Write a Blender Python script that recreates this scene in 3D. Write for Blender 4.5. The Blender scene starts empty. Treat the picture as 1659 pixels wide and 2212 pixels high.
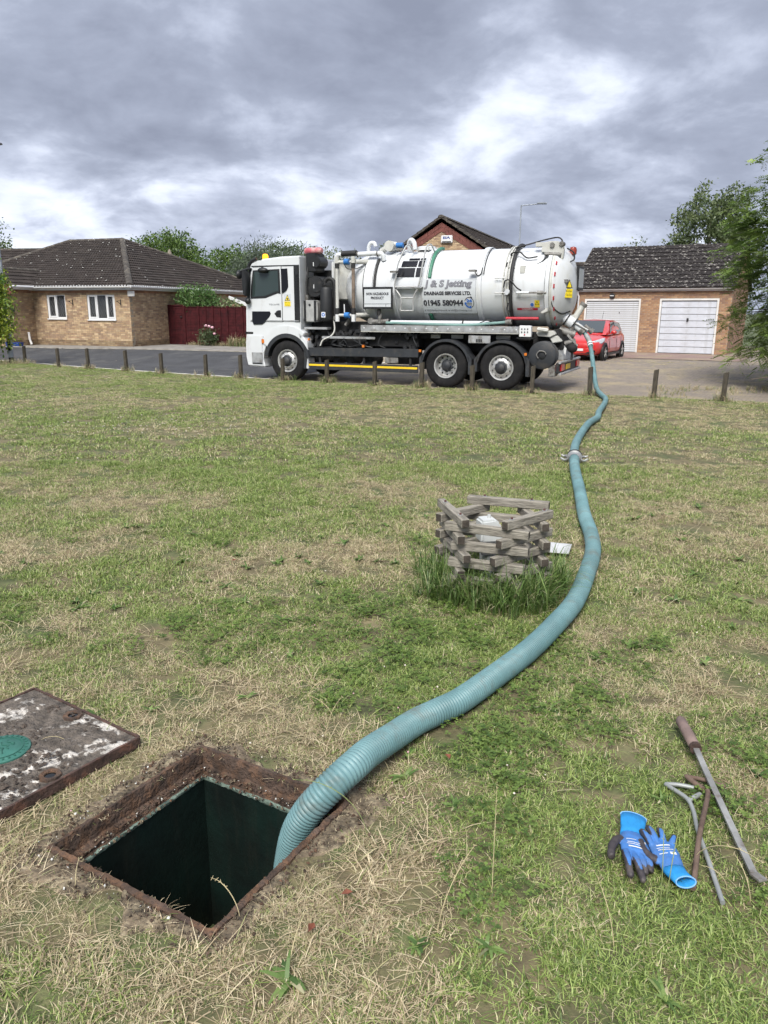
import bpy, bmesh, math, random
import numpy as np
from mathutils import Vector, Matrix
from mathutils.geometry import delaunay_2d_cdt
random.seed(11)
RNG = np.random.default_rng(11)
sc = bpy.context.scene
COL = sc.collection
R = math.radians
PI = math.pi

# ------------------------------------------------------------------ camera
cd = bpy.data.cameras.new('camera')
cam = bpy.data.objects.new('camera', cd)
COL.objects.link(cam)
cd.sensor_fit = 'VERTICAL'
cd.sensor_height = 36.0
cd.lens = 36.0 * 1662.0 / 2212.0
cd.clip_start = 0.05
cd.clip_end = 2000
cam.matrix_world = Matrix.Translation((0, 0, 1.65)) @ Matrix.Rotation(R(90 - 14.64), 4, 'X') @ Matrix.Rotation(R(0.2), 4, 'Z')
sc.camera = cam

# ------------------------------------------------------------------ sky and light
SUN_EL, SUN_AZ = R(50), R(194)          # azimuth clockwise from +Y: behind the camera, slightly left
W = bpy.data.worlds.new('World')
sc.world = W
W.use_nodes = True
nt = W.node_tree
nt.nodes.clear()
def wn(t, **kw):
    n = nt.nodes.new(t)
    for k, v in kw.items():
        setattr(n, k, v)
    return n
def wmath(op, a, b=None):
    n = wn('ShaderNodeMath', operation=op)
    for i, v in enumerate((a, b)):
        if v is None: continue
        if isinstance(v, (int, float)): n.inputs[i].default_value = v
        else: nt.links.new(v, n.inputs[i])
    return n.outputs[0]
geo = wn('ShaderNodeNewGeometry')
vm = wn('ShaderNodeVectorMath', operation='SCALE'); vm.inputs[3].default_value = -1.0
nt.links.new(geo.outputs['Incoming'], vm.inputs[0])
sep = wn('ShaderNodeSeparateXYZ'); nt.links.new(vm.outputs[0], sep.inputs[0])
zc = wmath('ADD', wmath('MAXIMUM', sep.outputs[2], 0.0), 0.30)
cmb = wn('ShaderNodeCombineXYZ')
nt.links.new(wmath('DIVIDE', sep.outputs[0], zc), cmb.inputs[0])
nt.links.new(wmath('DIVIDE', sep.outputs[1], zc), cmb.inputs[1])
def wnoise(scale, detail, rough, off, dist=0.0):
    mp = wn('ShaderNodeMapping'); mp.inputs['Location'].default_value = off
    nt.links.new(cmb.outputs[0], mp.inputs['Vector'])
    n = wn('ShaderNodeTexNoise'); n.inputs['Scale'].default_value = scale
    n.inputs['Detail'].default_value = detail; n.inputs['Roughness'].default_value = rough
    n.inputs['Distortion'].default_value = dist
    nt.links.new(mp.outputs[0], n.inputs['Vector'])
    return n.outputs[0]
big = wnoise(1.25, 2.0, 0.5, (11.3, 4.4, 0.0), 0.3)
mid = wnoise(3.4, 7.0, 0.55, (7.4, 2.3, 4.0), 0.3)
fine = wnoise(9.0, 6.0, 0.58, (1.7, 5.3, 2.0), 0.2)
thick = wmath('ADD', wmath('ADD', wmath('MULTIPLY', big, 0.50), wmath('MULTIPLY', mid, 0.38)), wmath('MULTIPLY', fine, 0.12))
ramp = wn('ShaderNodeValToRGB')
cr = ramp.color_ramp
cr.elements[0].position = 0.37; cr.elements[0].color = (0.288, 0.306, 0.342, 1)
cr.elements[1].position = 0.62; cr.elements[1].color = (0.082, 0.092, 0.121, 1)
e = cr.elements.new(0.425); e.color = (0.232, 0.250, 0.294, 1)
e = cr.elements.new(0.47); e.color = (0.164, 0.180, 0.222, 1)
e = cr.elements.new(0.53); e.color = (0.114, 0.127, 0.162, 1)
nt.links.new(thick, ramp.inputs[0])
sky = wn('ShaderNodeTexSky', sky_type='NISHITA')
sky.sun_disc = False; sky.sun_elevation = SUN_EL; sky.sun_rotation = SUN_AZ
sky.air_density = 1.0; sky.dust_density = 1.5
skm = wn('ShaderNodeMix', data_type='RGBA', blend_type='MULTIPLY'); skm.inputs[0].default_value = 1.0
nt.links.new(sky.outputs[0], skm.inputs[6]); skm.inputs[7].default_value = (0.055, 0.055, 0.055, 1)
gap = wn('ShaderNodeMapRange', interpolation_type='SMOOTHSTEP')
gap.inputs['From Min'].default_value = 0.30; gap.inputs['From Max'].default_value = 0.385
nt.links.new(thick, gap.inputs['Value'])
mix = wn('ShaderNodeMix', data_type='RGBA')
nt.links.new(gap.outputs[0], mix.inputs[0]); nt.links.new(skm.outputs[2], mix.inputs[6]); nt.links.new(ramp.outputs[0], mix.inputs[7])
bg = wn('ShaderNodeBackground'); bg.inputs[1].default_value = 1.0
nt.links.new(mix.outputs[2], bg.inputs[0])
wo = wn('ShaderNodeOutputWorld'); nt.links.new(bg.outputs[0], wo.inputs[0])
W.cycles.sampling_method = 'AUTOMATIC'

sd = bpy.data.lights.new('sun', 'SUN')
sd.energy = 1.5; sd.angle = R(30); sd.color = (1.0, 0.965, 0.90)
sun = bpy.data.objects.new('sun', sd); COL.objects.link(sun)
sdir = Vector((math.sin(SUN_AZ) * math.cos(SUN_EL), math.cos(SUN_AZ) * math.cos(SUN_EL), math.sin(SUN_EL)))
sun.rotation_euler = sdir.to_track_quat('Z', 'Y').to_euler()
sun.location = (-10, -15, 30)

vs = sc.view_settings
vs.view_transform = 'Standard'; vs.look = 'None'; vs.exposure = 1.9; vs.gamma = 1.0; vs.use_curve_mapping = False
sc.render.engine = 'CYCLES'
sc.cycles.max_bounces = 5; sc.cycles.diffuse_bounces = 2; sc.cycles.glossy_bounces = 2
sc.cycles.use_adaptive_sampling = True; sc.cycles.adaptive_threshold = 0.03
sc.cycles.transmission_bounces = 4; sc.cycles.transparent_max_bounces = 8
sc.cycles.use_denoising = True
try: sc.cycles.denoiser = 'OPENIMAGEDENOISE'
except Exception: pass
sc.cycles.caustics_reflective = False; sc.cycles.caustics_refractive = False

# ------------------------------------------------------------------ materials
M = {}
def mat(name, col, rough=0.6, metal=0.0, var=0.12, vscale=6.0, col2=None, mix2=(0.5, 0.62), s2=3.0, bump=0.0, bscale=40.0,
        coat=0.0, spec=0.5, detail=5.0, attr=None, stretch=None):
    """Principled material; colour varied by noise, an optional second colour in noise-shaped patches, fine bump."""
    m = bpy.data.materials.new(name); m.use_nodes = True
    t = m.node_tree; N = t.nodes; L = t.links
    b = N['Principled BSDF']
    b.inputs['Roughness'].default_value = rough; b.inputs['Metallic'].default_value = metal
    b.inputs['Coat Weight'].default_value = coat; b.inputs['Specular IOR Level'].default_value = spec
    tc = N.new('ShaderNodeTexCoord')
    vec = tc.outputs['Object']
    if stretch:
        mp = N.new('ShaderNodeMapping'); mp.inputs['Scale'].default_value = stretch
        L.new(vec, mp.inputs[0]); vec = mp.outputs[0]
    n1 = N.new('ShaderNodeTexNoise'); n1.inputs['Scale'].default_value = vscale; n1.inputs['Detail'].default_value = detail
    L.new(vec, n1.inputs['Vector'])
    c = N.new('ShaderNodeMix'); c.data_type = 'RGBA'; c.blend_type = 'MULTIPLY'; c.inputs[0].default_value = 1.0
    mr = N.new('ShaderNodeMapRange'); mr.inputs['To Min'].default_value = 1 - 2 * var; mr.inputs['To Max'].default_value = 1 + 2 * var
    mr.inputs['From Min'].default_value = 0.2; mr.inputs['From Max'].default_value = 0.8
    L.new(n1.outputs[0], mr.inputs['Value'])
    base = N.new('ShaderNodeMix'); base.data_type = 'RGBA'; base.inputs[0].default_value = 0.0
    base.inputs[6].default_value = (*col, 1); base.inputs[7].default_value = (*(col2 or col), 1)
    if attr:
        at = N.new('ShaderNodeAttribute'); at.attribute_name = attr
        L.new(at.outputs['Color'], base.inputs[6])
    if col2:
        n2 = N.new('ShaderNodeTexNoise'); n2.inputs['Scale'].default_value = s2; n2.inputs['Detail'].default_value = 7; n2.inputs['Roughness'].default_value = 0.65
        L.new(vec, n2.inputs['Vector'])
        m2 = N.new('ShaderNodeMapRange'); m2.inputs['From Min'].default_value = mix2[0]; m2.inputs['From Max'].default_value = mix2[1]
        L.new(n2.outputs[0], m2.inputs['Value']); L.new(m2.outputs[0], base.inputs[0])
    L.new(base.outputs[2], c.inputs[6]); L.new(mr.outputs[0], c.inputs[7])
    L.new(c.outputs[2], b.inputs['Base Color'])
    if bump:
        n3 = N.new('ShaderNodeTexNoise'); n3.inputs['Scale'].default_value = bscale; n3.inputs['Detail'].default_value = 6
        L.new(vec, n3.inputs['Vector'])
        bp = N.new('ShaderNodeBump'); bp.inputs['Strength'].default_value = bump; bp.inputs['Distance'].default_value = 0.02
        L.new(n3.outputs[0], bp.inputs['Height']); L.new(bp.outputs[0], b.inputs['Normal'])
    M[name] = m
    return m
def grime(name, col, scale=3.0, lo=0.5, hi=0.75, amount=0.7, stretch=(1, 1, 1)):
    """a layer of dirt with a shape of its own over a material made by mat()"""
    t = M[name].node_tree; N = t.nodes; L = t.links; b = N['Principled BSDF']; src = b.inputs['Base Color'].links[0].from_socket
    tc = N.new('ShaderNodeTexCoord'); mp = N.new('ShaderNodeMapping'); mp.inputs['Scale'].default_value = stretch; L.new(tc.outputs['Object'], mp.inputs[0])
    n = N.new('ShaderNodeTexNoise'); n.inputs['Scale'].default_value = scale; n.inputs['Detail'].default_value = 8; n.inputs['Roughness'].default_value = 0.7; L.new(mp.outputs[0], n.inputs['Vector'])
    r = N.new('ShaderNodeMapRange'); r.inputs['From Min'].default_value = lo; r.inputs['From Max'].default_value = hi; r.inputs['To Max'].default_value = amount; L.new(n.outputs[0], r.inputs['Value'])
    x = N.new('ShaderNodeMix'); x.data_type = 'RGBA'; L.new(r.outputs[0], x.inputs[0]); L.new(src, x.inputs[6]); x.inputs[7].default_value = (*col, 1); L.new(x.outputs[2], b.inputs['Base Color'])
def glass(name, col, rough=0.05):
    m = bpy.data.materials.new(name); m.use_nodes = True
    b = m.node_tree.nodes['Principled BSDF']
    b.inputs['Base Color'].default_value = (*col, 1); b.inputs['Roughness'].default_value = rough
    b.inputs['Specular IOR Level'].default_value = 0.7
    M[name] = m
def emit(name, col, s):
    m = bpy.data.materials.new(name); m.use_nodes = True
    b = m.node_tree.nodes['Principled BSDF']
    b.inputs['Base Color'].default_value = (*col, 1); b.inputs['Emission Color'].default_value = (*col, 1); b.inputs['Emission Strength'].default_value = s
    M[name] = m

# ------------------------------------------------------------------ mesh builder
def frame_of(d):
    d = Vector(d).normalized()
    a = Vector((0, 0, 1)) if abs(d.z) < 0.95 else Vector((1, 0, 0))
    u = d.cross(a).normalized()
    return u, u.cross(d).normalized() * -1.0
def catmull(pts, n=8):
    P = [Vector(p) for p in pts]
    P = [P[0] * 2 - P[1]] + P + [P[-1] * 2 - P[-2]]
    out = []
    for i in range(1, len(P) - 2):
        p0, p1, p2, p3 = P[i - 1:i + 3]
        for k in range(n):
            t = k / n
            out.append(0.5 * ((2 * p1) + (p2 - p0) * t + (2 * p0 - 5 * p1 + 4 * p2 - p3) * t * t + (3 * p1 - p0 - 3 * p2 + p3) * t ** 3))
    out.append(P[-2])
    return out
class MB:
    def __init__(self):
        self.v = []; self.f = []; self.mi = []; self.cur = 0
    def add(self, vs, fs):
        o = len(self.v)
        self.v += [tuple(p) for p in vs]
        for q in fs:
            self.f.append([i + o for i in q]); self.mi.append(self.cur)
        return self
    def box(self, a, b):
        x0, y0, z0 = a; x1, y1, z1 = b
        if x0 > x1: x0, x1 = x1, x0
        if y0 > y1: y0, y1 = y1, y0
        if z0 > z1: z0, z1 = z1, z0
        return self.add([(x0,y0,z0),(x1,y0,z0),(x1,y1,z0),(x0,y1,z0),(x0,y0,z1),(x1,y0,z1),(x1,y1,z1),(x0,y1,z1)],
                 [(0,3,2,1),(4,5,6,7),(0,1,5,4),(1,2,6,5),(2,3,7,6),(3,0,4,7)])
    def obox(self, c, ax, ay, az):
        c, ax, ay, az = map(Vector, (c, ax, ay, az))
        vs = [c + ax * i + ay * j + az * k for k in (-1, 1) for j in (-1, 1) for i in (-1, 1)]
        return self.add(vs, [(0,2,3,1),(4,5,7,6),(0,1,5,4),(1,3,7,5),(3,2,6,7),(2,0,4,6)])
    def bar(self, p, q, w, h=None, up=(0, 0, 1)):
        p, q = Vector(p), Vector(q); h = h or w
        d = (q - p); L = d.length; d.normalize()
        u = d.cross(Vector(up))
        if u.length < 1e-4: u = Vector((1, 0, 0))
        u.normalize(); n = u.cross(d)
        return self.obox((p + q) / 2, u * w / 2, d * L / 2, n * h / 2)
    def cyl(self, p, q, r0, r1=None, n=16, caps=True):
        return self.tube([p, q], [r0, r0 if r1 is None else r1], n, caps)
    def tube(self, path, r, n=8, caps=True):
        P = [Vector(p) for p in path]; k = len(P)
        rs = r if isinstance(r, (list, tuple)) else [r] * k
        u = None; rings = []
        for i in range(k):
            d = (P[min(i + 1, k - 1)] - P[max(i - 1, 0)]).normalized()
            if u is None: u, w = frame_of(d)
            else:
                u = (u - d * u.dot(d)); 
                if u.length < 1e-6: u, w = frame_of(d)
                u.normalize()
            w = d.cross(u)
            rings.append([P[i] + (u * math.cos(2 * PI * j / n) + w * math.sin(2 * PI * j / n)) * rs[i] for j in range(n)])
        vs = [p for ring in rings for p in ring]
        fs = [(i * n + j, i * n + (j + 1) % n, (i + 1) * n + (j + 1) % n, (i + 1) * n + j) for i in range(k - 1) for j in range(n)]
        if caps:
            fs.append(tuple(reversed(range(n)))); fs.append(tuple((k - 1) * n + j for j in range(n)))
        return self.add(vs, fs)
    def lathe(self, prof, c, axis=(0, 0, 1), n=24, a0=0.0, a1=2 * PI, caps=False):
        """prof: (radius, height along axis)"""
        d = Vector(axis).normalized(); u, w = frame_of(d); c = Vector(c)
        full = abs(a1 - a0 - 2 * PI) < 1e-6
        m = n if full else n + 1
        vs = [c + d * h + (u * math.cos(a0 + (a1 - a0) * j / n) + w * math.sin(a0 + (a1 - a0) * j / n)) * r for r, h in prof for j in range(m)]
        fs = []
        for i in range(len(prof) - 1):
            for j in range(n):
                j2 = (j + 1) % m if full else j + 1
                fs.append((i * m + j, i * m + j2, (i + 1) * m + j2, (i + 1) * m + j))
        if caps:
            fs.append(tuple(reversed(range(m)))); fs.append(tuple((len(prof) - 1) * m + j for j in range(m)))
        return self.add(vs, fs)
    def prism(self, pts, y0, y1):
        """outline in the xz plane, extruded along y"""
        n = len(pts)
        vs = [(x, y0, z) for x, z in pts] + [(x, y1, z) for x, z in pts]
        fs = [tuple(range(n)), tuple(reversed(range(n, 2 * n)))] + [(i, i + n, (i + 1) % n + n, (i + 1) % n) for i in range(n)]
        return self.add(vs, fs)
    def loft(self, sections, caps=True):
        n = len(sections[0]); k = len(sections)
        vs = [p for s in sections for p in s]
        fs = [(i * n + j, i * n + (j + 1) % n, (i + 1) * n + (j + 1) % n, (i + 1) * n + j) for i in range(k - 1) for j in range(n)]
        if caps:
            fs.append(tuple(reversed(range(n)))); fs.append(tuple((k - 1) * n + j for j in range(n)))
        return self.add(vs, fs)
    def mesh(self, name, mats, smooth=35, bevel=0.0, bseg=2, fix=True):
        me = bpy.data.meshes.new(name)
        me.from_pydata(self.v, [], self.f)
        for m in (mats if isinstance(mats, (list, tuple)) else [mats]):
            me.materials.append(M[m] if isinstance(m, str) else m)
        if any(self.mi): me.polygons.foreach_set('material_index', self.mi)
        if fix or bevel:
            bm = bmesh.new(); bm.from_mesh(me)
            if fix: bmesh.ops.recalc_face_normals(bm, faces=bm.faces)
            if bevel:
                es = [e for e in bm.edges if len(e.link_faces) == 2 and e.calc_face_angle(0) > R(30)]
                bmesh.ops.bevel(bm, geom=es, offset=bevel, segments=bseg, affect='EDGES', clamp_overlap=True)
            bm.to_mesh(me); bm.free()
        if smooth:
            me.polygons.foreach_set('use_smooth', [True] * len(me.polygons))
            me.set_sharp_from_angle(angle=R(smooth))
        me.update()
        return me
    def build(self, name, mats, parent=None, smooth=35, bevel=0.0, bseg=2, fix=True, **kw):
        return link(name, self.mesh(name, mats, smooth, bevel, bseg, fix), parent, **kw)
def link(name, me, parent=None, label=None, cat=None, group=None, kind=None, loc=None, rot=None):
    o = bpy.data.objects.new(name, me); COL.objects.link(o)
    if parent is not None: o.parent = parent
    if loc is not None: o.location = loc
    if rot is not None: o.rotation_euler = rot
    return tag(o, label, cat, group, kind)
def tag(o, label=None, cat=None, group=None, kind=None):
    if label: o['label'] = label
    if cat: o['category'] = cat
    if group: o['group'] = group
    if kind: o['kind'] = kind
    return o
def thing(name, label, cat, loc=(0, 0, 0), rz=0.0, group=None):
    o = bpy.data.objects.new(name, None); COL.objects.link(o)
    o.location = loc; o.rotation_euler = (0, 0, rz); o.empty_display_size = 0.1
    return tag(o, label, cat, group)
def copy_tree(o, parent=None):
    c = o.copy(); COL.objects.link(c)
    if parent is not None: c.parent = parent
    for ch in o.children: copy_tree(ch, c)
    return c
def text_mesh(s, size, bold=0.0, shear=0.0, align='LEFT', space=1.0, xs=1.0):
    """letters as flat faces in xy; returns (verts, faces)"""
    cu = bpy.data.curves.new('t', 'FONT'); cu.body = s; cu.size = size; cu.offset = bold; cu.shear = shear
    cu.align_x = align; cu.space_character = space; cu.resolution_u = 3; cu.fill_mode = 'FRONT'
    ob = bpy.data.objects.new('t', cu); COL.objects.link(ob)
    dg = bpy.context.evaluated_depsgraph_get()
    me = ob.evaluated_get(dg).to_mesh()
    vs = [(v.co.x * xs, v.co.y) for v in me.vertices]; fs = [tuple(p.vertices) for p in me.polygons]
    ob.evaluated_get(dg).to_mesh_clear()
    bpy.data.objects.remove(ob); bpy.data.curves.remove(cu)
    return vs, fs
def fit_text(s, x0, x1, y0, y1, bold=0.0, shear=0.0, space=1.0):
    """letters stretched to fill a rectangle"""
    vs, fs = text_mesh(s, 1.0, bold, shear, space=space)
    a = np.array(vs); mn = a.min(0); mx = a.max(0)
    a = (a - mn) / (mx - mn) * np.array([x1 - x0, y1 - y0]) + np.array([x0, y0])
    return [tuple(p) for p in a], fs

# smooth value noise for layout decisions (numpy)
_G = np.random.default_rng(5).random((256, 256))
def vnoise(x, y):
    x = np.asarray(x, float); y = np.asarray(y, float)
    xi = np.floor(x).astype(int); yi = np.floor(y).astype(int)
    fx = x - xi; fy = y - yi
    fx = fx * fx * (3 - 2 * fx); fy = fy * fy * (3 - 2 * fy)
    g = lambda a, b: _G[a % 256, b % 256]
    return (g(xi, yi) * (1 - fx) + g(xi + 1, yi) * fx) * (1 - fy) + (g(xi, yi + 1) * (1 - fx) + g(xi + 1, yi + 1) * fx) * fy
def fbm(x, y, o=4):
    s = 0; a = 0.5; t = 0
    for i in range(o):
        s = s + a * vnoise(np.asarray(x) * 2 ** i + 17.3 * i, np.asarray(y) * 2 ** i + 9.1 * i); t += a; a *= 0.55
    return s / t
def sstep(t, a, b):
    t = np.clip((np.asarray(t, float) - a) / (b - a), 0, 1)
    return t * t * (3 - 2 * t)
# ------------------------------------------------------------------ terrain
BOLLARDS = [(-12.25,26.66),(-10.41,24.96),(-9.10,24.01),(-7.71,23.33),(-6.38,22.34),(-4.98,21.75),(-3.86,20.95),(-2.65,20.36),
            (-1.46,19.73),(-0.24,19.0),(0.88,18.48),(2.02,17.86),(3.28,17.29),(4.46,16.84),(5.71,16.42),(6.98,15.94)]
CA, SA = 0.874, 0.486
def sd(x, y):
    x = np.asarray(x, float); y = np.asarray(y, float)
    s = x * CA - (y - 18.85) * SA; d = x * SA + (y - 18.85) * CA
    return s, d
_bs, _bd = sd([b[0] for b in BOLLARDS], [b[1] for b in BOLLARDS])
_fit = np.polyfit(_bs, _bd, 3)
def dedge(s):
    return np.polyval(_fit, np.clip(s, -17, 9))
def unsd(s, d):
    return s * CA + d * SA, 18.85 - s * SA + d * CA
EDGE = 0.42                      # the lawn ends this far beyond the bollards
def zlawn(x, y):
    s, d = sd(x, y); q = d - dedge(s)
    return -0.12 * sstep(q, -11, 0) - 0.05 * sstep(q, 0.1, EDGE)
def zroad(x, y):
    s, d = sd(x, y); q = d - dedge(s)
    t = sstep(x, -6, 2)
    zt = 0.13 * (1 - t) + 0.0 * t; ql = np.interp(x, [-30, -17.5, -13, -10, -6], [3.1, 3.5, 3.9, 5.2, 5.4])
    qe = ql * (1 - t) + 11 * t; q0 = (ql - 2.5) * (1 - t) + 3.2 * t
    return -0.2 + (zt + 0.2) * sstep((q - q0) / (qe - q0), 0, 1)

mat('soil', (0.16, 0.115, 0.075), 0.95, var=0.25, vscale=9, col2=(0.30, 0.25, 0.17), s2=14, bump=0.6, bscale=50)
mat('turf', (0.135, 0.113, 0.060), 0.95, var=0.3, vscale=8, col2=(0.075, 0.092, 0.033), mix2=(0.45, 0.6), s2=2.2, bump=0.5, bscale=60)
mat('far_ground', (0.08, 0.10, 0.04), 0.95, var=0.2, vscale=0.3)
mat('asphalt', (0.047, 0.048, 0.052), 0.85, var=0.18, vscale=1.6, col2=(0.085, 0.084, 0.082), mix2=(0.55, 0.7), s2=0.6, bump=0.35, bscale=120)
mat('concrete', (0.33, 0.31, 0.27), 0.9, var=0.15, vscale=5, col2=(0.22, 0.2, 0.17), s2=2.5, bump=0.3, bscale=60)
mat('flag', (0.235, 0.22, 0.20), 0.9, var=0.15, vscale=3, col2=(0.17, 0.155, 0.14), s2=2, bump=0.3, bscale=60)
mat('line_paint', (0.62, 0.60, 0.54), 0.8, var=0.12, vscale=7, col2=(0.2, 0.19, 0.17), mix2=(0.52, 0.72), s2=5)

def paver(name, c1, c2, mortar, moss):
    m = bpy.data.materials.new(name); m.use_nodes = True
    t = m.node_tree; N = t.nodes; L = t.links; b = N['Principled BSDF']; b.inputs['Roughness'].default_value = 0.92
    tc = N.new('ShaderNodeTexCoord')
    mp = N.new('ShaderNodeMapping'); mp.inputs['Rotation'].default_value = (0, 0, R(30)); L.new(tc.outputs['Object'], mp.inputs[0])
    br = N.new('ShaderNodeTexBrick'); br.inputs['Scale'].default_value = 1.0; br.offset = 0.5
    br.inputs['Brick Width'].default_value = 0.2; br.inputs['Row Height'].default_value = 0.1; br.inputs['Mortar Size'].default_value = 0.008
    br.inputs['Color1'].default_value = (*c1, 1); br.inputs['Color2'].default_value = (*c2, 1); br.inputs['Mortar'].default_value = (*mortar, 1)
    L.new(mp.outputs[0], br.inputs['Vector'])
    n = N.new('ShaderNodeTexNoise'); n.inputs['Scale'].default_value = 0.9; n.inputs['Detail'].default_value = 8; n.inputs['Roughness'].default_value = 0.68
    L.new(tc.outputs['Object'], n.inputs['Vector'])
    r = N.new('ShaderNodeMapRange'); r.inputs['From Min'].default_value = 0.48; r.inputs['From Max'].default_value = 0.64; L.new(n.outputs[0], r.inputs['Value'])
    r.inputs['To Max'].default_value = 0.85
    mx = N.new('ShaderNodeMix'); mx.data_type = 'RGBA'; L.new(r.outputs[0], mx.inputs[0]); L.new(br.outputs[0], mx.inputs[6]); mx.inputs[7].default_value = (*moss, 1)
    n2 = N.new('ShaderNodeTexNoise'); n2.inputs['Scale'].default_value = 14; n2.inputs['Detail'].default_value = 4; L.new(tc.outputs['Object'], n2.inputs['Vector'])
    r2 = N.new('ShaderNodeMapRange'); r2.inputs['To Min'].default_value = 0.55; r2.inputs['To Max'].default_value = 1.45; L.new(n2.outputs[0], r2.inputs['Value'])
    mu = N.new('ShaderNodeMix'); mu.data_type = 'RGBA'; mu.blend_type = 'MULTIPLY'; mu.inputs[0].default_value = 1
    L.new(mx.outputs[2], mu.inputs[6]); L.new(r2.outputs[0], mu.inputs[7]); L.new(mu.outputs[2], b.inputs['Base Color'])
    bp = N.new('ShaderNodeBump'); bp.inputs['Strength'].default_value = 0.5; bp.inputs['Distance'].default_value = 0.01
    L.new(br.outputs['Fac'], bp.inputs['Height']); bp.invert = True; L.new(bp.outputs[0], b.inputs['Normal'])
    M[name] = m
grime('asphalt', (0.13, 0.125, 0.115), 0.9, 0.56, 0.72, 0.6, (1, 2, 1))
paver('paver_grey', (0.25, 0.21, 0.175), (0.195, 0.168, 0.145), (0.15, 0.125, 0.09), (0.32, 0.265, 0.165))
paver('paver_red', (0.275, 0.18, 0.16), (0.22, 0.15, 0.14), (0.17, 0.135, 0.10), (0.30, 0.25, 0.16))

# far ground, one sheet to the horizon
g = MB()
rs = [0, 45, 90, 180, 400, 900]; nseg = 32
vs = [(0, 25, -0.75)]; fs = []
for k, r_ in enumerate(rs[1:]):
    for j in range(nseg):
        vs.append((r_ * math.cos(2 * PI * j / nseg), 25 + r_ * math.sin(2 * PI * j / nseg), -0.75 if k < 1 else -0.4))
for j in range(nseg): fs.append((0, 1 + j, 1 + (j + 1) % nseg))
for k in range(len(rs) - 2):
    for j in range(nseg):
        a = 1 + k * nseg; c = a + nseg
        fs.append((a + j, c + j, c + (j + 1) % nseg, a + (j + 1) % nseg))
g.add(vs, fs); g.build('ground', 'far_ground', kind='structure')

# the manhole's place in the lawn (a square turned by about 59 degrees)
HA = Vector((0.508, 0.861, 0)); HB = Vector((-0.861, 0.508, 0)); HC = Vector((-0.585, 2.198, 0))
def hsq(h, z, jit=0.0):
    return [HC + HA * (i * h) + HB * (j * h) + Vector((0, 0, z)) for i, j in ((-1, -1), (1, -1), (1, 1), (-1, 1))]
CVA = Vector((-0.826, 0.564, 0)); CVB = Vector((-0.564, -0.826, 0)); CVR = Vector((-0.95, 2.67, 0))
DRY = [(-0.7, 2.95, .55, .8), (-1.25, 2.0, .4, .5), (-0.25, 1.62, .3, .6), (0.0, 2.0, .3, .5), (-0.3, 5.05, .75, .75), (-2.7, 5.1, .6, .7), (-1.9, 6.9, .5, .5), (0.1, 7.1, .6, .6), (1.55, 3.2, .4, .55),
       (0.55, 5.9, .5, .4), (-3.6, 11, 1.2, .4), (-4.5, 8.5, .6, .5), (3.0, 9.3, 1.2, .45), (4.6, 12.2, 1.5, .5), (1.5, 14.5, 3.2, .45), (6, 14.5, 2.4, .5), (-0.7, 3.7, .5, .45), (-1.9, 3.6, .6, .4),
       (1.3, 2.1, .25, .35), (2.6, 6.5, .6, .4), (-6, 15.5, 1.8, .3), (0.0, 12.5, 1.5, .3)]
LUSH = [(1.75, 4.3, .5, .6), (1.7, 3.1, .3, .4), (0.45, 2.1, .3, .35), (0.1, 3.35, .55, .5), (-0.9, 5.6, .6, .45), (-2.2, 4.4, .6, .35), (-1.3, 1.3, .5, .3), (0.9, 1.6, .5, .3), (0.35, 1.45, .5, .35), (0.65, 2.35, .3, .4), (1.35, 2.75, .3, .5),
        (-3, 17, 3, .2), (-1.4, 8.8, 1.0, .35), (-5, 12.5, 1.5, .3), (-0.6, 3.0, .25, -.2), (1.2, 8.0, .6, .3), (0.35, 6.6, .5, .3)]
def dryness(x, y):
    x = np.asarray(x, float); y = np.asarray(y, float)
    v = 0.33 + 0.8 * (fbm(x * 0.8 + 3, y * 0.55 + 1, 3) - 0.5) + 0.95 * (fbm(x * 2.6 + 40, y * 2.0 + 11, 3) - 0.5) + 0.75 * (fbm(x * 7 + 4, y * 6 + 1, 2) - 0.5)
    for px, py, r, a in DRY: v = v + .95 * a * np.exp(-(((x - px) / r) ** 2 + ((y - py) / (r * .75)) ** 2))
    for px, py, r, a in LUSH: v = v - .62 * a * np.exp(-(((x - px) / r) ** 2 + ((y - py) / (r * .75)) ** 2))
    v = v + 0.42 * np.exp(-((np.hypot(x - HC.x, y - HC.y) - 0.50) / 0.22) ** 2)
    return np.clip(v, 0.08, 0.92)

# lawn sheet, cut round the manhole
pts = []; edges = []
bs = np.linspace(-34, 16, 60)
bx, by = unsd(bs, dedge(bs) + EDGE)
outer = [(float(a), float(b)) for a, b in zip(bx, by)] + [(bx[-1] - 3, -4.0), (bx[0] - 6, -4.0)]
pts += outer; n0 = len(pts); edges += [(i, (i + 1) % n0) for i in range(n0)]
hole = hsq(0.335, 0)
pts += [(p.x, p.y) for p in hole]; edges += [(n0 + i, n0 + (i + 1) % 4) for i in range(4)]
inner_pts = []
for step, (xa, xb, ya, yb) in ((0.16, (-3.2, 3.2, 0.4, 5)), (0.45, (-8, 8, -3.5, 18)), (1.0, (-32, 12, -3, 33))):
    for X in np.arange(xa, xb, step):
        for Y in np.arange(ya, yb, step):
            if step > 0.2 and abs(X) < 3.2 and 0.4 < Y < 5: continue
            if step > 0.5 and abs(X) < 8 and -3.5 < Y < 18: continue
            jx, jy = X + random.uniform(-.3, .3) * step, Y + random.uniform(-.3, .3) * step
            s_, d_ = sd(jx, jy)
            if d_ - dedge(s_) > EDGE - 0.1: continue
            q = Vector((jx, jy, 0)) - HC
            if abs(q.dot(HA)) < 0.38 and abs(q.dot(HB)) < 0.38: continue
            inner_pts.append((jx, jy))
pts += inner_pts
ov, oe, of, *_ = delaunay_2d_cdt([Vector(p) for p in pts], edges, [], 1, 1e-5)
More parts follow.
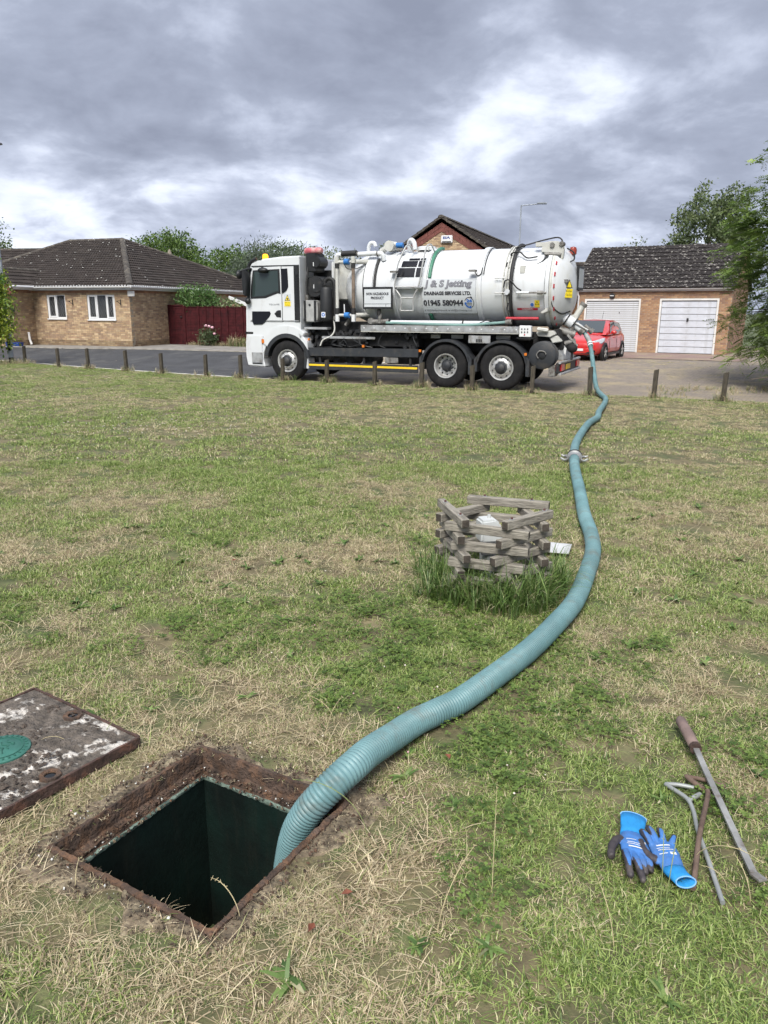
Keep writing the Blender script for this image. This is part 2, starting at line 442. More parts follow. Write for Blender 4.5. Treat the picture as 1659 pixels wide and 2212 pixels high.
def inside(p, poly):
    r = False; n = len(poly); j = n - 1
    for i in range(n):
        if (poly[i][1] > p[1]) != (poly[j][1] > p[1]) and p[0] < (poly[j][0] - poly[i][0]) * (p[1] - poly[i][1]) / (poly[j][1] - poly[i][1]) + poly[i][0]: r = not r
        j = i
    return r
hp = [(p.x, p.y) for p in hole]
keep = []
for fct in of:
    c = sum((ov[i] for i in fct), Vector((0, 0))) / len(fct)
    if not inside(c, hp) and inside(c, outer): keep.append(tuple(fct))
X = np.array([v.x for v in ov]); Y = np.array([v.y for v in ov])
Z = zlawn(X, Y) + 0.03 * (fbm(X * .5, Y * .5, 3) - .5) * sstep(np.hypot(X - HC.x, Y - HC.y), .6, 1.6)
lm = bpy.data.meshes.new('lawn')
lm.from_pydata([(float(a), float(b), float(c)) for a, b, c in zip(X, Y, Z)], [], keep)
lm.materials.append(M['turf'])
lm.polygons.foreach_set('use_smooth', [True] * len(lm.polygons))
link('lawn', lm, kind='structure')
def lawn_z(x, y):
    return zlawn(x, y) + 0.03 * (fbm(np.asarray(x) * .5, np.asarray(y) * .5, 3) - .5) * sstep(np.hypot(np.asarray(x) - HC.x, np.asarray(y) - HC.y), .6, 1.6)

def sheet(name, s0, s1, q0, q1, ds, dq, m, dz=0.0, zf=zroad, smax=None, **kw):
    S = np.arange(s0, s1 + ds * .5, ds); Q = np.arange(q0, q1 + dq * .5, dq)
    vs = []; fs = []
    for a in S:
        for q in Q:
            x, y = unsd(a, q + float(dedge(a)))
            vs.append((float(x), float(y), float(zf(x, y)) + dz))
    nq = len(Q)
    for i in range(len(S) - 1):
        for j in range(nq - 1): fs.append((i * nq + j, (i + 1) * nq + j, (i + 1) * nq + j + 1, i * nq + j + 1))
    b = MB(); b.add(vs, fs)
    return b.build(name, m, smooth=60, **kw)
# block-paved forecourt under the truck and up to the garages, then the asphalt road laid over its left part
sheet('forecourt', -40, 26, EDGE - 0.25, 26, 1.0, 0.5, 'paver_grey', dz=-0.012, kind='structure')
sheet('road', -40, -4.4, 1.05, 7.2, 0.5, 0.25, 'asphalt', dz=0.0, kind='structure')
# ------------------------------------------------------------------ buildings
BRICK_BUFF = [(0.44, 0.315, 0.19), (0.385, 0.265, 0.16), (0.49, 0.365, 0.23), (0.33, 0.22, 0.14), (0.41, 0.295, 0.185), (0.31, 0.215, 0.145)]
BRICK_ORANGE = [(0.36, 0.215, 0.125), (0.31, 0.18, 0.105), (0.41, 0.265, 0.155), (0.25, 0.15, 0.105), (0.335, 0.21, 0.13), (0.285, 0.175, 0.115)]
for k, c in enumerate(BRICK_ORANGE): mat('brick_orange_%d' % k, c, 0.9, var=0.14, vscale=9, bump=0.3, bscale=60)
mat('brick_mixed', (0.3, 0.2, 0.12), 0.9, var=0.14, vscale=7, bump=0.25, bscale=60, attr='brick_colour')
mat('mortar', (0.29, 0.245, 0.19), 0.95, var=0.15, vscale=8)
mat('brick_red', (0.155, 0.055, 0.045), 0.9, var=0.2, vscale=6, bump=0.3, bscale=50)
mat('upvc', (0.66, 0.665, 0.67), 0.35, var=0.03, vscale=4)
mat('upvc_dirty', (0.66, 0.65, 0.63), 0.45, var=0.06, vscale=4)
mat('roof_tile', (0.040, 0.033, 0.030), 0.9, spec=0.2, var=0.25, vscale=3, col2=(0.062, 0.053, 0.046), mix2=(0.5, 0.75), s2=2, bump=0.2, bscale=40)
mat('garage_tile', (0.028, 0.0245, 0.0245), 0.9, spec=0.2, var=0.25, vscale=5, col2=(0.26, 0.245, 0.225), mix2=(0.56, 0.64), s2=6.5, bump=0.2, bscale=40)
mat('ridge_tile', (0.058, 0.05, 0.043), 0.9, var=0.25, vscale=5, col2=(0.10, 0.088, 0.07), s2=5, bump=0.3, bscale=30)
mat('lichen', (0.55, 0.55, 0.52), 0.9, var=0.1)
mat('garage_door', (0.54, 0.565, 0.62), 0.5, var=0.05, vscale=3, col2=(0.48, 0.49, 0.52), mix2=(0.55, 0.8), s2=1.6, stretch=(1, 1, 3))
mat('garage_door_white', (0.60, 0.615, 0.64), 0.5, var=0.05, vscale=3, col2=(0.56, 0.56, 0.56), mix2=(0.55, 0.8), s2=1.6, stretch=(1, 1, 3))
grime('garage_door', (0.30, 0.29, 0.27), 1.5, 0.52, 0.8, 0.6, (2, 1, .5)); grime('garage_door_white', (0.32, 0.30, 0.27), 1.5, 0.52, 0.8, 0.6, (2, 1, .5))
mat('fence_red', (0.050, 0.0085, 0.0105), 0.85, spec=0.2, var=0.25, vscale=5, col2=(0.034, 0.008, 0.010), s2=4, bump=0.2, bscale=40)
mat('curtain', (0.16, 0.13, 0.11), 0.9, var=0.3, vscale=9, stretch=(4, 1, .3))
mat('lead', (0.16, 0.16, 0.165), 0.6)
mat('black_iron', (0.03, 0.03, 0.032), 0.5)
mat('blue_plastic', (0.015, 0.05, 0.22), 0.5)
glass('window_glass', (0.022, 0.024, 0.026), 0.06)

def rects(u0, u1, v0, v1, ops):
    us = sorted({u0, u1, *[min(max(a, u0), u1) for o in ops for a in o[:2]]}); vs = sorted({v0, v1, *[min(max(a, v0), v1) for o in ops for a in o[2:4]]})
    out = []
    for i in range(len(us) - 1):
        for j in range(len(vs) - 1):
            cu, cv = (us[i] + us[i + 1]) / 2, (vs[j] + vs[j + 1]) / 2
            if not any(o[0] < cu < o[1] and o[2] < cv < o[3] for o in ops): out.append((us[i], us[i + 1], vs[j], vs[j + 1]))
    return out
def bricks_in(u0, u1, v0, v1, ops, top=None):
    """stretcher-bond bricks (u0,u1,z0,z1) clipped to openings; top(u) limits the height"""
    out = []; row = 0; z = v0
    while z < v1 - 0.02:
        zb = min(z + 0.065, v1); off = 0.1125 if row % 2 else 0.0
        u = u0 - off
        segs = []
        cuts = sorted([(o[0], o[1]) for o in ops if o[2] < (z + zb) / 2 < o[3]])
        a = u0
        for c0, c1 in cuts:
            if c0 > a: segs.append((a, min(c0, u1)))
            a = max(a, c1)
        if a < u1: segs.append((a, u1))
        while u < u1:
            b0, b1 = u, u + 0.215
            for s0, s1 in segs:
                x0, x1 = max(b0, s0 + 0.001), min(b1, s1 - 0.001)
                if x1 - x0 > 0.03:
                    if top is None or top((x0 + x1) / 2) > zb: out.append((x0, x1, z, zb))
            u += 0.225
        z += 0.075; row += 1
    return out
def brick_mesh(name, bl, pos, colors, parent, proud=0.0, deep=0.05, rnd=None, toned=None):
    rnd = rnd or random.Random(3)
    b = MB(); cols = []
    for (a0, a1, z0, z1) in bl:
        p = proud + rnd.uniform(-0.002, 0.002)
        n0 = len(b.v)
        vs = [pos(a0, -p, z0), pos(a1, -p, z0), pos(a1, -p, z1), pos(a0, -p, z1), pos(a0, deep, z0), pos(a1, deep, z0), pos(a1, deep, z1), pos(a0, deep, z1)]
        b.add(vs, [(0, 1, 2, 3), (0, 4, 5, 1), (1, 5, 6, 2), (2, 6, 7, 3), (3, 7, 4, 0)])
        c = rnd.choice(colors)
        if toned: c = toned(c, (a0 + a1) / 2, z0)
        k = rnd.uniform(0.85, 1.12); cols += [(c[0] * k, c[1] * k, c[2] * k, 1)] * 5
    me = b.mesh(name, 'brick_mixed', smooth=0)
    at = me.color_attributes.new('brick_colour', 'FLOAT_COLOR', 'CORNER')
    # recalc keeps face order, five faces a brick, four corners a face
    at.data.foreach_set('color', np.repeat(np.array(cols, np.float32), 4, axis=0).ravel())
    return link(name, me, parent, kind='stuff')
def tile_plane(name, e0, e1, r0, r1, m, parent, course=0.30, wave=0.15, amp=0.018, lift=0.035, sub=4, kind='stuff'):
    """overlapping courses of rolled tiles filling a roof plane from eave e0-e1 to ridge r0-r1"""
    e0, e1, r0, r1 = map(Vector, (e0, e1, r0, r1))
    ax = (e1 - e0).normalized(); upd = (r0 - e0) - ax * (r0 - e0).dot(ax)
    L = upd.length; upd.normalize(); nrm = ax.cross(upd).normalized()
    if nrm.z < 0: nrm = -nrm
    n = max(1, round(L / course)); b = MB()
    wd = wave / sub
    for k in range(n):
        t0, t1 = k / n, (k + 1) / n
        rows = []
        for t in (t0, t1):
            a = e0.lerp(r0, t); c = e1.lerp(r1, t)
            rows.append(((a - e0).dot(ax), (c - e0).dot(ax)))
        lo0, lo1 = rows[0]; hi0, hi1 = rows[1]
        ncol = max(1, int(round((lo1 - lo0) / wd)))
        vs = []; fs = []
        for i in range(ncol + 1):
            s = i / ncol
            ul = lo0 + (lo1 - lo0) * s; uh = hi0 + (hi1 - hi0) * s
            w = amp * math.cos(2 * PI * ul / wave + k * 0.3)
            pl = e0 + ax * ul + upd * (L * t0 - 0.04) + nrm * (lift + w)
            ph = e0 + ax * uh + upd * (L * t1) + nrm * (amp * math.cos(2 * PI * uh / wave + k * 0.3) * 0.8)
            vs += [pl - nrm * (lift + 0.01), pl, ph]
        for i in range(ncol):
            fs += [(3 * i, 3 * i + 3, 3 * i + 4, 3 * i + 1), (3 * i + 1, 3 * i + 4, 3 * i + 5, 3 * i + 2)]
        b.add(vs, fs)
    return b.build(name, m, parent, smooth=50, kind=kind, fix=False)
def ridge_run(p, q, parent, r=0.12, n=None):
    p, q = Vector(p), Vector(q); L = (q - p).length; n = n or max(2, int(L / 0.45))
    b = MB(); d = (q - p).normalized(); u = d.cross(Vector((0, 0, 1))).normalized(); w = u.cross(d)
    for k in range(n):
        a = p + d * (L * k / n); c = p + d * (L * (k + 1) / n + 0.02)
        sec = []
        for base, rr in ((a, r), (c, r * 0.94)):
            sec.append([base + u * rr * math.cos(PI * j / 6) + w * (rr * 0.75 * math.sin(PI * j / 6) - 0.03) for j in range(7)])
        b.loft(sec, caps=True)
    return b.build('ridge_tiles', 'ridge_tile', parent, smooth=40, kind='stuff')
def lichen_spots(parent, e0, e1, r0, r1, n, seed, size=0.05):
    rn = random.Random(seed); b = MB()
    e0, e1, r0, r1 = map(Vector, (e0, e1, r0, r1))
    nr = (e1 - e0).cross(r0 - e0).normalized()
    if nr.z < 0: nr = -nr
    ax = (e1 - e0).normalized(); up = nr.cross(ax)
    for _ in range(n):
        t, s = rn.random() ** 1.5, rn.random()
        c = e0.lerp(r0, t).lerp(e1.lerp(r1, t), s) + nr * 0.055; w = size * rn.uniform(0.5, 1.4)
        pts_ = []
        for j in range(7):
            a = 2 * PI * j / 7; rr = w * rn.uniform(0.6, 1.1); pts_.append(c + ax * rr * math.cos(a) + up * rr * 0.7 * math.sin(a) + nr * 0.004)
        b.add([c + nr * 0.016] + pts_, [(0, 1 + j, 1 + (j + 1) % 7) for j in range(7)])
    return b.build('lichen', 'lichen', parent, kind='stuff')

# ---- double garage on the right
GA = R(30)
GAR = thing('double_garage', 'brick double garage with two white up-and-over doors and lichened tile roof', 'garage', (13.625, 31.318, 0.0), -GA)
GW0, GW1, GH = -6.10, 0.0, 2.46
ops = [(-5.81, -3.475, -0.1, 2.175), (-2.715, -0.455, -0.1, 2.175)]
wallm = MB()
for u0, u1, v0, v1 in rects(GW0, GW1, -0.15, GH, ops): wallm.box((u0, 0.0, v0), (u1, 0.2, v1))
gwall = wallm.build('wall', 'mortar', GAR, smooth=0, label='orange brick front wall')
bl = bricks_in(GW0, GW1, -0.05, GH, ops)
bl.sort(key=lambda q: q[2] > 2.17)
GB = {}
for k in range(6): GB[k] = MB().box((0, -0.008, 0), (0.215, 0.03, 0.065)).mesh('brick', 'brick_orange_%d' % k, smooth=0, bevel=0.003, bseg=1)
rnd = random.Random(8)
for i, (a0, a1, z0, z1) in enumerate(bl[:298]):
    o = link('brick', GB[rnd.choice((0, 0, 1, 1, 2, 3, 4, 4, 5))], gwall, loc=(a0, rnd.uniform(-0.002, 0.002), z0)); o.scale = ((a1 - a0) / 0.215, 1, (z1 - z0) / 0.065)
if len(bl) > 298: brick_mesh('brick_courses', bl[298:], lambda u, d, z: (u, d, z), BRICK_ORANGE, gwall, proud=0.008, deep=0.03)
side = MB().box((GW0, 0.2, -0.15), (GW0 + 0.2, 5.5, GH)); side.box((GW1 - 0.2, 0.2, -0.15), (GW1, 5.5, GH)); side.box((GW0, 5.5, -0.15), (GW1, 5.7, GH))
for x in (GW0, GW1 - 0.2): side.prism([(0, GH), (0.0, GH)], 0, 0) if False else side.add([(x, 0.0, GH), (x, 5.7, GH), (x, 2.85, 4.3), (x + .2, 0.0, GH), (x + .2, 5.7, GH), (x + .2, 2.85, 4.3)], [(0, 1, 2), (3, 5, 4), (0, 3, 4, 1), (1, 4, 5, 2), (2, 5, 3, 0)])
side.build('rear_wall', 'mortar', GAR, smooth=0)
brick_mesh('brick_courses', bricks_in(0.0, 5.7, -0.05, 4.2, [], top=lambda u: GH + (2.85 - abs(u - 2.85)) * 0.62), lambda u, d, z: (GW1 - d, u, z), BRICK_ORANGE, gwall, proud=0.008, deep=0.02)
# doors
def garage_door(u0, u1, z1, ribs, m, lock):
    fr = thing('garage_door', None, None); fr.parent = GAR
    fm = MB(); w = 0.075
    fm.box((u0, -0.02, -0.02), (u0 + w, 0.09, z1)); fm.box((u1 - w, -0.02, -0.02), (u1, 0.09, z1)); fm.box((u0 + w, -0.02, z1 - w), (u1 - w, 0.09, z1))
    fm.build('door_frame', 'upvc_dirty', fr, bevel=0.006)
    a0, a1 = u0 + w + 0.012, u1 - w - 0.012; H_ = z1 - w - 0.015
    MB().box((a0, 0.05, 0.02), (a1, 0.07, H_)).build('door_backing', 'chassis_dark' if 'chassis_dark' in M else 'mortar', fr, smooth=0)
    n = ribs; hh = (H_ - 0.02) / n
    sl = MB().prism([(a0, 0.0), (a1, 0.0), (a1, hh - (0.016 if n < 12 else 0.014)), (a0, hh - (0.016 if n < 12 else 0.014))], 0.022, 0.048).mesh('door_panel', m, smooth=0, bevel=0.008, bseg=2)
    for k in range(n): link('door_panel', sl, fr, loc=(0, rnd.uniform(-0.0015, 0.0015), 0.02 + k * hh))
    if lock:
        MB().box(((a0 + a1) / 2 - 0.035, -0.002, 1.28), ((a0 + a1) / 2 + 0.045, 0.024, 1.41)).build('lock_plate', 'black_iron', fr, bevel=0.006)
        MB().bar(((a0 + a1) / 2, -0.02, 1.26), ((a0 + a1) / 2 + .01, -0.02, 1.36), 0.03).build('lock_handle', 'black_iron', fr)
    else:
        MB().box(((a0 + a1) / 2 + 0.3, 0.005, 1.58), ((a0 + a1) / 2 + 0.33, 0.024, 1.64)).build('lock_handle', 'black_iron', fr)
    return fr
d1 = garage_door(-5.81, -3.475, 2.175, 24, 'garage_door_white', False); d1['label'] = 'white door with many narrow ribs, behind the red car'
d2 = garage_door(-2.715, -0.455, 2.175, 8, 'garage_door', True); d2['label'] = 'pale door of eight wide panels with a black lock'
fa = MB().box((GW0 - 0.1, -0.09, 2.47), (GW1 + 0.02, -0.06, 2.58)); fa.box((GW0 - 0.1, -0.06, 2.465), (GW1 + .02, 0.2, 2.475))
fa.build('fascia', 'upvc', GAR, bevel=0.004)
MB().lathe([(0.055, 0), (0.055, 6.15), (0.045, 6.15), (0.045, 0)], (GW0 - 0.1, -0.15, 2.575), (1, 0, 0), 12, PI / 2 * 0, PI).build('gutter', 'upvc', GAR)
MB().tube([(GW0 - 0.02, -0.14, 2.55), (GW0 - 0.02, -0.13, 2.42), (GW0 + 0.02, -0.06, 2.3), (GW0 + 0.02, -0.06, 0.0)], 0.035, 10).build('downpipe', 'upvc', GAR)
wl_ = MB().lathe([(0.07, 0.0), (0.11, 0.02), (0.11, 0.07), (0.08, 0.1), (0.001, 0.105)], (-4.66, -0.01, 2.30), (0, -1, 0), 16).build('wall_lamp', 'black_iron', GAR)
MB().box((-4.74, -0.125, 2.29), (-4.58, -0.115, 2.32)).build('lamp_slot', 'lamp_glass' if 'lamp_glass' in M else 'upvc', wl_, smooth=0)
# rolled tiles, each its own piece
RA = math.atan2(4.42 - 2.60, 2.95)
groof = thing('roof', None, None); groof.parent = GAR; groof.location = (0, -0.2, 2.62); groof.rotation_euler = (RA, 0, 0)
SL = 2.95 / math.cos(RA) + 0.02
NR, NC = 11, 20
tw_, tl_ = (GW1 + 0.12 - (GW0 - 0.28)) / NC, SL / NR
def gtile(rn):
    b = MB(); vs = []; sub = 14
    for i in range(sub + 1):
        u = i / sub; w = 0.022 * (math.sin(2 * PI * (u * 2) - 0.6) * (0.5 + 0.5 * math.sin(2 * PI * (u * 2) - 0.6 + .8)))
        vs += [(u * tw_ * 0.995, -0.045, w + 0.008), (u * tw_ * 0.995, -0.045, w + 0.042), (u * tw_ * 0.995, tl_ + 0.02, w + 0.004)]
    fs = []
    for i in range(sub): fs += [(3 * i, 3 * i + 3, 3 * i + 4, 3 * i + 1), (3 * i + 1, 3 * i + 4, 3 * i + 5, 3 * i + 2)]
    b.add(vs, fs)
    return b.mesh('roof_tile', 'garage_tile', smooth=50, fix=False)
GT = gtile(rnd)
def tile_mat():
    m = M['garage_tile']; t = m.node_tree; N = t.nodes; L = t.links      # each tile its own patch of the lichen pattern
    oi = N.new('ShaderNodeObjectInfo'); ad = N.new('ShaderNodeVectorMath'); ad.operation = 'ADD'
    sc_ = N.new('ShaderNodeVectorMath'); sc_.operation = 'SCALE'; sc_.inputs[3].default_value = 1.0
    L.new(oi.outputs['Location'], sc_.inputs[0])
    tc = next(n for n in N if n.type == 'TEX_COORD')
    L.new(tc.outputs['Object'], ad.inputs[0]); L.new(oi.outputs['Random'], sc_.inputs[3]); 
    cm = N.new('ShaderNodeCombineXYZ'); mu = N.new('ShaderNodeMath'); mu.operation = 'MULTIPLY'; mu.inputs[1].default_value = 37.0
    L.new(oi.outputs['Random'], mu.inputs[0]); L.new(mu.outputs[0], cm.inputs[0]); L.new(mu.outputs[0], cm.inputs[1]); L.new(cm.outputs[0], ad.inputs[1])
    for n in N:
        if n.type == 'TEX_NOISE': L.new(ad.outputs[0], n.inputs['Vector'])
tile_mat()
for r_ in range(NR):
    for c_ in range(NC):
        o = link('roof_tile', GT, groof, loc=(GW0 - 0.28 + c_ * tw_, r_ * tl_, rnd.uniform(-0.003, 0.004)), rot=(rnd.uniform(-.008, .008), 0, rnd.uniform(-.006, .006)))
MB().box((GW0 - 0.26, 0.0, -0.05), (GW1 + 0.10, SL, -0.02)).build('roof_boards', 'mortar', groof, smooth=0)
bk = MB().add([(GW0 - .28, 2.75, 4.42), (GW1 + .12, 2.75, 4.42), (GW1 + .12, 5.9, 2.55), (GW0 - .28, 5.9, 2.55)], [(0, 1, 2, 3)])
bk.build('rear_slope', 'roof_tile', GAR, smooth=0)
rdg = MB()
for k in range(14):
    x0 = GW0 - 0.3 + k * 0.46
    rdg.lathe([(0.14, 0), (0.13, 0.46)], (x0, 2.75, 4.40), (1, 0, 0), 8, 0 if True else 0, PI)
rdg.build('ridge_tiles', 'ridge_tile', GAR, kind='stuff')
vg = MB(); vg.bar((GW0 - 0.27, -0.2, 2.58), (GW0 - 0.27, 2.75, 4.40), 0.06, 0.12); vg.build('verge', 'ridge_tile', GAR)

# ---- bungalow on the left
BA = R(19)
BUN = thing('bungalow', 'buff brick bungalow with hipped dark tile roof and white leaded windows', 'house', (-10.567, 33.009, 0.0), -BA)
BH = 2.50; BZ = 0.10; BD = 13.0
bops = [(-4.24, -3.26, 1.27, 2.30), (-2.14, -0.735, 1.24, 2.30)]
front = lambda u, d, z: (u, d, z)
sidep = lambda u, d, z: (-d, u, z)
wm = MB()
for u0, u1, v0, v1 in rects(-4.95, 0.0, BZ - 0.2, BH, bops): wm.box((u0, 0.008, v0), (u1, 0.2, v1))
wm.box((-0.2, 0.2, BZ - 0.2), (-0.008, BD, BH)); wm.box((-10.3, BD - 0.2, BZ - .2), (-0.2, BD, BH)); wm.box((-10.3, 0.008, BZ - 0.2), (-10.1, BD - .2, BH)); wm.box((-10.1, 0.008, BZ - 0.2), (-7.3, 0.2, BH))
bwall = wm.build('wall', 'mortar', BUN, smooth=0)
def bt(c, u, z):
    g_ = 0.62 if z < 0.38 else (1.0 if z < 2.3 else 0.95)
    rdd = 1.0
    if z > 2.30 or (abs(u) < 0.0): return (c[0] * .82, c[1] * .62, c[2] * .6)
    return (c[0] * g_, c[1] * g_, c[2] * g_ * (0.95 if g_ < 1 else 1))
rb = random.Random(5)
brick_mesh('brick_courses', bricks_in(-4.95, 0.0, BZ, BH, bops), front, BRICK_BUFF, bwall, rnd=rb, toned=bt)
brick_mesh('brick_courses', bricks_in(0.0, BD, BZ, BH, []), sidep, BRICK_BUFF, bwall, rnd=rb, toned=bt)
# gabled porch wing at the left
pw = MB(); pw.box((-7.3, -1.45, BZ - 0.2), (-4.96, 0.0, BH)); pw.add([(-7.3, -1.45, BH), (-4.96, -1.45, BH), (-6.13, -1.45, 3.2), (-7.3, -1.25, BH), (-4.96, -1.25, BH), (-6.13, -1.25, 3.2)], [(0, 1, 2), (3, 5, 4)])
pwing = pw.build('porch_wing', 'mortar', BUN, smooth=0)
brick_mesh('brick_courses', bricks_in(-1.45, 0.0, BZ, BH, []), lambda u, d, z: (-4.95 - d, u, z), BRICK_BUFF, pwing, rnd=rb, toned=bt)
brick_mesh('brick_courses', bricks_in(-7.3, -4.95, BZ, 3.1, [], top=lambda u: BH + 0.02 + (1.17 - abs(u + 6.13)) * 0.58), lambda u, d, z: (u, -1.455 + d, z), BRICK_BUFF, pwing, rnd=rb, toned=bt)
# roof: hipped, plus porch slope
EV = 2.60; OV_ = 0.32
e_fr = (OV_, -OV_, EV); e_fl = (-10.3 - OV_, -OV_, EV); e_br = (OV_, BD + OV_, EV); e_bl = (-10.3 - OV_, BD + OV_, EV)
rr_ = (-5.0, BD / 2, 5.1); rl_ = (-8.2, BD / 2, 5.1)
broof = thing('roof', None, None); broof.parent = BUN
tile_plane('tile_courses', e_fl, e_fr, rl_, rr_, 'roof_tile', broof)
tile_plane('tile_courses', e_fr, e_br, rr_, rr_, 'roof_tile', broof)
tile_plane('tile_courses', e_br, e_bl, rr_, rl_, 'roof_tile', broof, sub=2)
tile_plane('tile_courses', e_bl, e_fl, rl_, rl_, 'roof_tile', broof, sub=2)
ridge_run(rl_, rr_, broof); ridge_run((OV_ - .05, -OV_ + .05, EV + .06), rr_, broof, 0.14); ridge_run((OV_ - .05, BD + OV_ - .05, EV + .06), rr_, broof, 0.13); ridge_run((-10.3 - OV_, -OV_, EV + .06), rl_, broof, 0.13)
lichen_spots(broof, e_fl, e_fr, rl_, rr_, 85, 3, 0.036); lichen_spots(broof, e_fr, e_br, rr_, rr_, 30, 4, 0.036)
tile_plane('tile_courses', (-4.68, -1.6, EV), (-4.68, 1.6, EV), (-6.13, -1.6, 3.38), (-6.13, 1.6, 3.38), 'roof_tile', broof)
tile_plane('tile_courses', (-7.58, 1.6, EV), (-7.58, -1.6, EV), (-6.13, 1.6, 3.38), (-6.13, -1.6, 3.38), 'roof_tile', broof, sub=2)
ridge_run((-6.13, -1.65, 3.38), (-6.13, 1.75, 3.38), broof)
MB().prism([(-4.6, 2.52), (-6.13, 3.32), (-7.66, 2.52), (-7.66, 2.3), (-7.4, 2.25), (-6.13, 2.98), (-4.86, 2.25), (-4.6, 2.3)], -1.56, -1.46).build('verge_band', 'brick_red', BUN, smooth=0)
MB().box((-5.02, -1.56, 2.1), (-4.80, -1.40, 2.56)).build('corbel', 'brick_red', BUN, bevel=0.01)
# gutters and fascia
fg = MB(); fg.box((-4.7, -0.24, 2.47), (0.24, -0.21, 2.60)); fg.box((0.21, -0.21, 2.47), (0.24, BD + 0.3, 2.60)); fg.box((-4.71, -1.5, 2.47), (-4.68, -0.24, 2.60)); fg.box((-4.95, -0.21, 2.455), (0.21, 0.1, 2.475)); fg.box((-0.1, 0.1, 2.456), (0.21, BD, 2.476))
fg.build('fascia', 'upvc', BUN, smooth=0)
gu = MB(); gu.cyl((-4.62, -0.31, 2.585), (0.33, -0.31, 2.585), 0.055, n=10); gu.cyl((0.32, -0.33, 2.585), (0.32, BD + 0.3, 2.585), 0.055, n=10); gu.cyl((-4.6, -1.6, 2.585), (-4.6, -0.31, 2.585), 0.055, n=10)
gu.build('gutter', 'upvc', BUN)
MB().box((0.015, 0.1, 2.20), (0.08, 0.75, 2.42)).build('alarm_box', 'cream', BUN, bevel=0.02) if False else MB().box((-0.02, -0.085, 2.20), (0.30, -0.01, 2.42)).build('meter_box', 'upvc_dirty', BUN, bevel=0.015, loc=(0.0, 0, 0))
# windows
def window(u0, u1, z0, z1, muls, opener):
    w = thing('window', None, None); w.parent = BUN
    f = MB(); t = 0.06
    f.box((u0, 0.03, z0), (u0 + t, 0.12, z1)); f.box((u1 - t, 0.03, z0), (u1, 0.12, z1)); f.box((u0 + t, 0.03, z0), (u1 - t, 0.12, z0 + t)); f.box((u0 + t, 0.03, z1 - t), (u1 - t, 0.12, z1))
    for m_ in muls: f.box((m_ - t / 2, 0.03, z0 + t), (m_ + t / 2, 0.12, z1 - t))
    f.build('window_frame', 'upvc', w, smooth=0)
    edges_ = [u0 + t] + [x for m_ in muls for x in (m_ - t / 2, m_ + t / 2)] + [u1 - t]
    for k in range(0, len(edges_), 2):
        a, b_ = edges_[k], edges_[k + 1]; za, zb = z0 + t, z1 - t
        if k // 2 in opener:
            s = MB(); q = 0.05
            s.box((a, 0.015, za), (a + q, 0.06, zb)); s.box((b_ - q, 0.015, za), (b_, 0.06, zb)); s.box((a + q, 0.015, za), (b_ - q, 0.06, za + q)); s.box((a + q, 0.015, zb - q), (b_ - q, 0.06, zb))
            s.build('sash', 'upvc', w, smooth=0); a += q; b_ -= q; za += q; zb -= q
        MB().box((a, 0.075, za), (b_, 0.08, zb)).build('pane', 'window_glass', w, smooth=0)
        MB().box((a, 0.13, za), (b_, 0.135, zb)).build('curtain', 'curtain', w, smooth=0)
        ll = MB(); sp = 0.105; H_ = zb - za; Wd = b_ - a
        for sgn in (1, -1):
            c = -H_ * 0.62
            while c < Wd + H_ * .62:
                # line u = c + sgn * (z) * 0.6
                pts_ = []
                x0 = (c if sgn > 0 else c + 0) ; 
                za_, zb_ = 0.0, H_
                ua, ub = (c, c + 0.6 * H_) if sgn > 0 else (c + 0.6 * H_, c)
                # clip to 0..Wd
                def clip(u_a, u_b):
                    t0, t1 = 0.0, 1.0; du = u_b - u_a
                    for lo, hi in ((0, Wd),):
                        ta, tb = (lo - u_a) / du, (hi - u_a) / du
                        if ta > tb: ta, tb = tb, ta
                        t0, t1 = max(t0, ta), min(t1, tb)
                    return t0, t1
                t0, t1 = clip(ua, ub)
                if t1 - t0 > 0.02: ll.bar((a + ua + (ub - ua) * t0, 0.07, za + H_ * t0), (a + ua + (ub - ua) * t1, 0.07, za + H_ * t1), 0.009, 0.004, up=(0, 1, 0))
                c += sp
        ll.build('leading', 'lead', w, smooth=0, kind='stuff')
    MB().box((u0 - 0.03, -0.05, z0 - 0.05), (u1 + 0.03, 0.1, z0 - 0.003)).build('sill', 'upvc', w, bevel=0.008)
    return w
window(-4.24, -3.26, 1.29, 2.30, [-3.76], (0,)); window(-2.14, -0.735, 1.26, 2.30, [-1.66, -1.17], (0, 2))
# brackets, drain, blue trough
for u in (-2.86, -0.42):
    b = MB().bar((u, -0.03, 1.85), (u, -0.03, 2.08), 0.025); b.bar((u, -0.03, 2.02), (u - 0.02, -0.3, 2.0), 0.02); b.bar((u, -0.03, 1.88), (u - 0.02, -0.22, 2.0), 0.016)
    b.build('basket_bracket', 'black_iron', BUN)
MB().tube([(-4.88, -0.55, 0.72), (-4.86, -0.55, 0.4), (-4.78, -0.55, 0.2)], 0.05, 10).build('waste_pipe', 'upvc_dirty', BUN)
MB().lathe([(0.10, 0), (0.10, 0.03)], (-4.93, -1.25, 1.65), (1, 0, 0), 18, caps=True).build('wall_plaque', 'black_iron', BUN)
tr = MB(); tr.loft([[(x, y, 0.12 + z) for x, y in ((-0.33 - k, -0.12 - k), (0.33 + k, -0.12 - k), (0.33 + k, 0.12 + k), (-0.33 - k, 0.12 + k))] for z, k in ((0, 0), (0.17, 0.03))])
trough = tr.build('plant_trough', 'blue_plastic', label='blue plastic trough on the pavement against the bungalow porch wall', cat='trough', loc=(-15.62, 33.2, 0.03), rot=(0, 0, -BA))

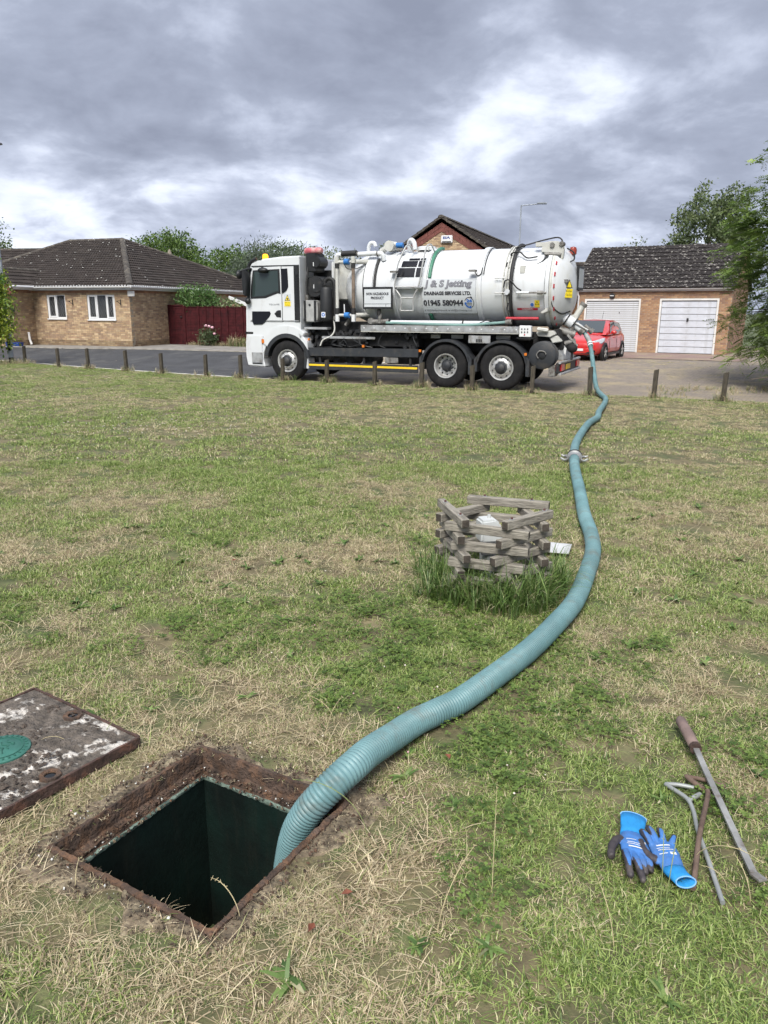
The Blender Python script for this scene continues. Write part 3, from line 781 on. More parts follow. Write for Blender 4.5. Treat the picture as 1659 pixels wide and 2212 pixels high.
# ---- red fence and gate beside the bungalow
def lap_panel(parent, u0, u1, z0, z1, n, name='panel', m='fence_red'):
    h = (z1 - z0) / n; pts_ = []
    prof = []
    for k in range(n): prof += [(z0 + k * h, -0.014), (z0 + (k + 1) * h, 0.0)]
    b = MB(); vs = []
    for z, d in prof: vs += [(u0, d, z), (u1, d, z)]
    nb = len(prof)
    for z, d in prof: vs += [(u0, 0.02, z), (u1, 0.02, z)]
    fs = [(2 * i, 2 * i + 1, 2 * i + 3, 2 * i + 2) for i in range(nb - 1)] + [(2 * nb + 2 * i, 2 * nb + 2 * i + 2, 2 * nb + 2 * i + 3, 2 * nb + 2 * i + 1) for i in range(nb - 1)]
    fs += [(0, 2 * nb, 2 * nb + 1, 1), (2 * nb - 2, 2 * nb - 1, 4 * nb - 1, 4 * nb - 2)]
    fs += [(2 * i, 2 * i + 2, 2 * nb + 2 * i + 2, 2 * nb + 2 * i) for i in range(nb - 1)] + [(2 * i + 1, 2 * nb + 2 * i + 1, 2 * nb + 2 * i + 3, 2 * i + 3) for i in range(nb - 1)]
    b.add(vs, fs); return b.build(name, m, parent, smooth=0)
FA = R(28); FX, FY = -8.85, 35.11
FEN = thing('garden_fence', 'dark red timber lap fence running from the bungalow behind the truck', 'fence', (FX, FY, 0.16), -FA)
fz = 1.66
for k in range(9):
    u0 = 0.05 + k * 0.78 if k else 0.05
    lap_panel(FEN, k * 0.8 + 0.06, k * 0.8 + 0.80, 0.02, fz - 0.02 * (k > 1) - 0.03, 13)
    MB().box((k * 0.8 - 0.03, -0.045, 0), (k * 0.8 + 0.055, 0.045, fz + 0.02)).build('post', 'fence_red', FEN, bevel=0.008)
    MB().box((k * 0.8 + 0.06, -0.03, fz - 0.045), (k * 0.8 + 0.80, 0.03, fz - 0.01)).build('capping', 'fence_red', FEN, smooth=0)
    if k in (1, 2, 3, 4, 5): MB().box((k * 0.8 + 0.40, -0.035, 0.05), (k * 0.8 + 0.45, -0.015, fz - 0.05)).build('batten', 'fence_red', FEN, smooth=0)
GATE = thing('garden_gate', 'narrow dark red slatted gate against the bungalow side wall', 'gate', (-9.69, 35.56, 0.15), -FA)
lap_panel(GATE, 0.08, 0.86, 0.06, 1.68, 16)
for u in (0.0, 0.86): MB().box((u, -0.03, 0.03), (u + 0.08, 0.03, 1.74)).build('stile', 'fence_red', GATE, smooth=0)
MB().box((0.08, -0.03, 1.68), (0.86, 0.03, 1.74)).build('rail', 'fence_red', GATE, smooth=0); MB().box((0.08, -0.03, 0.0), (0.86, 0.03, 0.06)).build('rail', 'fence_red', GATE, smooth=0)
MB().box((0.74, -0.06, 1.2), (0.84, -0.03, 1.24)).build('latch', 'black_iron', GATE)

SHED = thing('lean_to', 'lean-to with a sloping white verge board behind the fence end', 'shed', (-6.95, 36.0, 0.2), -FA)
MB().prism([(0, 0), (0, 1.9), (1.6, 1.45), (1.6, 0)], 0.05, 1.6).build('wall', 'brick_orange_3', SHED, smooth=0)
MB().bar((-0.1, 0, 2.02), (1.75, 0, 1.42), 0.05, 0.14).build('verge_board', 'upvc', SHED)
MB().prism([(-0.1, 1.99), (-0.1, 2.04), (1.75, 1.44), (1.75, 1.39)], 0.03, 1.7).build('roof', 'roof_tile', SHED, smooth=0)

# ---- gabled house behind the truck
HAn = R(19.7)
HOU = thing('gabled_house', 'buff brick gabled house with red brick verge rising behind the truck', 'house', (2.66, 38.2, 0.0), -HAn)
pk = 5.88; hw = 5.2; ez = 2.5; sl_ = (pk - 0.25 - ez) / hw
gb = MB(); gb.add([(-hw, 0.01, 0), (hw, 0.01, 0), (hw, 0.01, ez), (0, 0.01, pk - 0.25), (-hw, 0.01, ez), (-hw, 21, 0), (hw, 21, 0), (hw, 21, ez), (0, 21, pk - .25), (-hw, 21, ez)],
    [(0, 1, 2, 3, 4), (9, 8, 7, 6, 5), (0, 5, 6, 1), (1, 6, 7, 2), (4, 9, 5, 0)])
hwall = gb.build('wall', 'mortar', HOU, smooth=0)
brick_mesh('brick_courses', bricks_in(-4.2, 4.2, 3.4, pk - 0.3, [], top=lambda u: pk - 0.42 - abs(u) * sl_), front, BRICK_BUFF, hwall, proud=0.004, deep=0.0, rnd=rb, toned=None)
for s in (-1, 1):
    vb = MB(); n = 30
    for k in range(n):
        a0, a1 = s * hw * k / n, s * hw * (k + 0.95) / n
        z0, z1 = pk - 0.22 - abs(a0) * sl_, pk - 0.22 - abs(a1) * sl_
        for j in range(2):
            vb.add([(a0, -0.03, z0 - j * .2), (a1, -0.03, z1 - j * .2), (a1, -0.03, z1 - .19 - j * .2), (a0, -0.03, z0 - .19 - j * .2), (a0, 0.02, z0 - j * .2), (a1, 0.02, z1 - j * .2), (a1, 0.02, z1 - .19 - j * .2), (a0, 0.02, z0 - .19 - j * .2)],
                   [(0, 1, 2, 3), (0, 4, 5, 1), (2, 6, 7, 3), (1, 5, 6, 2), (3, 7, 4, 0)])
    vb.build('verge_band', 'brick_red', HOU, smooth=0, kind='stuff')
hroof = thing('roof', None, None); hroof.parent = HOU
tile_plane('tile_courses', (-hw - 0.4, 21, ez - .2), (-hw - 0.4, -0.15, ez - .2), (0, 21, pk), (0, -0.15, pk), 'roof_tile', hroof, sub=2)
tile_plane('tile_courses', (hw + 0.4, -0.15, ez - .2), (hw + 0.4, 21, ez - .2), (0, -0.15, pk), (0, 21, pk), 'roof_tile', hroof)
ridge_run((0, -0.2, pk + 0.03), (0, 21, pk + 0.03), hroof, 0.15)
lichen_spots(hroof, (hw, 0, ez), (hw, 20, ez), (0, 0, pk), (0, 20, pk), 60, 9)
for s in (-1, 1):
    vt = MB()
    for k in range(20):
        t0, t1 = k / 20, (k + 1.12) / 20
        vt.bar((s * (hw + .4) * t0, -0.1, pk + 0.02 - (pk - ez + .2) * t0), (s * (hw + .4) * t1, -0.1, pk + 0.05 - (pk - ez + .2) * t1), 0.16, 0.1)
    vt.build('verge_tiles', 'ridge_tile', HOU, smooth=0, kind='stuff')
al = MB().box((0.0, -0.12, 4.74), (0.55, -0.02, 5.08)).build('alarm_box', 'upvc', HOU, bevel=0.03)
v_, f_ = fit_text('EIA', 0.1, 0.45, 4.92, 5.03, 0.04); b = MB(); b.add([(x, -0.124, z) for x, z in v_], f_); b.build('alarm_lettering', 'blue_plastic', al, smooth=0, fix=False)
MB().box((0.06, -0.124, 4.77), (0.49, -0.121, 4.82)).build('alarm_band', 'black_iron', al, smooth=0)

# ---- far low roofs seen over walls
def low_house(name, label, loc, rz, w, d, ez, pk, m='brick_mixed'):
    t = thing(name, label, 'house', loc, rz)
    b = MB().box((-w / 2, 0, -0.5), (w / 2, d, ez)); b.build('wall', 'brick_orange_1', t, smooth=0)
    r = thing('roof', None, None); r.parent = t
    o = 0.3
    tile_plane('tile_courses', (-w / 2 - o, -o, ez), (w / 2 + o, -o, ez), (-w / 2 - o, d / 2, pk), (w / 2 + o, d / 2, pk), 'roof_tile', r, sub=3)
    tile_plane('tile_courses', (w / 2 + o, d + o, ez), (-w / 2 - o, d + o, ez), (w / 2 + o, d / 2, pk), (-w / 2 - o, d / 2, pk), 'roof_tile', r, sub=2)
    ridge_run((-w / 2 - o, d / 2, pk), (w / 2 + o, d / 2, pk), r)
    for s in (-1, 1): MB().add([(s * w / 2, 0, ez), (s * w / 2, d, ez), (s * w / 2, d / 2, pk - .1)], [(0, 1, 2)]).build('gable', 'brick_orange_1', t, smooth=0)
    return t
low_house('neighbour_house', 'low brown roofed house half hidden beyond the double garage', (11.6, 42, 0), R(-28), 7, 7, 2.4, 4.35)
low_house('neighbour_house', 'distant dark tiled roof seen past the bungalow at far left', (-27.0, 46, 0), R(-10), 12, 8, 2.8, 5.2)
low_house('neighbour_house', 'distant low roof between the bungalow and the truck cab', (-11.5, 58, 0), R(-15), 8, 7, 2.6, 4.5)
# pale stone finial beyond the bungalow roof
fi = MB().lathe([(0.45, 0), (0.42, 3.6), (0.5, 3.7), (0.34, 4.2), (0.16, 4.6), (0.06, 4.85), (0.001, 4.9)], (0, 0, 0), n=8, caps=True)
mat('old_stone', (0.22, 0.19, 0.15), 0.9, var=0.15, vscale=3)
fi.build('stone_chimney', 'old_stone', label='small pale stone stack rising beyond the bungalow roof', cat='chimney', loc=(-13.3, 50, 0.4))

# ---- pavement, kerbs and edging
def poly_sheet(name, pts_, m, z=None, thick=0.0, **kw):
    b = MB(); n = len(pts_)
    top = [(x, y, (z if z is not None else float(zroad(x, y)) + thick)) for x, y in pts_]
    b.add(top + [(x, y, zz - 0.3) for x, y, zz in top], [tuple(range(n))] + [(i, i + n, (i + 1) % n + n, (i + 1) % n) for i in range(n)])
    return b.build(name, m, smooth=0, **kw)
KB = [(-30, 40.5), (-22, 36.4), (-17.5, 34.0), (-15.7, 33.2), (-13.0, 31.9), (-10.1, 31.6), (-8.2, 31.0), (-6.9, 30.4), (-3, 28.9), (1.5, 27.6)]
pave = [(x, y) for x, y in KB] + [(1.5, 60), (-34, 60)]
bm_ = MB(); n = len(KB)
zz = lambda x, y: 0.155
vs = []
for x, y in KB: vs += [(x, y, 0.16), (x + 0.3, y + 12, 0.20), (x + 2, y + 30, 0.2)]
bm_.add(vs, [(3 * i, 3 * i + 3, 3 * i + 4, 3 * i + 1) for i in range(n - 1)] + [(3 * i + 1, 3 * i + 4, 3 * i + 5, 3 * i + 2) for i in range(n - 1)])
bm_.build('pavement', 'flag', kind='structure', smooth=0)
kerb = MB(); rk = random.Random(2)
kp = []
for (xa, ya), (xb, yb) in zip(KB[:-1], KB[1:]):
    L = math.dist((xa, ya), (xb, yb)); m_ = max(1, round(L / 0.92))
    for k in range(m_): kp.append(((xa + (xb - xa) * k / m_, ya + (yb - ya) * k / m_), (xa + (xb - xa) * (k + .985) / m_, ya + (yb - ya) * (k + .985) / m_)))
KERB = thing('kerb', None, None); KERB['kind'] = 'structure'
for (a, c) in kp:
    dx, dy = c[0] - a[0], c[1] - a[1]; L = math.hypot(dx, dy)
    MB().box((0, -0.10, -0.35), (L, 0.03, 0.0)).build('kerb_stone', 'concrete', KERB, smooth=0, loc=(a[0], a[1], 0.168 + rk.uniform(-.004, .004)), rot=(0, 0, math.atan2(dy, dx)))
# light edging strip along the near side of the road, bent away at the truck
ed = MB(); es = np.linspace(-30, -4.2, 60); vs = []
for s_ in es:
    q_ = 0.98 + 0.0 * s_
    for dq in (0.0, 0.09):
        x, y = unsd(s_, q_ + dq + float(dedge(s_))); vs.append((float(x), float(y), float(zroad(x, y)) + 0.006 + (0.006 if dq else 0)))
ed.add(vs, [(2 * i, 2 * i + 2, 2 * i + 3, 2 * i + 1) for i in range(len(es) - 1)]); ed.build('edging', 'line_paint', kind='structure')
ed = MB(); vs = []
for k in range(25):
    t = k / 24; s_, q_ = -4.42 + 0.5 * t, 1.05 + 6.2 * t
    for ds in (0.0, 0.12):
        x, y = unsd(s_ + ds, q_ + float(dedge(s_))); vs.append((float(x), float(y), float(zroad(x, y)) + 0.008))
ed.add(vs, [(2 * i, 2 * i + 2, 2 * i + 3, 2 * i + 1) for i in range(24)]); ed.build('road_end_line', 'line_paint', kind='structure')
# reddish block paving in front of the garages
rp = MB(); vs = []
for k in range(9):
    for j in range(5):
        u = -6.6 + k * 0.95; d = -0.04 - j * 1.1 - (0.0 if j == 0 else max(0, (3.2 - u * -1) * 0.0))
        X = 13.625 + u * math.cos(GA) + d * math.sin(GA); Y = 31.318 - u * math.sin(GA) + d * math.cos(GA)
        vs.append((X, Y, float(zroad(X, Y)) + 0.004))
rp.add(vs, [(k * 5 + j, k * 5 + j + 1, (k + 1) * 5 + j + 1, (k + 1) * 5 + j) for k in range(8) for j in range(4)]); rp.build('drive_paving', 'paver_red', kind='structure', smooth=60)
# ------------------------------------------------------------------ the tanker truck
mat('truck_white', (0.60, 0.62, 0.64), 0.3, var=0.03, vscale=2, coat=0.3, col2=(0.62, 0.62, 0.60), mix2=(0.60, 0.85), s2=2.2)
mat('tank_white', (0.60, 0.62, 0.64), 0.34, var=0.03, vscale=2, coat=0.2, col2=(0.56, 0.56, 0.52), mix2=(0.56, 0.8), s2=1.8)
mat('cream', (0.48, 0.48, 0.45), 0.5, var=0.08, vscale=4, col2=(0.38, 0.36, 0.30), mix2=(0.58, 0.75), s2=5)
mat('black_plastic', (0.011, 0.012, 0.014), 0.5, var=0.2, vscale=8)
mat('black_metal', (0.013, 0.014, 0.016), 0.55, var=0.25, vscale=5, col2=(0.05, 0.045, 0.04), mix2=(0.58, 0.75), s2=6)
mat('guard_grey', (0.022, 0.025, 0.030), 0.6, var=0.15, vscale=5, col2=(0.042, 0.04, 0.038), mix2=(0.55, 0.8), s2=4)
mat('chassis_dark', (0.012, 0.012, 0.013), 0.8, var=0.3, vscale=5, col2=(0.035, 0.03, 0.025), mix2=(0.55, 0.75), s2=7)
mat('tyre', (0.013, 0.013, 0.014), 0.9, spec=0.25, var=0.2, vscale=9, col2=(0.028, 0.026, 0.024), mix2=(0.5, 0.8), s2=5, bump=0.15, bscale=60)
mat('alloy', (0.50, 0.50, 0.49), 0.42, metal=0.6, var=0.12, vscale=10, col2=(0.22, 0.20, 0.18), mix2=(0.55, 0.8), s2=7)
mat('steel', (0.48, 0.48, 0.47), 0.35, metal=0.45, var=0.12, vscale=7)
mat('galv', (0.40, 0.41, 0.42), 0.5, metal=0.5, var=0.14, vscale=6, col2=(0.26, 0.25, 0.24), s2=5)
mat('grey_iron', (0.20, 0.195, 0.185), 0.6, metal=0.3, var=0.2, vscale=9, col2=(0.10, 0.09, 0.08), s2=8)
mat('rubber', (0.018, 0.018, 0.019), 0.65, var=0.15, vscale=10)
mat('valve_blue', (0.03, 0.17, 0.48), 0.45)
mat('pink_cap', (0.42, 0.09, 0.115), 0.5, var=0.12, vscale=5, col2=(0.55, 0.35, 0.33), mix2=(0.5, 0.7), s2=4)
mat('pipe_brown', (0.17, 0.13, 0.10), 0.5, var=0.25, vscale=6)
mat('green_hose', (0.045, 0.19, 0.12), 0.5, var=0.12, vscale=6)
mat('teal_hose_small', (0.16, 0.27, 0.25), 0.5, var=0.12, vscale=5)
mat('red_paint', (0.42, 0.02, 0.035), 0.5, var=0.15, vscale=6)
mat('red_reflect', (0.50, 0.03, 0.04), 0.35, var=0.05)
mat('white_reflect', (0.7, 0.7, 0.7), 0.4, var=0.05)
mat('yellow_paint', (0.75, 0.50, 0.02), 0.45, var=0.08)
mat('sticker_yellow', (0.80, 0.62, 0.03), 0.5, var=0.03)
mat('sticker_black', (0.02, 0.02, 0.022), 0.5, var=0.0)
mat('sticker_blue', (0.02, 0.13, 0.50), 0.45, var=0.0)
mat('sticker_white', (0.66, 0.67, 0.68), 0.45, var=0.0)
mat('letter_grey', (0.11, 0.115, 0.13), 0.4, var=0.12, vscale=3)
mat('letter_lilac', (0.24, 0.24, 0.27), 0.4, var=0.05)
mat('letter_dark', (0.035, 0.035, 0.045), 0.45, var=0.0)
mat('letter_red', (0.45, 0.02, 0.05), 0.45, var=0.0)
mat('panel_light', (0.52, 0.545, 0.57), 0.4, var=0.02, coat=0.2)
mat('amber_plastic', (0.60, 0.17, 0.02), 0.3, var=0.05)
mat('lens_red', (0.42, 0.012, 0.02), 0.2, var=0.1, vscale=30)
mat('beacon_red', (0.26, 0.04, 0.025), 0.25, var=0.05)
mat('lamp_glass', (0.55, 0.56, 0.58), 0.15, var=0.05)
emit('beacon_amber', (0.9, 0.32, 0.01), 0.6)
glass('cab_glass', (0.03, 0.045, 0.043), 0.03)
grime('tank_white', (0.30, 0.28, 0.24), 2.2, 0.53, 0.82, 0.45, (2.5, .4, .4)); grime('truck_white', (0.34, 0.32, 0.28), 2.5, 0.55, 0.8, 0.5, (1.5, .6, .6)); grime('guard_grey', (0.07, 0.062, 0.052), 4, 0.5, 0.75, 0.6)
glass('black_glass', (0.008, 0.009, 0.014), 0.45); M['black_glass'].node_tree.nodes['Principled BSDF'].inputs['Specular IOR Level'].default_value = 0.25

TH = R(24)
TRUCK = thing('tanker_truck', 'large white vacuum tanker lorry with drainage company lettering parked beyond the bollards', 'truck',
              (-2.4166, 21.145, -0.2), -TH)
def tw(x, y, z):          # truck coordinates to world
    return Vector((-2.4166 + x * math.cos(TH) + y * math.sin(TH), 21.145 - x * math.sin(TH) + y * math.cos(TH), z - 0.2))
def arc(cx, cz, r, a0, a1, n):
    return [(cx + r * math.cos(R(a0 + (a1 - a0) * i / n)), cz + r * math.sin(R(a0 + (a1 - a0) * i / n))) for i in range(n + 1)]
def tpart(b, name, m, parent=TRUCK, **kw):
    return b.build(name, m, parent, **kw)
def decal(verts, faces, y, name, m, parent, th=0.0):
    """flat print in the xz plane at depth y, seen from -y"""
    b = MB(); b.add([(x, y, z) for x, z in verts], faces)
    return b.build(name, m, parent, smooth=0, fix=False)

# --- cab shell
WX, WR = -0.24, 0.535
cabo = [(-1.49, 0.72), (-1.53, 1.24), (-1.51, 1.84), (-1.46, 2.3), (-1.37, 2.9), (-1.27, 3.07), (-1.08, 3.14), (-0.5, 3.19), (0.2, 3.22), (0.2, 1.22)] \
       + arc(WX, 0.54, 0.76, 55, 178, 10) + [(-1.0, 0.72)]
cab = MB().prism(cabo, 0.0, 2.46)
CAB = tpart(cab, 'cab', 'truck_white', bevel=0.045, bseg=3, label='white cab with a dark side window')
# roof cap, stepped in a little
rc = MB().prism([(-1.22, 3.08), (-1.0, 3.19), (-0.4, 3.24), (0.18, 3.25), (0.18, 3.1)], 0.12, 2.34)
tpart(rc, 'roof_cap', 'truck_white', CAB, bevel=0.03)
# door: proud panel with its own edge line
dpts = [(-1.40, 1.98), (-1.36, 2.35), (-1.30, 2.88), (-1.26, 2.965), (-0.36, 2.985), (-0.36, 1.56), (-1.38, 1.56)]
door = tpart(MB().prism(dpts, -0.012, 0.01), 'door', 'truck_white', CAB, bevel=0.006)
seam = MB()
for p, q in ((dpts[4], dpts[5]), (dpts[3], dpts[4]), (dpts[5], dpts[6])):
    seam.bar((p[0] + 0.008, -0.002, p[1]), (q[0] + 0.008, -0.002, q[1]), 0.012, 0.008, up=(0, 1, 0))
tpart(seam, 'door_gap', 'black_plastic', CAB, smooth=0)
wpts = [(-1.335, 2.16), (-1.29, 2.55), (-1.23, 2.895), (-0.40, 2.915), (-0.385, 2.28), (-0.47, 2.30), (-0.86, 2.175)]
wf = tpart(MB().prism(wpts, -0.024, 0.0), 'window_frame', 'black_plastic', CAB, bevel=0.005)
gp = [(-1.27, 2.21), (-1.235, 2.55), (-1.19, 2.855), (-0.45, 2.875), (-0.435, 2.345), (-0.49, 2.35), (-0.87, 2.23)]
tpart(MB().prism(gp, -0.028, -0.01), 'window_pane', 'cab_glass', CAB, smooth=0)
q = [(-0.355, 2.92), (-0.165, 2.925), (-0.15, 2.47), (-0.21, 2.36), (-0.30, 2.31), (-0.35, 2.30)]
tpart(MB().prism(q, -0.02, 0.0), 'quarter_window', 'black_glass', CAB, smooth=0)
# lower dark cut-outs of the door
tpart(MB().prism([(-1.30, 1.83), (-0.74, 1.83), (-0.71, 1.77), (-0.76, 1.68), (-0.92, 1.54), (-1.0, 1.49), (-1.26, 1.48), (-1.31, 1.56)], -0.02, 0.0), 'lower_window', 'black_glass', CAB, smooth=0)
tpart(MB().prism([(-0.48, 1.86), (-0.39, 1.86), (-0.39, 1.67), (-0.52, 1.68), (-0.58, 1.75), (-0.55, 1.82)], -0.018, 0.0), 'door_handle_recess', 'black_plastic', CAB, smooth=0)
tpart(MB().box((-0.58, -0.03, 1.76), (-0.44, -0.012, 1.795)), 'door_handle', 'black_plastic', CAB)
vs_, fs_ = fit_text('TGS 26.440', -0.76, -0.43, 1.99, 2.03)
decal(vs_, fs_, -0.0165, 'model_lettering', 'letter_grey', CAB)
tpart(MB().box((-1.36, -0.016, 1.575), (0.17, -0.013, 1.60)), 'door_line', 'galv', CAB, smooth=0)
# black louvred column at the back edge of the cab
lv = MB().box((0.03, -0.015, 1.56), (0.19, 0.02, 2.985))
for k in range(12): lv.box((0.05, -0.035, 1.98 + k * 0.07), (0.155, -0.01, 2.015 + k * 0.07))
tpart(lv, 'air_intake_louvre', 'black_plastic', CAB)
tpart(MB().box((-1.28, -0.008, 2.985), (0.19, 0.0, 3.012)), 'roof_seam', 'black_plastic', CAB, smooth=0)
# front face: windscreen, grille, visor
tpart(MB().prism([(-1.545, 1.95), (-1.475, 2.35), (-1.405, 2.86), (-1.38, 2.86), (-1.44, 2.35), (-1.5, 1.95)], 0.16, 2.3), 'windscreen', 'cab_glass', CAB, smooth=0)
tpart(MB().prism([(-1.56, 0.95), (-1.56, 1.8), (-1.5, 1.8), (-1.5, 0.95)], 0.3, 2.16), 'grille', 'black_plastic', CAB, bevel=0.01)
vz = MB().tube([(-1.40, 0.06, 2.92), (-1.40, 0.06, 3.03), (-1.30, 0.06, 3.14), (-1.15, 0.06, 3.2)], 0.045, 8)
vz.prism([(-1.5, 2.93), (-1.42, 3.06), (-1.32, 3.15), (-1.28, 3.12), (-1.36, 3.03), (-1.44, 2.92)], 0.06, 2.4)
tpart(vz, 'sun_visor', 'black_plastic', CAB)
# A-pillar trim and mirrors
tpart(MB().prism([(-1.45, 2.14), (-1.40, 2.5), (-1.34, 2.93), (-1.29, 2.93), (-1.335, 2.5), (-1.36, 2.14)], -0.03, 0.02), 'pillar_trim', 'black_plastic', CAB)
mh = MB().loft([[(-1.42 + dx, y, z) for dx, z in ((0, 2.25), (0.09, 2.22), (0.13, 2.5), (0.13, 2.8), (0.05, 2.92), (-0.02, 2.86), (-0.03, 2.5))] for y in (-0.25, -0.06)])
mh.bar((-1.38, -0.16, 2.9), (-1.25, 0.0, 2.94), 0.05)
tpart(mh, 'mirror', 'black_plastic', CAB, bevel=0.02)
def ellipsoid(c, r, n=12, m_=8):
    b = MB(); prof = [(max(1e-4, math.cos(-PI / 2 + PI * i / m_)), math.sin(-PI / 2 + PI * i / m_)) for i in range(m_ + 1)]
    b.lathe(prof, (0, 0, 0), n=n)
    b.v = [(c[0] + x * r[0], c[1] + y * r[1], c[2] + z * r[2]) for x, y, z in b.v]
    return b
tpart(ellipsoid((-1.37, -0.1, 2.1), (0.085, 0.07, 0.09)), 'mirror', 'black_plastic', CAB, label='small round mirror low on the pillar')
km = ellipsoid((-0.86, -0.1, 2.885), (0.16, 0.1, 0.07)); km.bar((-1.0, -0.05, 2.93), (-0.9, 0.0, 2.97), 0.03)
tpart(km, 'mirror', 'black_plastic', CAB, label='kerb mirror above the door window')
fm = ellipsoid((-1.66, -0.02, 2.79), (0.08, 0.12, 0.12)); fm.tube([(-1.62, -0.02, 2.88), (-1.52, 0.0, 2.91), (-1.30, 0.03, 2.97)], 0.028, 8)
tpart(fm, 'mirror', 'black_plastic', CAB, label='front mirror on an arm ahead of the cab')
be = MB().lathe([(0.001, 0.13), (0.05, 0.125), (0.075, 0.1), (0.08, 0.0)], (-1.02, 0.3, 3.2), n=14)
tpart(be, 'beacon', 'beacon_amber', CAB)
# bumper corner, step and front wing
bo = [(-1.50, 0.36), (-1.56, 0.6), (-1.56, 1.0), (-1.53, 1.22), (-0.93, 1.22), (-0.99, 0.95), (-1.0, 0.54), (-0.94, 0.34)]
bumper = tpart(MB().prism(bo, -0.02, 2.48), 'bumper', 'truck_white', bevel=0.035, bseg=3)
tpart(MB().box((-1.36, -0.026, 0.46), (-1.02, -0.018, 0.735)), 'step_recess', 'galv', bumper, bevel=0.003)
tpart(MB().box((-1.34, -0.032, 0.425), (-1.02, -0.02, 0.455)), 'step_edge', 'black_plastic', bumper, smooth=0)
tpart(MB().box((-1.565, -0.01, 1.225), (-1.30, 0.2, 1.285)), 'headlamp_trim', 'chassis_dark', bumper, bevel=0.01)
tpart(MB().box((-1.572, 0.2, 0.72), (-1.55, 0.7, 1.0)), 'headlight', 'lamp_glass', bumper, bevel=0.01)
tpart(MB().box((-1.03, -0.035, 0.98), (-0.93, -0.015, 1.10)), 'side_marker', 'amber_plastic', bumper, bevel=0.01)
# wing: white arch, then black inner lip; panel behind the wheel
wing = MB()
def archstrip(b, r0, r1, a0, a1, y0, y1, n=14, cx=WX, cz=0.545):
    pts = arc(cx, cz, r1, a0, a1, n) + list(reversed(arc(cx, cz, r0, a0, a1, n)))
    k = len(pts); h = n + 1
    vs = [(x, y0, z) for x, z in pts] + [(x, y1, z) for x, z in pts]
    fs = []
    for i in range(n):
        j = k - 1 - i
        fs += [(i, i + 1, j - 1, j), (k + i, k + j, k + j - 1, k + i + 1), (i, k + i, k + i + 1, i + 1), (j, j - 1, k + j - 1, k + j)]
    fs += [(0, k - 1, 2 * k - 1, k), (h - 1, k + h - 1, k + h, h)]
    b.add(vs, fs)
    return b
archstrip(wing, 0.70, 0.93, 52, 150, -0.03, 0.35)
wing.prism([(0.12, 1.28), (0.2, 1.26), (0.40, 1.05), (0.42, 0.34), (0.36, 0.34), (0.29, 0.8)], -0.03, 0.35)
tpart(wing, 'front_wing', 'truck_white', bevel=0.015)
wl = archstrip(MB(), 0.60, 0.712, 8, 172, -0.04, 0.4)
wl.prism([(0.33, 0.95), (0.40, 0.62), (0.36, 0.34), (0.28, 0.34), (0.31, 0.6), (0.29, 0.82)], -0.04, 0.3)
tpart(wl, 'wing_lip', 'guard_grey', bevel=0.008)
# warning sticker on the cab
def sticker(b_parent, x0, z0, w, h, y):
    tpart(MB().box((x0, y, z0), (x0 + w, y + 0.004, z0 + h)), 'warning_sticker', 'panel_light', b_parent, smooth=0)
    decal([(x0 + w * .12, z0 + h * .46), (x0 + w * .88, z0 + h * .46), (x0 + w * .5, z0 + h * .95)], [(0, 1, 2)], y - 0.002, 'warning_triangle', 'sticker_black', b_parent)
    decal([(x0 + w * .22, z0 + h * .50), (x0 + w * .78, z0 + h * .50), (x0 + w * .5, z0 + h * .86)], [(0, 1, 2)], y - 0.0035, 'warning_triangle', 'sticker_yellow', b_parent)
    decal([(x0 + w * .40, z0 + h * .53), (x0 + w * .60, z0 + h * .53), (x0 + w * .60, z0 + h * .68), (x0 + w * .40, z0 + h * .68)], [(0, 1, 2, 3)], y - 0.005, 'pictogram', 'sticker_black', b_parent)
    decal([(x0 + w * .04, z0 + h * .04), (x0 + w * .96, z0 + h * .04), (x0 + w * .96, z0 + h * .42), (x0 + w * .04, z0 + h * .42)], [(0, 1, 2, 3)], y - 0.002, 'warning_plate', 'sticker_yellow', b_parent)
    for k, s_ in enumerate(('Blind Spot', 'Take Care')):
        vs_, fs_ = fit_text(s_, x0 + w * .16, x0 + w * .84, z0 + h * (.26 - .16 * k), z0 + h * (.36 - .16 * k))
        decal(vs_, fs_, y - 0.004, 'warning_lettering', 'sticker_black', b_parent)
sticker(CAB, -0.29, 1.95, 0.21, 0.33, -0.006)

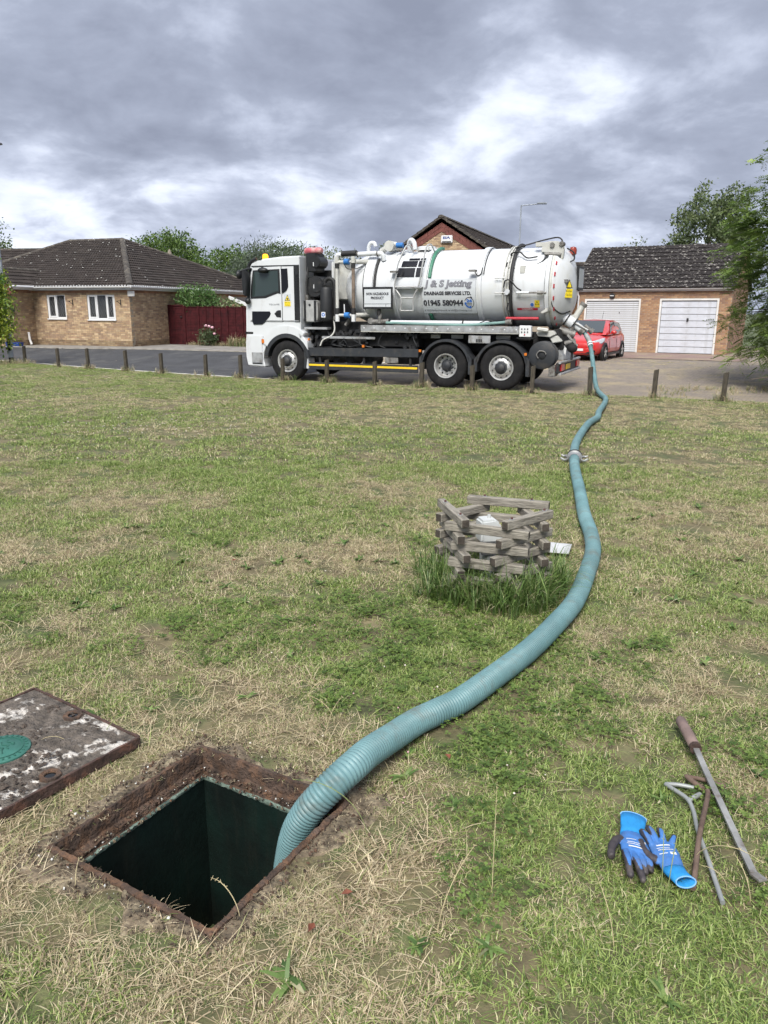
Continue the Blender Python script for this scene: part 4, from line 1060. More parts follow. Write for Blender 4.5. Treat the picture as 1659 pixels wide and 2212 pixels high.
# --- wheels
def wheel(x, y0, deep, name_label=None):
    w = thing('wheel', None, None); w.parent = TRUCK; w.location = (x, y0, WR)
    if name_label: w['label'] = name_label
    ty = MB().lathe([(0.30, 0.015), (0.33, 0.0), (0.42, -0.012), (0.49, 0.004), (0.525, 0.03), (0.535, 0.06), (0.535, 0.25), (0.52, 0.29), (0.40, 0.30), (0.30, 0.29)], (0, 0, 0), (0, 1, 0), 40)
    for k in range(40):
        a = 2 * PI * k / 40
        ty.obox((0.534 * math.cos(a), 0.155, 0.534 * math.sin(a)), (0.006 * math.cos(a), 0, 0.006 * math.sin(a)), (0, 0.1, 0), (-0.026 * math.sin(a), 0, 0.026 * math.cos(a)))
    tpart(ty, 'tyre', 'tyre', w)
    if deep:
        rim = MB().lathe([(0.305, 0.02), (0.30, -0.005), (0.275, 0.0), (0.262, 0.03), (0.25, 0.12), (0.235, 0.15), (0.16, 0.155), (0.14, 0.14)], (0, 0, 0), (0, 1, 0), 32)
        hz = 0.12
    else:
        rim = MB().lathe([(0.305, 0.02), (0.30, -0.005), (0.275, 0.0), (0.262, 0.03), (0.245, 0.05), (0.215, 0.01), (0.17, -0.01), (0.13, -0.012)], (0, 0, 0), (0, 1, 0), 32)
        hz = -0.02
    tpart(rim, 'rim', 'alloy', w)
    hub = MB().lathe([(0.16, hz + 0.04), (0.15, hz), (0.11, hz - 0.012), (0.10, hz - 0.05), (0.06, hz - 0.075), (0.001, hz - 0.078)], (0, 0, 0), (0, 1, 0), 24)
    tpart(hub, 'hub', 'guard_grey', w)
    nut = MB()
    for k in range(10):
        a = 2 * PI * k / 10; nut.cyl((0.168 * math.cos(a), hz - 0.015, 0.168 * math.sin(a)), (0.168 * math.cos(a), hz + 0.04, 0.168 * math.sin(a)), 0.017, n=6)
    tpart(nut, 'wheel_nuts', 'steel', w, kind='stuff')
    hol = MB()
    for k in range(10):
        a = 2 * PI * (k + .5) / 10; yy = (0.148 if deep else 0.022)
        hol.cyl((0.217 * math.cos(a), yy - 0.01, 0.217 * math.sin(a)), (0.217 * math.cos(a), yy + 0.03, 0.217 * math.sin(a)), 0.022, n=8)
    tpart(hol, 'rim_holes', 'chassis_dark', w, kind='stuff')
    return w
wheel(WX, 0.0, False); wheel(4.29, 0.03, True); wheel(5.72, 0.0, False)
for x in (WX, 4.29, 5.72):
    b = MB().lathe([(0.2, 0), (0.5, 0.0), (0.535, 0.05), (0.535, 0.25), (0.5, 0.3), (0.2, 0.3)], (x, 2.15, WR), (0, 1, 0), 28, caps=True)
    tpart(b, 'wheel', 'tyre', label='wheel on the far side')
    tpart(MB().cyl((x, 0.25, WR), (x, 2.2, WR), 0.09, n=10), 'axle', 'chassis_dark')
# --- rear mudguards
for x, nm in ((4.29, 0), (5.72, 1)):
    b = archstrip(MB(), 0.60, 0.665, 12, 168, -0.02, 0.42, 16, x, 0.52)
    xs_ = (x - 0.655, x + 0.655)
    b.prism([(xs_[0] - 0.03, 0.42), (xs_[0] - 0.03, 0.72), (xs_[0] + 0.09, 0.86), (xs_[0] + 0.06, 0.66), (xs_[0] + 0.05, 0.42)], -0.02, 0.42)
    b.prism([(xs_[1] + 0.03, 0.34), (xs_[1] + 0.03, 0.72), (xs_[1] - 0.09, 0.86), (xs_[1] - 0.06, 0.66), (xs_[1] - 0.05, 0.34)], -0.02, 0.42)
    mg = tpart(b, 'mudguard', 'guard_grey', bevel=0.008)
tpart(MB().box((3.60, -0.045, 0.86), (3.66, -0.01, 0.92)), 'side_marker', 'amber_plastic', smooth=0)
tpart(MB().box((6.28, -0.045, 0.84), (6.34, -0.01, 0.90)), 'side_marker', 'amber_plastic', smooth=0)
tpart(MB().box((2.02, -0.03, 0.94), (2.08, 0.03, 1.0)), 'side_marker', 'amber_plastic', smooth=0)
tpart(MB().box((0.36, 0.08, 1.09), (0.41, 0.13, 1.14)), 'side_marker', 'amber_plastic', smooth=0)
# --- chassis and side guards
ch = MB()
for y in (0.78, 1.62): ch.box((-1.2, y, 0.86), (6.95, y + 0.09, 1.16))
for x in (0.6, 1.6, 2.6, 3.4, 5.0, 6.6): ch.box((x, 0.8, 0.9), (x + 0.12, 1.7, 1.12))
tpart(ch, 'chassis_rail', 'chassis_dark', smooth=0)
un = MB()
un.box((0.45, 0.3, 0.95), (3.45, 2.2, 1.3)); un.box((0.5, 0.25, 0.55), (1.0, 0.7, 0.93)); un.box((2.6, 0.22, 0.52), (3.4, 0.75, 0.9))
un.box((0.25, 0.5, 1.2), (1.95, 2.2, 1.56)); un.box((1.95, 0.45, 1.16), (6.3, 2.1, 1.34)); un.box((0.2, 0.75, 1.5), (0.72, 2.3, 2.9))
tpart(un, 'equipment_box', 'chassis_dark', bevel=0.02)
for k, (x, r_) in enumerate(((1.15, 0.14), (1.55, 0.16), (2.1, 0.2))):
    tpart(MB().lathe([(0.001, -0.01), (r_ * .7, 0.0), (r_, 0.06), (r_, 0.5), (0.001, 0.55)], (x, 0.2, 0.62), (0, 1, 0), 18), 'air_tank', 'chassis_dark')
eng = MB()
rr = random.Random(4)
for k in range(46):
    x = rr.uniform(0.3, 3.5); z = rr.uniform(0.9, 1.36); s_ = rr.uniform(0.03, 0.1)
    if rr.random() < .5: eng.box((x, 0.17 + rr.random() * .1, z), (x + s_ * 1.6, 0.4, z + s_))
    else: eng.cyl((x, 0.17 + rr.random() * .08, z), (x, 0.4, z), s_ * .6, n=10)
for k in range(9):
    x = rr.uniform(0.4, 3.4)
    eng.tube(catmull([(x, 0.2, 1.33), (x + rr.uniform(-.1, .1), 0.16, 1.15), (x + rr.uniform(-.3, .3), 0.15, 1.0), (x + rr.uniform(-.4, .4), 0.2, 0.93)], 5), 0.014, 6)
tpart(eng, 'pump_gear', 'black_metal', smooth=40, kind='stuff')
sg = tpart(MB().prism([(0.38, 0.68), (0.38, 0.90), (3.56, 0.93), (3.56, 0.72)], 0.02, 0.07), 'side_guard', 'guard_grey', bevel=0.006)
sg2 = tpart(MB().box((0.38, 0.02, 0.33), (3.56, 0.06, 0.52)), 'side_guard', 'guard_grey', bevel=0.006)
tpart(MB().box((0.40, 0.014, 0.425), (3.54, 0.022, 0.475)), 'yellow_stripe', 'yellow_paint', sg2, smooth=0)
for x in (0.7, 2.0, 3.3): tpart(MB().box((x, 0.06, 0.35), (x + 0.06, 0.11, 1.0)), 'guard_bracket', 'chassis_dark', smooth=0)
tpart(MB().box((0.25, 0.1, 1.37), (0.94, 0.34, 1.43)), 'step_plate', 'galv', bevel=0.005)
tpart(MB().box((0.75, 0.15, 1.14), (2.3, 0.2, 1.2)), 'step_plate', 'galv', bevel=0.004)
tpart(MB().box((2.66, 0.0, 0.56), (3.02, 0.02, 0.70)), 'data_plate', 'grey_iron', bevel=0.004)
tpart(MB().tube(catmull([(1.04, 0.3, 1.6), (1.08, 0.25, 1.35), (1.0, 0.18, 1.2), (0.82, 0.08, 1.1), (0.76, 0.04, 0.95)], 6), 0.02, 8), 'drain_hose', 'cream')
# aluminium deck rail with rivets
rail = tpart(MB().box((1.95, 0.04, 1.355), (6.10, 0.09, 1.50)), 'deck_rail', 'galv', bevel=0.005)
tpart(MB().box((1.95, 0.092, 1.475), (6.10, 0.5, 1.498)), 'deck_plate', 'galv', smooth=0)
rv = MB()
for k in range(15): rv.cyl((2.05 + k * 0.285, 0.03, 1.43), (2.05 + k * 0.285, 0.045, 1.43), 0.018, n=8)
tpart(rv, 'rail_rivets', 'sticker_white', rail, kind='stuff')
tpart(MB().box((1.95, 0.05, 1.33), (6.1, 0.09, 1.353)), 'rail_lip', 'cream', rail, smooth=0)
mp_ = MB().box((4.85, 0.08, 1.10), (5.4, 0.12, 1.28)); tpart(mp_, 'tool_plate', 'galv', bevel=0.004)
for k in range(4): tpart(MB().box((5.05 + k * .04, 0.05, 1.13), (5.07 + k * .04, 0.08, 1.2)), 'tool_clip', 'black_plastic', smooth=0)
for x0, x1 in ((3.75, 4.0), (4.3, 4.6), (5.45, 5.8)): tpart(MB().box((x0, 0.4, 1.19), (x1, 0.44, 1.28)), 'bracket_plate', 'cream', smooth=0)

# --- gear between cab and tank
tpart(MB().lathe([(0.001, -.02), (0.07, 0), (0.085, 0.05), (0.085, 0.45), (0.07, 0.5), (0.001, 0.52)], (0.16, 0.4, 3.375), (1, 0, 0), 16), 'reservoir', 'pink_cap')
tpart(MB().cyl((0.44, 0.4, 3.44), (0.44, 0.4, 3.5), 0.03, n=10), 'reservoir_cap', 'grey_iron')
ib = MB().box((0.27, 0.22, 2.84), (0.58, 0.7, 3.31)); ib.cyl((0.56, 0.2, 3.08), (0.56, 0.66, 3.08), 0.15, n=18)
tpart(ib, 'intake_box', 'black_plastic', bevel=0.02)
for z in (2.98, 2.42): tpart(MB().box((0.50, 0.195, z), (0.52, 0.2, z + 0.1)), 'label_strip', 'sticker_white', smooth=0)
fd = MB().cyl((0.52, 0.22, 2.47), (0.52, 0.75, 2.47), 0.27, n=26); fd.cyl((0.58, 0.2, 2.5), (0.58, 0.24, 2.5), 0.19, n=20); fd.box((0.28, 0.24, 2.2), (0.5, 0.7, 2.7))
tpart(fd, 'air_filter', 'black_metal', bevel=0.012)
tpart(MB().tube(catmull([(0.3, 0.2, 2.22), (0.3, 0.19, 2.55), (0.33, 0.2, 2.8), (0.33, 0.22, 2.95)], 5), 0.03, 8), 'intake_pipe', 'rubber')
tpart(MB().cyl((0.29, 0.2, 2.1), (0.29, 0.2, 2.26), 0.05, n=12), 'pipe_coupling', 'grey_iron')
ht = tpart(MB().prism([(0.22, 1.62), (0.2, 1.75), (0.2, 1.95), (0.23, 2.09), (0.3, 2.12), (0.56, 2.12), (0.63, 2.08), (0.65, 1.95), (0.65, 1.72), (0.63, 1.6), (0.56, 1.56), (0.28, 1.56)], 0.12, 0.62), 'hydraulic_tank', 'steel', bevel=0.02)
for x in (0.245, 0.55): tpart(MB().box((x, 0.105, 1.57), (x + 0.06, 0.125, 2.11)), 'tank_strap', 'black_plastic', ht, smooth=0)
tpart(MB().cyl((0.42, 0.1, 2.0), (0.42, 0.13, 2.0), 0.03, n=12), 'filler_cap', 'black_plastic', ht)
si = tpart(MB().lathe([(0.001, 0.0), (0.12, 0.0), (0.165, 0.04), (0.17, 0.06), (0.17, 0.82), (0.15, 0.86), (0.001, 0.88)], (0.845, 0.27, 1.58), (0, 0, 1), 24), 'silencer', 'black_metal')
tpart(MB().box((0.78, 0.085, 1.68), (0.90, 0.1, 1.82)), 'ear_sticker', 'sticker_white', si, smooth=0)
decal(arc(0.84, 1.75, 0.048, 0, 360, 15), [tuple(range(16))], 0.083, 'ear_sticker_disc', 'sticker_blue', si)
decal(arc(0.84, 1.75, 0.022, 0, 360, 11), [tuple(range(12))], 0.081, 'ear_pictogram', 'sticker_white', si)
tpart(MB().tube(catmull([(0.78, 0.3, 2.5), (0.80, 0.3, 2.6), (0.90, 0.3, 2.67), (1.02, 0.3, 2.63), (1.08, 0.3, 2.5), (1.09, 0.3, 2.1), (1.09, 0.3, 1.7)], 6), 0.05, 12), 'exhaust_hose', 'rubber')
tpart(MB().cyl((1.09, 0.3, 1.62), (1.09, 0.3, 1.72), 0.065, n=12), 'hose_clamp', 'grey_iron')
tpart(MB().bar((0.7, 0.3, 2.53), (0.95, 0.3, 2.53), 0.05), 'silencer_bracket', 'black_metal')
tpart(MB().lathe([(0.001, 0), (0.3, 0.01), (0.33, 0.04), (0.33, 0.9), (0.31, 0.96), (0.25, 1.0), (0.001, 1.0)], (1.05, 1.0, 2.12), (0, 0, 1), 28), 'cyclone_drum', 'cream')
tpart(MB().box((0.72, 0.8, 2.6), (0.84, 1.6, 3.12)), 'cab_rear_box', 'truck_white', bevel=0.02)
op = MB().tube(catmull([(0.99, 0.55, 2.95), (0.99, 0.55, 3.15), (1.03, 0.55, 3.24), (1.12, 0.55, 3.27), (1.7, 0.55, 3.27), (2.2, 0.56, 3.28), (2.32, 0.57, 3.24), (2.36, 0.6, 3.1)], 6), 0.062, 12)
pipe = tpart(op, 'overhead_pipe', 'truck_white')
tpart(MB().tube([(1.2, 0.49, 3.29), (1.62, 0.49, 3.30)], 0.07, 12), 'pipe_sleeve', 'rubber', pipe)
for x in (1.18, 1.62, 2.18): tpart(MB().cyl((x, 0.55, 3.272), (x + 0.03, 0.55, 3.272), 0.075, n=14), 'pipe_clamp', 'grey_iron', pipe)
tpart(MB().tube(catmull([(1.78, 0.9, 3.2), (1.78, 0.9, 3.45), (1.84, 0.9, 3.56), (1.94, 0.9, 3.56), (1.98, 0.9, 3.48)], 6), 0.05, 10), 'breather_pipe', 'truck_white')
for x, m_, zt in ((1.17, 'cream', 3.2), (1.64, 'pipe_brown', 3.2)):
    p_ = tpart(MB().cyl((x, 0.26, 1.72), (x, 0.26, zt - 0.1), 0.045, n=14), 'level_pipe', m_)
    for z0, z1, mm in ((zt - 0.28, zt - 0.16, 'rubber'), (1.76, 1.92, 'rubber'), (zt - 0.16, zt, 'cream'), (1.58, 1.76, 'sticker_white')):
        tpart(MB().cyl((x, 0.26, z0), (x, 0.26, z1), 0.058, n=14), 'pipe_coupling', mm, p_)
for z in (3.07, 1.74):
    v_ = MB().cyl((1.2, 0.26, z), (1.62, 0.26, z), 0.04, n=10); v_.cyl((1.68, 0.3, z), (1.92, 0.62, z + .01), 0.06, n=10)
    vv = tpart(v_, 'valve_manifold', 'cream')
    tpart(MB().cyl((1.42, 0.2, z), (1.55, 0.2, z), 0.075, n=12), 'valve_actuator', 'valve_blue', vv)
tpart(MB().tube(catmull([(1.42, 0.2, 3.0), (1.5, 0.22, 2.9), (1.7, 0.3, 2.9), (1.85, 0.4, 2.98)], 6), 0.012, 6), 'cable', 'rubber')
tpart(MB().cyl((1.36, 0.35, 1.48), (1.48, 0.4, 1.66), 0.05, n=10), 'drain_stub', 'grey_iron')
tpart(MB().cyl((1.32, 0.38, 1.72), (1.31, 0.38, 2.02), 0.016, n=8), 'valve_lever', 'sticker_white')

# --- tank
TY, TZ, TR = 1.25, 2.42, 0.93
def tsurf(x, z, off=0.0):
    s_ = max(-1, min(1, (z - TZ) / TR)); c_ = math.sqrt(1 - s_ * s_)
    return (x, TY - (TR + off) * c_, TZ + (TR + off) * s_)
AX = (1, 0, 0)
TANK = tpart(MB().lathe([(0.001, -0.82), (0.35, -0.78), (0.6, -0.66), (0.78, -0.45), (0.88, -0.2), (TR, 0.0), (TR, 3.7), (TR, 4.7)], (1.9, TY, TZ), AX, 72), 'tank_barrel', 'tank_white', smooth=30)
def ring(x0, x1, h, m_, name='tank_band', a0=0.0, a1=2 * PI, parent=TANK, round_=0.01):
    b = MB().lathe([(TR - 0.01, x0), (TR + h - round_, x0), (TR + h, x0 + round_), (TR + h, x1 - round_), (TR + h - round_, x1), (TR - 0.01, x1)], (0, TY, TZ), AX, 72, a0, a1)
    return tpart(b, name, m_, parent)
def surf_strip(x, z0, z1, w, h, m_, name, over=True, parent=TANK, n=14):
    """tube bent round the near side of the tank between two heights (angles)"""
    a0, a1 = z0, z1
    pts_ = []
    for i in range(n + 1):
        a = R(a0 + (a1 - a0) * i / n)
        pts_.append((x, TY - (TR + h) * math.cos(a), TZ + (TR + h) * math.sin(a)))
    return tpart(MB().tube(pts_, w, 8), name, m_, parent)
ring(1.87, 1.895, 0.012, 'chassis_dark')
ring(1.90, 2.16, 0.035, 'tank_white')
surf_strip(2.22, 0, 48, 0.035, 0.03, 'rubber', 'rubber_strip')
ring(2.70, 2.80, 0.05, 'tank_white'); ring(3.52, 3.64, 0.05, 'tank_white'); ring(4.93, 5.06, 0.05, 'tank_white')
surf_strip(3.72, 13.5, 92, 0.042, 0.05, 'green_hose', 'green_hose'); surf_strip(3.70, -70, -40, 0.042, 0.04, 'green_hose', 'green_hose')
surf_strip(5.1, 18, 85, 0.012, 0.03, 'rubber', 'cable')
for x in (5.58, 5.66, 5.72): ring(x, x + 0.035, 0.06 if x > 5.6 else 0.045, 'cream')
surf_strip(5.80, -62, 95, 0.045, 0.07, 'rubber', 'black_hose', n=22)
ring(6.585, 6.605, 0.02, 'chassis_dark'); ring(6.605, 6.70, 0.07, 'tank_white'); ring(6.705, 6.77, 0.06, 'cream')
dome = tpart(MB().lathe([(TR + 0.05, 0.0), (TR + 0.04, 0.03), (0.88, 0.12), (0.72, 0.25), (0.5, 0.34), (0.25, 0.385), (0.001, 0.40)], (6.77, TY, TZ), AX, 64), 'rear_door', 'tank_white', TANK)
# lettering panel
def surf_patch(x0, x1, z0, z1, off, m_, name, parent=TANK, n=10):
    a0 = math.asin((z0 - TZ) / TR); a1 = math.asin((z1 - TZ) / TR)
    b = MB(); vs = []
    for i in range(n + 1):
        a = a0 + (a1 - a0) * i / n
        for x in (x0, x1): vs.append((x, TY - (TR + off) * math.cos(a), TZ + (TR + off) * math.sin(a)))
    b.add(vs, [(2 * i, 2 * i + 1, 2 * i + 3, 2 * i + 2) for i in range(n)])
    # edges give it thickness
    m0 = len(b.v); vs2 = []
    for i in range(n + 1):
        a = a0 + (a1 - a0) * i / n
        for x in (x0, x1): vs2.append((x, TY - (TR - 0.002) * math.cos(a), TZ + (TR - 0.002) * math.sin(a)))
    b.add(vs2, [])
    b.f += [(0, m0, m0 + 1, 1), (2 * n, 2 * n + 1, m0 + 2 * n + 1, m0 + 2 * n)]; b.mi += [0, 0]
    for i in range(n):
        b.f += [(2 * i, 2 * i + 2, m0 + 2 * i + 2, m0 + 2 * i), (2 * i + 1, m0 + 2 * i + 1, m0 + 2 * i + 3, 2 * i + 3)]; b.mi += [0, 0]
    return tpart(b, name, m_, parent, smooth=30)
def surf_text(verts, faces, off, name, m_, parent=TANK):
    me = bpy.data.meshes.new(name); me.from_pydata([(x, z, 0) for x, z in verts], [], faces)
    bm = bmesh.new(); bm.from_mesh(me)
    zs = [z for _, z in verts]; z0, z1 = min(zs), max(zs)
    for k in range(1, 5):
        bmesh.ops.bisect_plane(bm, geom=bm.verts[:] + bm.edges[:] + bm.faces[:], plane_co=(0, z0 + (z1 - z0) * k / 5, 0), plane_no=(0, 1, 0))
    for v in bm.verts: v.co = tsurf(v.co.x, v.co.y, off)
    bm.to_mesh(me); bm.free(); me.materials.append(M[m_])
    return link(name, me, parent)
PANEL = surf_patch(3.55, 4.93, 1.84, 2.615, 0.062, 'panel_light', 'lettering_panel')
def st(s_, x0, x1, z0, z1, m_, bold=0.0, shear=0.0, off=0.066, space=1.0):
    v_, f_ = fit_text(s_, x0, x1, z0, z1, bold, shear, space); return surf_text(v_, f_, off, 'lettering', m_, PANEL)
st('J & S Jetting', 3.595, 4.845, 2.375, 2.585, 'letter_grey', 0.05, 0.12)
st('J & S Jetting', 3.603, 4.84, 2.381, 2.579, 'letter_lilac', 0.004, 0.12, off=0.069)
st('DRAINAGE SERVICES LTD.', 3.595, 4.82, 2.245, 2.33, 'letter_dark', 0.055)
st('01945 580944', 3.565, 4.61, 2.005, 2.14, 'letter_dark', 0.045)
st('www.jandsjetting.co.uk', 3.63, 4.17, 1.885, 1.93, 'letter_grey', 0.0)
st('info@jandsjetting.co.uk', 4.26, 4.82, 1.885, 1.93, 'letter_grey', 0.0)
def arcband(cx, cz, r0, r1, a0, a1, n=16):
    o = arc(cx, cz, r1, a0, a1, n); i_ = arc(cx, cz, r0, a0, a1, n)
    return o + i_, [(k, k + 1, n + 2 + k, n + 1 + k) for k in range(n)]
v_, f_ = arcband(4.765, 2.08, 0.108, 0.122, -60, 160); surf_text(v_, f_, 0.066, 'round_badge', 'letter_dark', PANEL)
v_, f_ = arcband(4.765, 2.08, 0.085, 0.118, 185, 285); surf_text(v_, f_, 0.066, 'round_badge', 'sticker_blue', PANEL)
for a in (190, 282):
    c_ = (4.765 + 0.1 * math.cos(R(a)), 2.08 + 0.1 * math.sin(R(a)))
    surf_text(arc(*c_, 0.028, 0, 360, 11), [tuple(range(12))], 0.067, 'round_badge', 'sticker_blue', PANEL)
surf_text([(4.80, 2.175), (4.80, 2.225), (4.85, 2.19)], [(0, 2, 1)], 0.066, 'round_badge', 'letter_dark', PANEL)
st('24', 4.695, 4.835, 2.085, 2.155, 'sticker_blue', 0.05); st('HOUR', 4.70, 4.83, 2.04, 2.07, 'letter_dark', 0.04); st('SERVICE', 4.71, 4.82, 2.015, 2.032, 'letter_grey')
for x in (3.585, 4.215): surf_text(arc(x, 1.907, 0.014, 0, 360, 9), [tuple(range(10))], 0.066, 'lettering', 'letter_grey', PANEL)
# black panels by the ladder
for x0, x1, z0, z1 in ((3.06, 3.34, 3.085, 3.125), (3.37, 3.56, 3.085, 3.125), (2.90, 3.31, 2.925, 3.06), (3.35, 3.52, 2.925, 3.06), (2.83, 3.29, 2.68, 2.89), (3.33, 3.49, 2.68, 2.89)):
    surf_patch(x0, x1, z0, z1, 0.02, 'black_glass', 'sight_panel', n=5)
# ladder hoops and step
ld = MB()
for xa, xb, xc, xd in ((3.07, 2.86, 2.84, 3.0), (3.64, 3.52, 3.46, 3.34)):
    ld.tube(catmull([(xa + 0.04, 0.75, 3.28), (xa + 0.02, 0.62, 3.42), (xa, 0.5, 3.45), (xa - 0.05, 0.4, 3.38), (xb + 0.04, 0.25, 3.0), (xb, 0.2, 2.66), (xc, 0.2, 2.42), (xd, 0.2, 2.17), (xd - .005, 0.2, 1.86)], 6), 0.02, 8)
for z, xa, xb in ((1.86, 2.995, 3.335), (2.17, 3.0, 3.34), (2.44, 2.84, 3.46)): ld.cyl((xa, 0.2, z), (xb, 0.2, z), 0.018, n=8)
lad = tpart(ld, 'ladder', 'steel')
tpart(MB().box((2.84, 0.16, 2.41), (3.58, 0.3, 2.435)), 'ladder_step', 'galv', lad, bevel=0.004)
# notice board
nb = tpart(MB().box((1.99, 0.10, 1.90), (2.81, 0.13, 2.44)), 'notice_board', 'black_plastic', bevel=0.006)
tpart(MB().box((2.03, 0.092, 1.95), (2.77, 0.1, 2.385)), 'notice_panel', 'panel_light', nb, smooth=0)
tpart(MB().box((2.03, 0.089, 2.02), (2.77, 0.092, 2.03)), 'notice_line', 'letter_dark', nb, smooth=0)
tpart(MB().box((2.63, 0.089, 1.955), (2.64, 0.092, 2.02)), 'notice_line', 'letter_dark', nb, smooth=0)
for s_, z in (('NON HAZARDOUS', 2.235), ('PRODUCT', 2.135)):
    w_ = 0.31 if s_[0] == 'N' else 0.18
    v_, f_ = fit_text(s_, 2.4 - w_, 2.4 + w_, z, z + 0.07, 0.045); decal(v_, f_, 0.088, 'notice_lettering', 'letter_dark', nb)
tpart(MB().cyl((2.4, 0.2, 1.75), (2.4, 0.2, 1.92), 0.05, n=10), 'board_post', 'rubber', nb)
ig = MB().cyl((2.2, 0.25, 1.58), (2.65, 0.25, 1.6), 0.06, n=10); ig.cyl((2.4, 0.22, 1.55), (2.42, 0.22, 1.78), 0.05, n=10); ig.cyl((2.15, 0.2, 1.6), (2.15, 0.3, 1.6), 0.08, n=12)
tpart(ig, 'valve_fitting', 'grey_iron')
# tray hoses
tpart(MB().cyl((2.7, 0.28, 1.57), (5.3, 0.28, 1.57), 0.055, n=14), 'tray_pipe', 'truck_white')
tpart(MB().cyl((4.62, 0.28, 1.57), (4.66, 0.28, 1.57), 0.062, n=14), 'tray_clamp', 'rubber')
tpart(MB().tube(catmull([(2.6, 0.2, 1.56), (3.2, 0.18, 1.55), (4.0, 0.18, 1.53), (4.8, 0.18, 1.525), (5.4, 0.18, 1.57), (5.75, 0.2, 1.6)], 8), [0.035] * 41, 10), 'tray_hose', 'teal_hose_small')
tpart(MB().lathe([(0.035, 0), (0.06, 0.01), (0.06, 0.16), (0.04, 0.16)], (5.72, 0.2, 1.6), (1, 0, 0.1), 14), 'hose_end', 'grey_iron')
tpart(MB().tube(catmull([(4.95, 0.2, 1.52), (5.15, 0.19, 1.6), (5.3, 0.2, 1.65), (5.45, 0.22, 1.6)], 6), 0.012, 6), 'cable', 'rubber')
# work lamps
for x, y, z in ((2.80, 0.2, 2.78), (4.86, 0.2, 2.77)):
    l_ = tpart(MB().box((x - 0.09, y - 0.05, z), (x + 0.09, y + 0.1, z + 0.05)), 'work_lamp', 'grey_iron', bevel=0.008)
    tpart(MB().box((x - 0.075, y - 0.045, z - 0.006), (x + 0.075, y + 0.06, z)), 'lamp_glass', 'lamp_glass', l_, smooth=0)
    tpart(MB().tube(catmull([(x + 0.05, y + 0.05, z), (x + 0.1, y + 0.08, z - 0.08), (x + 0.18, y + 0.1, z - 0.05), (x + 0.22, y + 0.1, z + 0.1)], 5), 0.012, 6), 'lamp_cable', 'rubber', l_)
# top fittings
tpart(MB().lathe([(0.001, 0.10), (0.2, 0.10), (0.24, 0.08), (0.25, 0.0)], (3.3, 1.2, 3.36), n=20), 'manway_lid', 'truck_white')
for k in range(6):
    a = 2 * PI * k / 6; tpart(MB().tube([(3.3 + .27 * math.cos(a), 1.2 + .27 * math.sin(a), 3.34), (3.3 + .3 * math.cos(a), 1.2 + .3 * math.sin(a), 3.44)], 0.015, 6), 'lid_clamp', 'cream')
tpart(MB().tube(catmull([(2.1, 1.0, 3.36), (2.25, 0.95, 3.42), (2.45, 0.9, 3.5), (2.6, 0.9, 3.5)], 5), 0.07, 12), 'suction_pipe', 'cream')
tpart(MB().cyl((2.42, 0.75, 3.47), (2.42, 1.1, 3.47), 0.13, n=16), 'pipe_flange', 'cream')
tpart(MB().tube(catmull([(2.92, 0.95, 3.36), (2.92, 0.9, 3.52), (3.0, 0.85, 3.6), (3.1, 0.8, 3.52), (3.14, 0.78, 3.36)], 6), 0.06, 12), 'suction_bend', 'truck_white')
m_ = MB().cyl((2.66, 0.7, 3.47), (2.84, 0.7, 3.47), 0.065, n=12); tpart(m_, 'valve_actuator', 'valve_blue')
tpart(MB().box((2.68, 0.65, 3.34), (2.86, 0.8, 3.40)), 'actuator_bracket', 'grey_iron', bevel=0.006)
# rear gear: ram, lever, latches, hoses
rg = MB(); rg.cyl((6.05, 0.45, 2.82), (6.62, 0.6, 2.98), 0.05, n=12)
tpart(rg, 'door_ram', 'truck_white'); tpart(MB().cyl((6.6, 0.595, 2.975), (6.85, 0.66, 3.05), 0.03, n=10), 'ram_rod', 'steel')
tpart(MB().box((5.98, 0.36, 2.72), (6.1, 0.52, 2.9)), 'ram_bracket', 'cream', bevel=0.01)
lk = MB().prism([(6.40, 3.2), (6.42, 3.42), (6.62, 3.45), (6.82, 3.44), (6.94, 3.3), (6.92, 3.05), (6.84, 2.9), (6.72, 2.95), (6.7, 3.15)], 0.62, 0.74)
tpart(lk, 'lift_arm', 'cream', bevel=0.02); tpart(MB().box((6.25, 0.66, 3.33), (6.45, 0.8, 3.43)), 'lift_bracket', 'cream', bevel=0.01)
for x, z in ((6.88, 3.38), (6.66, 3.36)): tpart(MB().cyl((x, 0.58, z), (x, 0.78, z), 0.055, n=14), 'pivot_pin', 'grey_iron')
tpart(MB().cyl((6.5, 0.56, 3.16), (6.85, 0.6, 3.14), 0.045, n=10), 'ram_end', 'grey_iron')
for path in ([(5.7, 0.5, 3.0), (5.62, 0.46, 2.95), (5.7, 0.42, 2.86), (5.95, 0.45, 2.84), (6.4, 0.5, 2.95), (6.55, 0.55, 3.1)],
             [(5.75, 0.62, 3.1), (5.7, 0.55, 3.18), (5.9, 0.55, 3.22), (6.1, 0.5, 3.08), (6.35, 0.5, 3.1)],
             [(5.75, 0.7, 3.32), (6.1, 0.7, 3.4), (6.5, 0.75, 3.5), (6.8, 0.7, 3.52), (6.9, 0.66, 3.35), (6.86, 0.62, 3.1), (6.75, 0.5, 2.8), (6.73, 0.36, 2.5), (6.75, 0.32, 2.2), (6.8, 0.42, 1.95), (6.95, 0.7, 1.8), (7.1, 0.95, 1.86)],
             [(6.95, 0.9, 3.3), (7.1, 0.95, 3.2), (7.12, 0.95, 3.05), (7.02, 0.9, 2.98)],
             [(5.64, 0.22, 2.4), (5.68, 0.2, 2.55), (5.8, 0.2, 2.56), (5.95, 0.22, 2.4), (6.05, 0.28, 2.33)],
             [(5.76, 0.24, 2.05), (5.74, 0.24, 1.9), (5.80, 0.24, 1.88), (5.80, 0.24, 2.1)]):
    tpart(MB().tube(catmull(path, 6), 0.018, 6), 'hydraulic_hose', 'rubber')
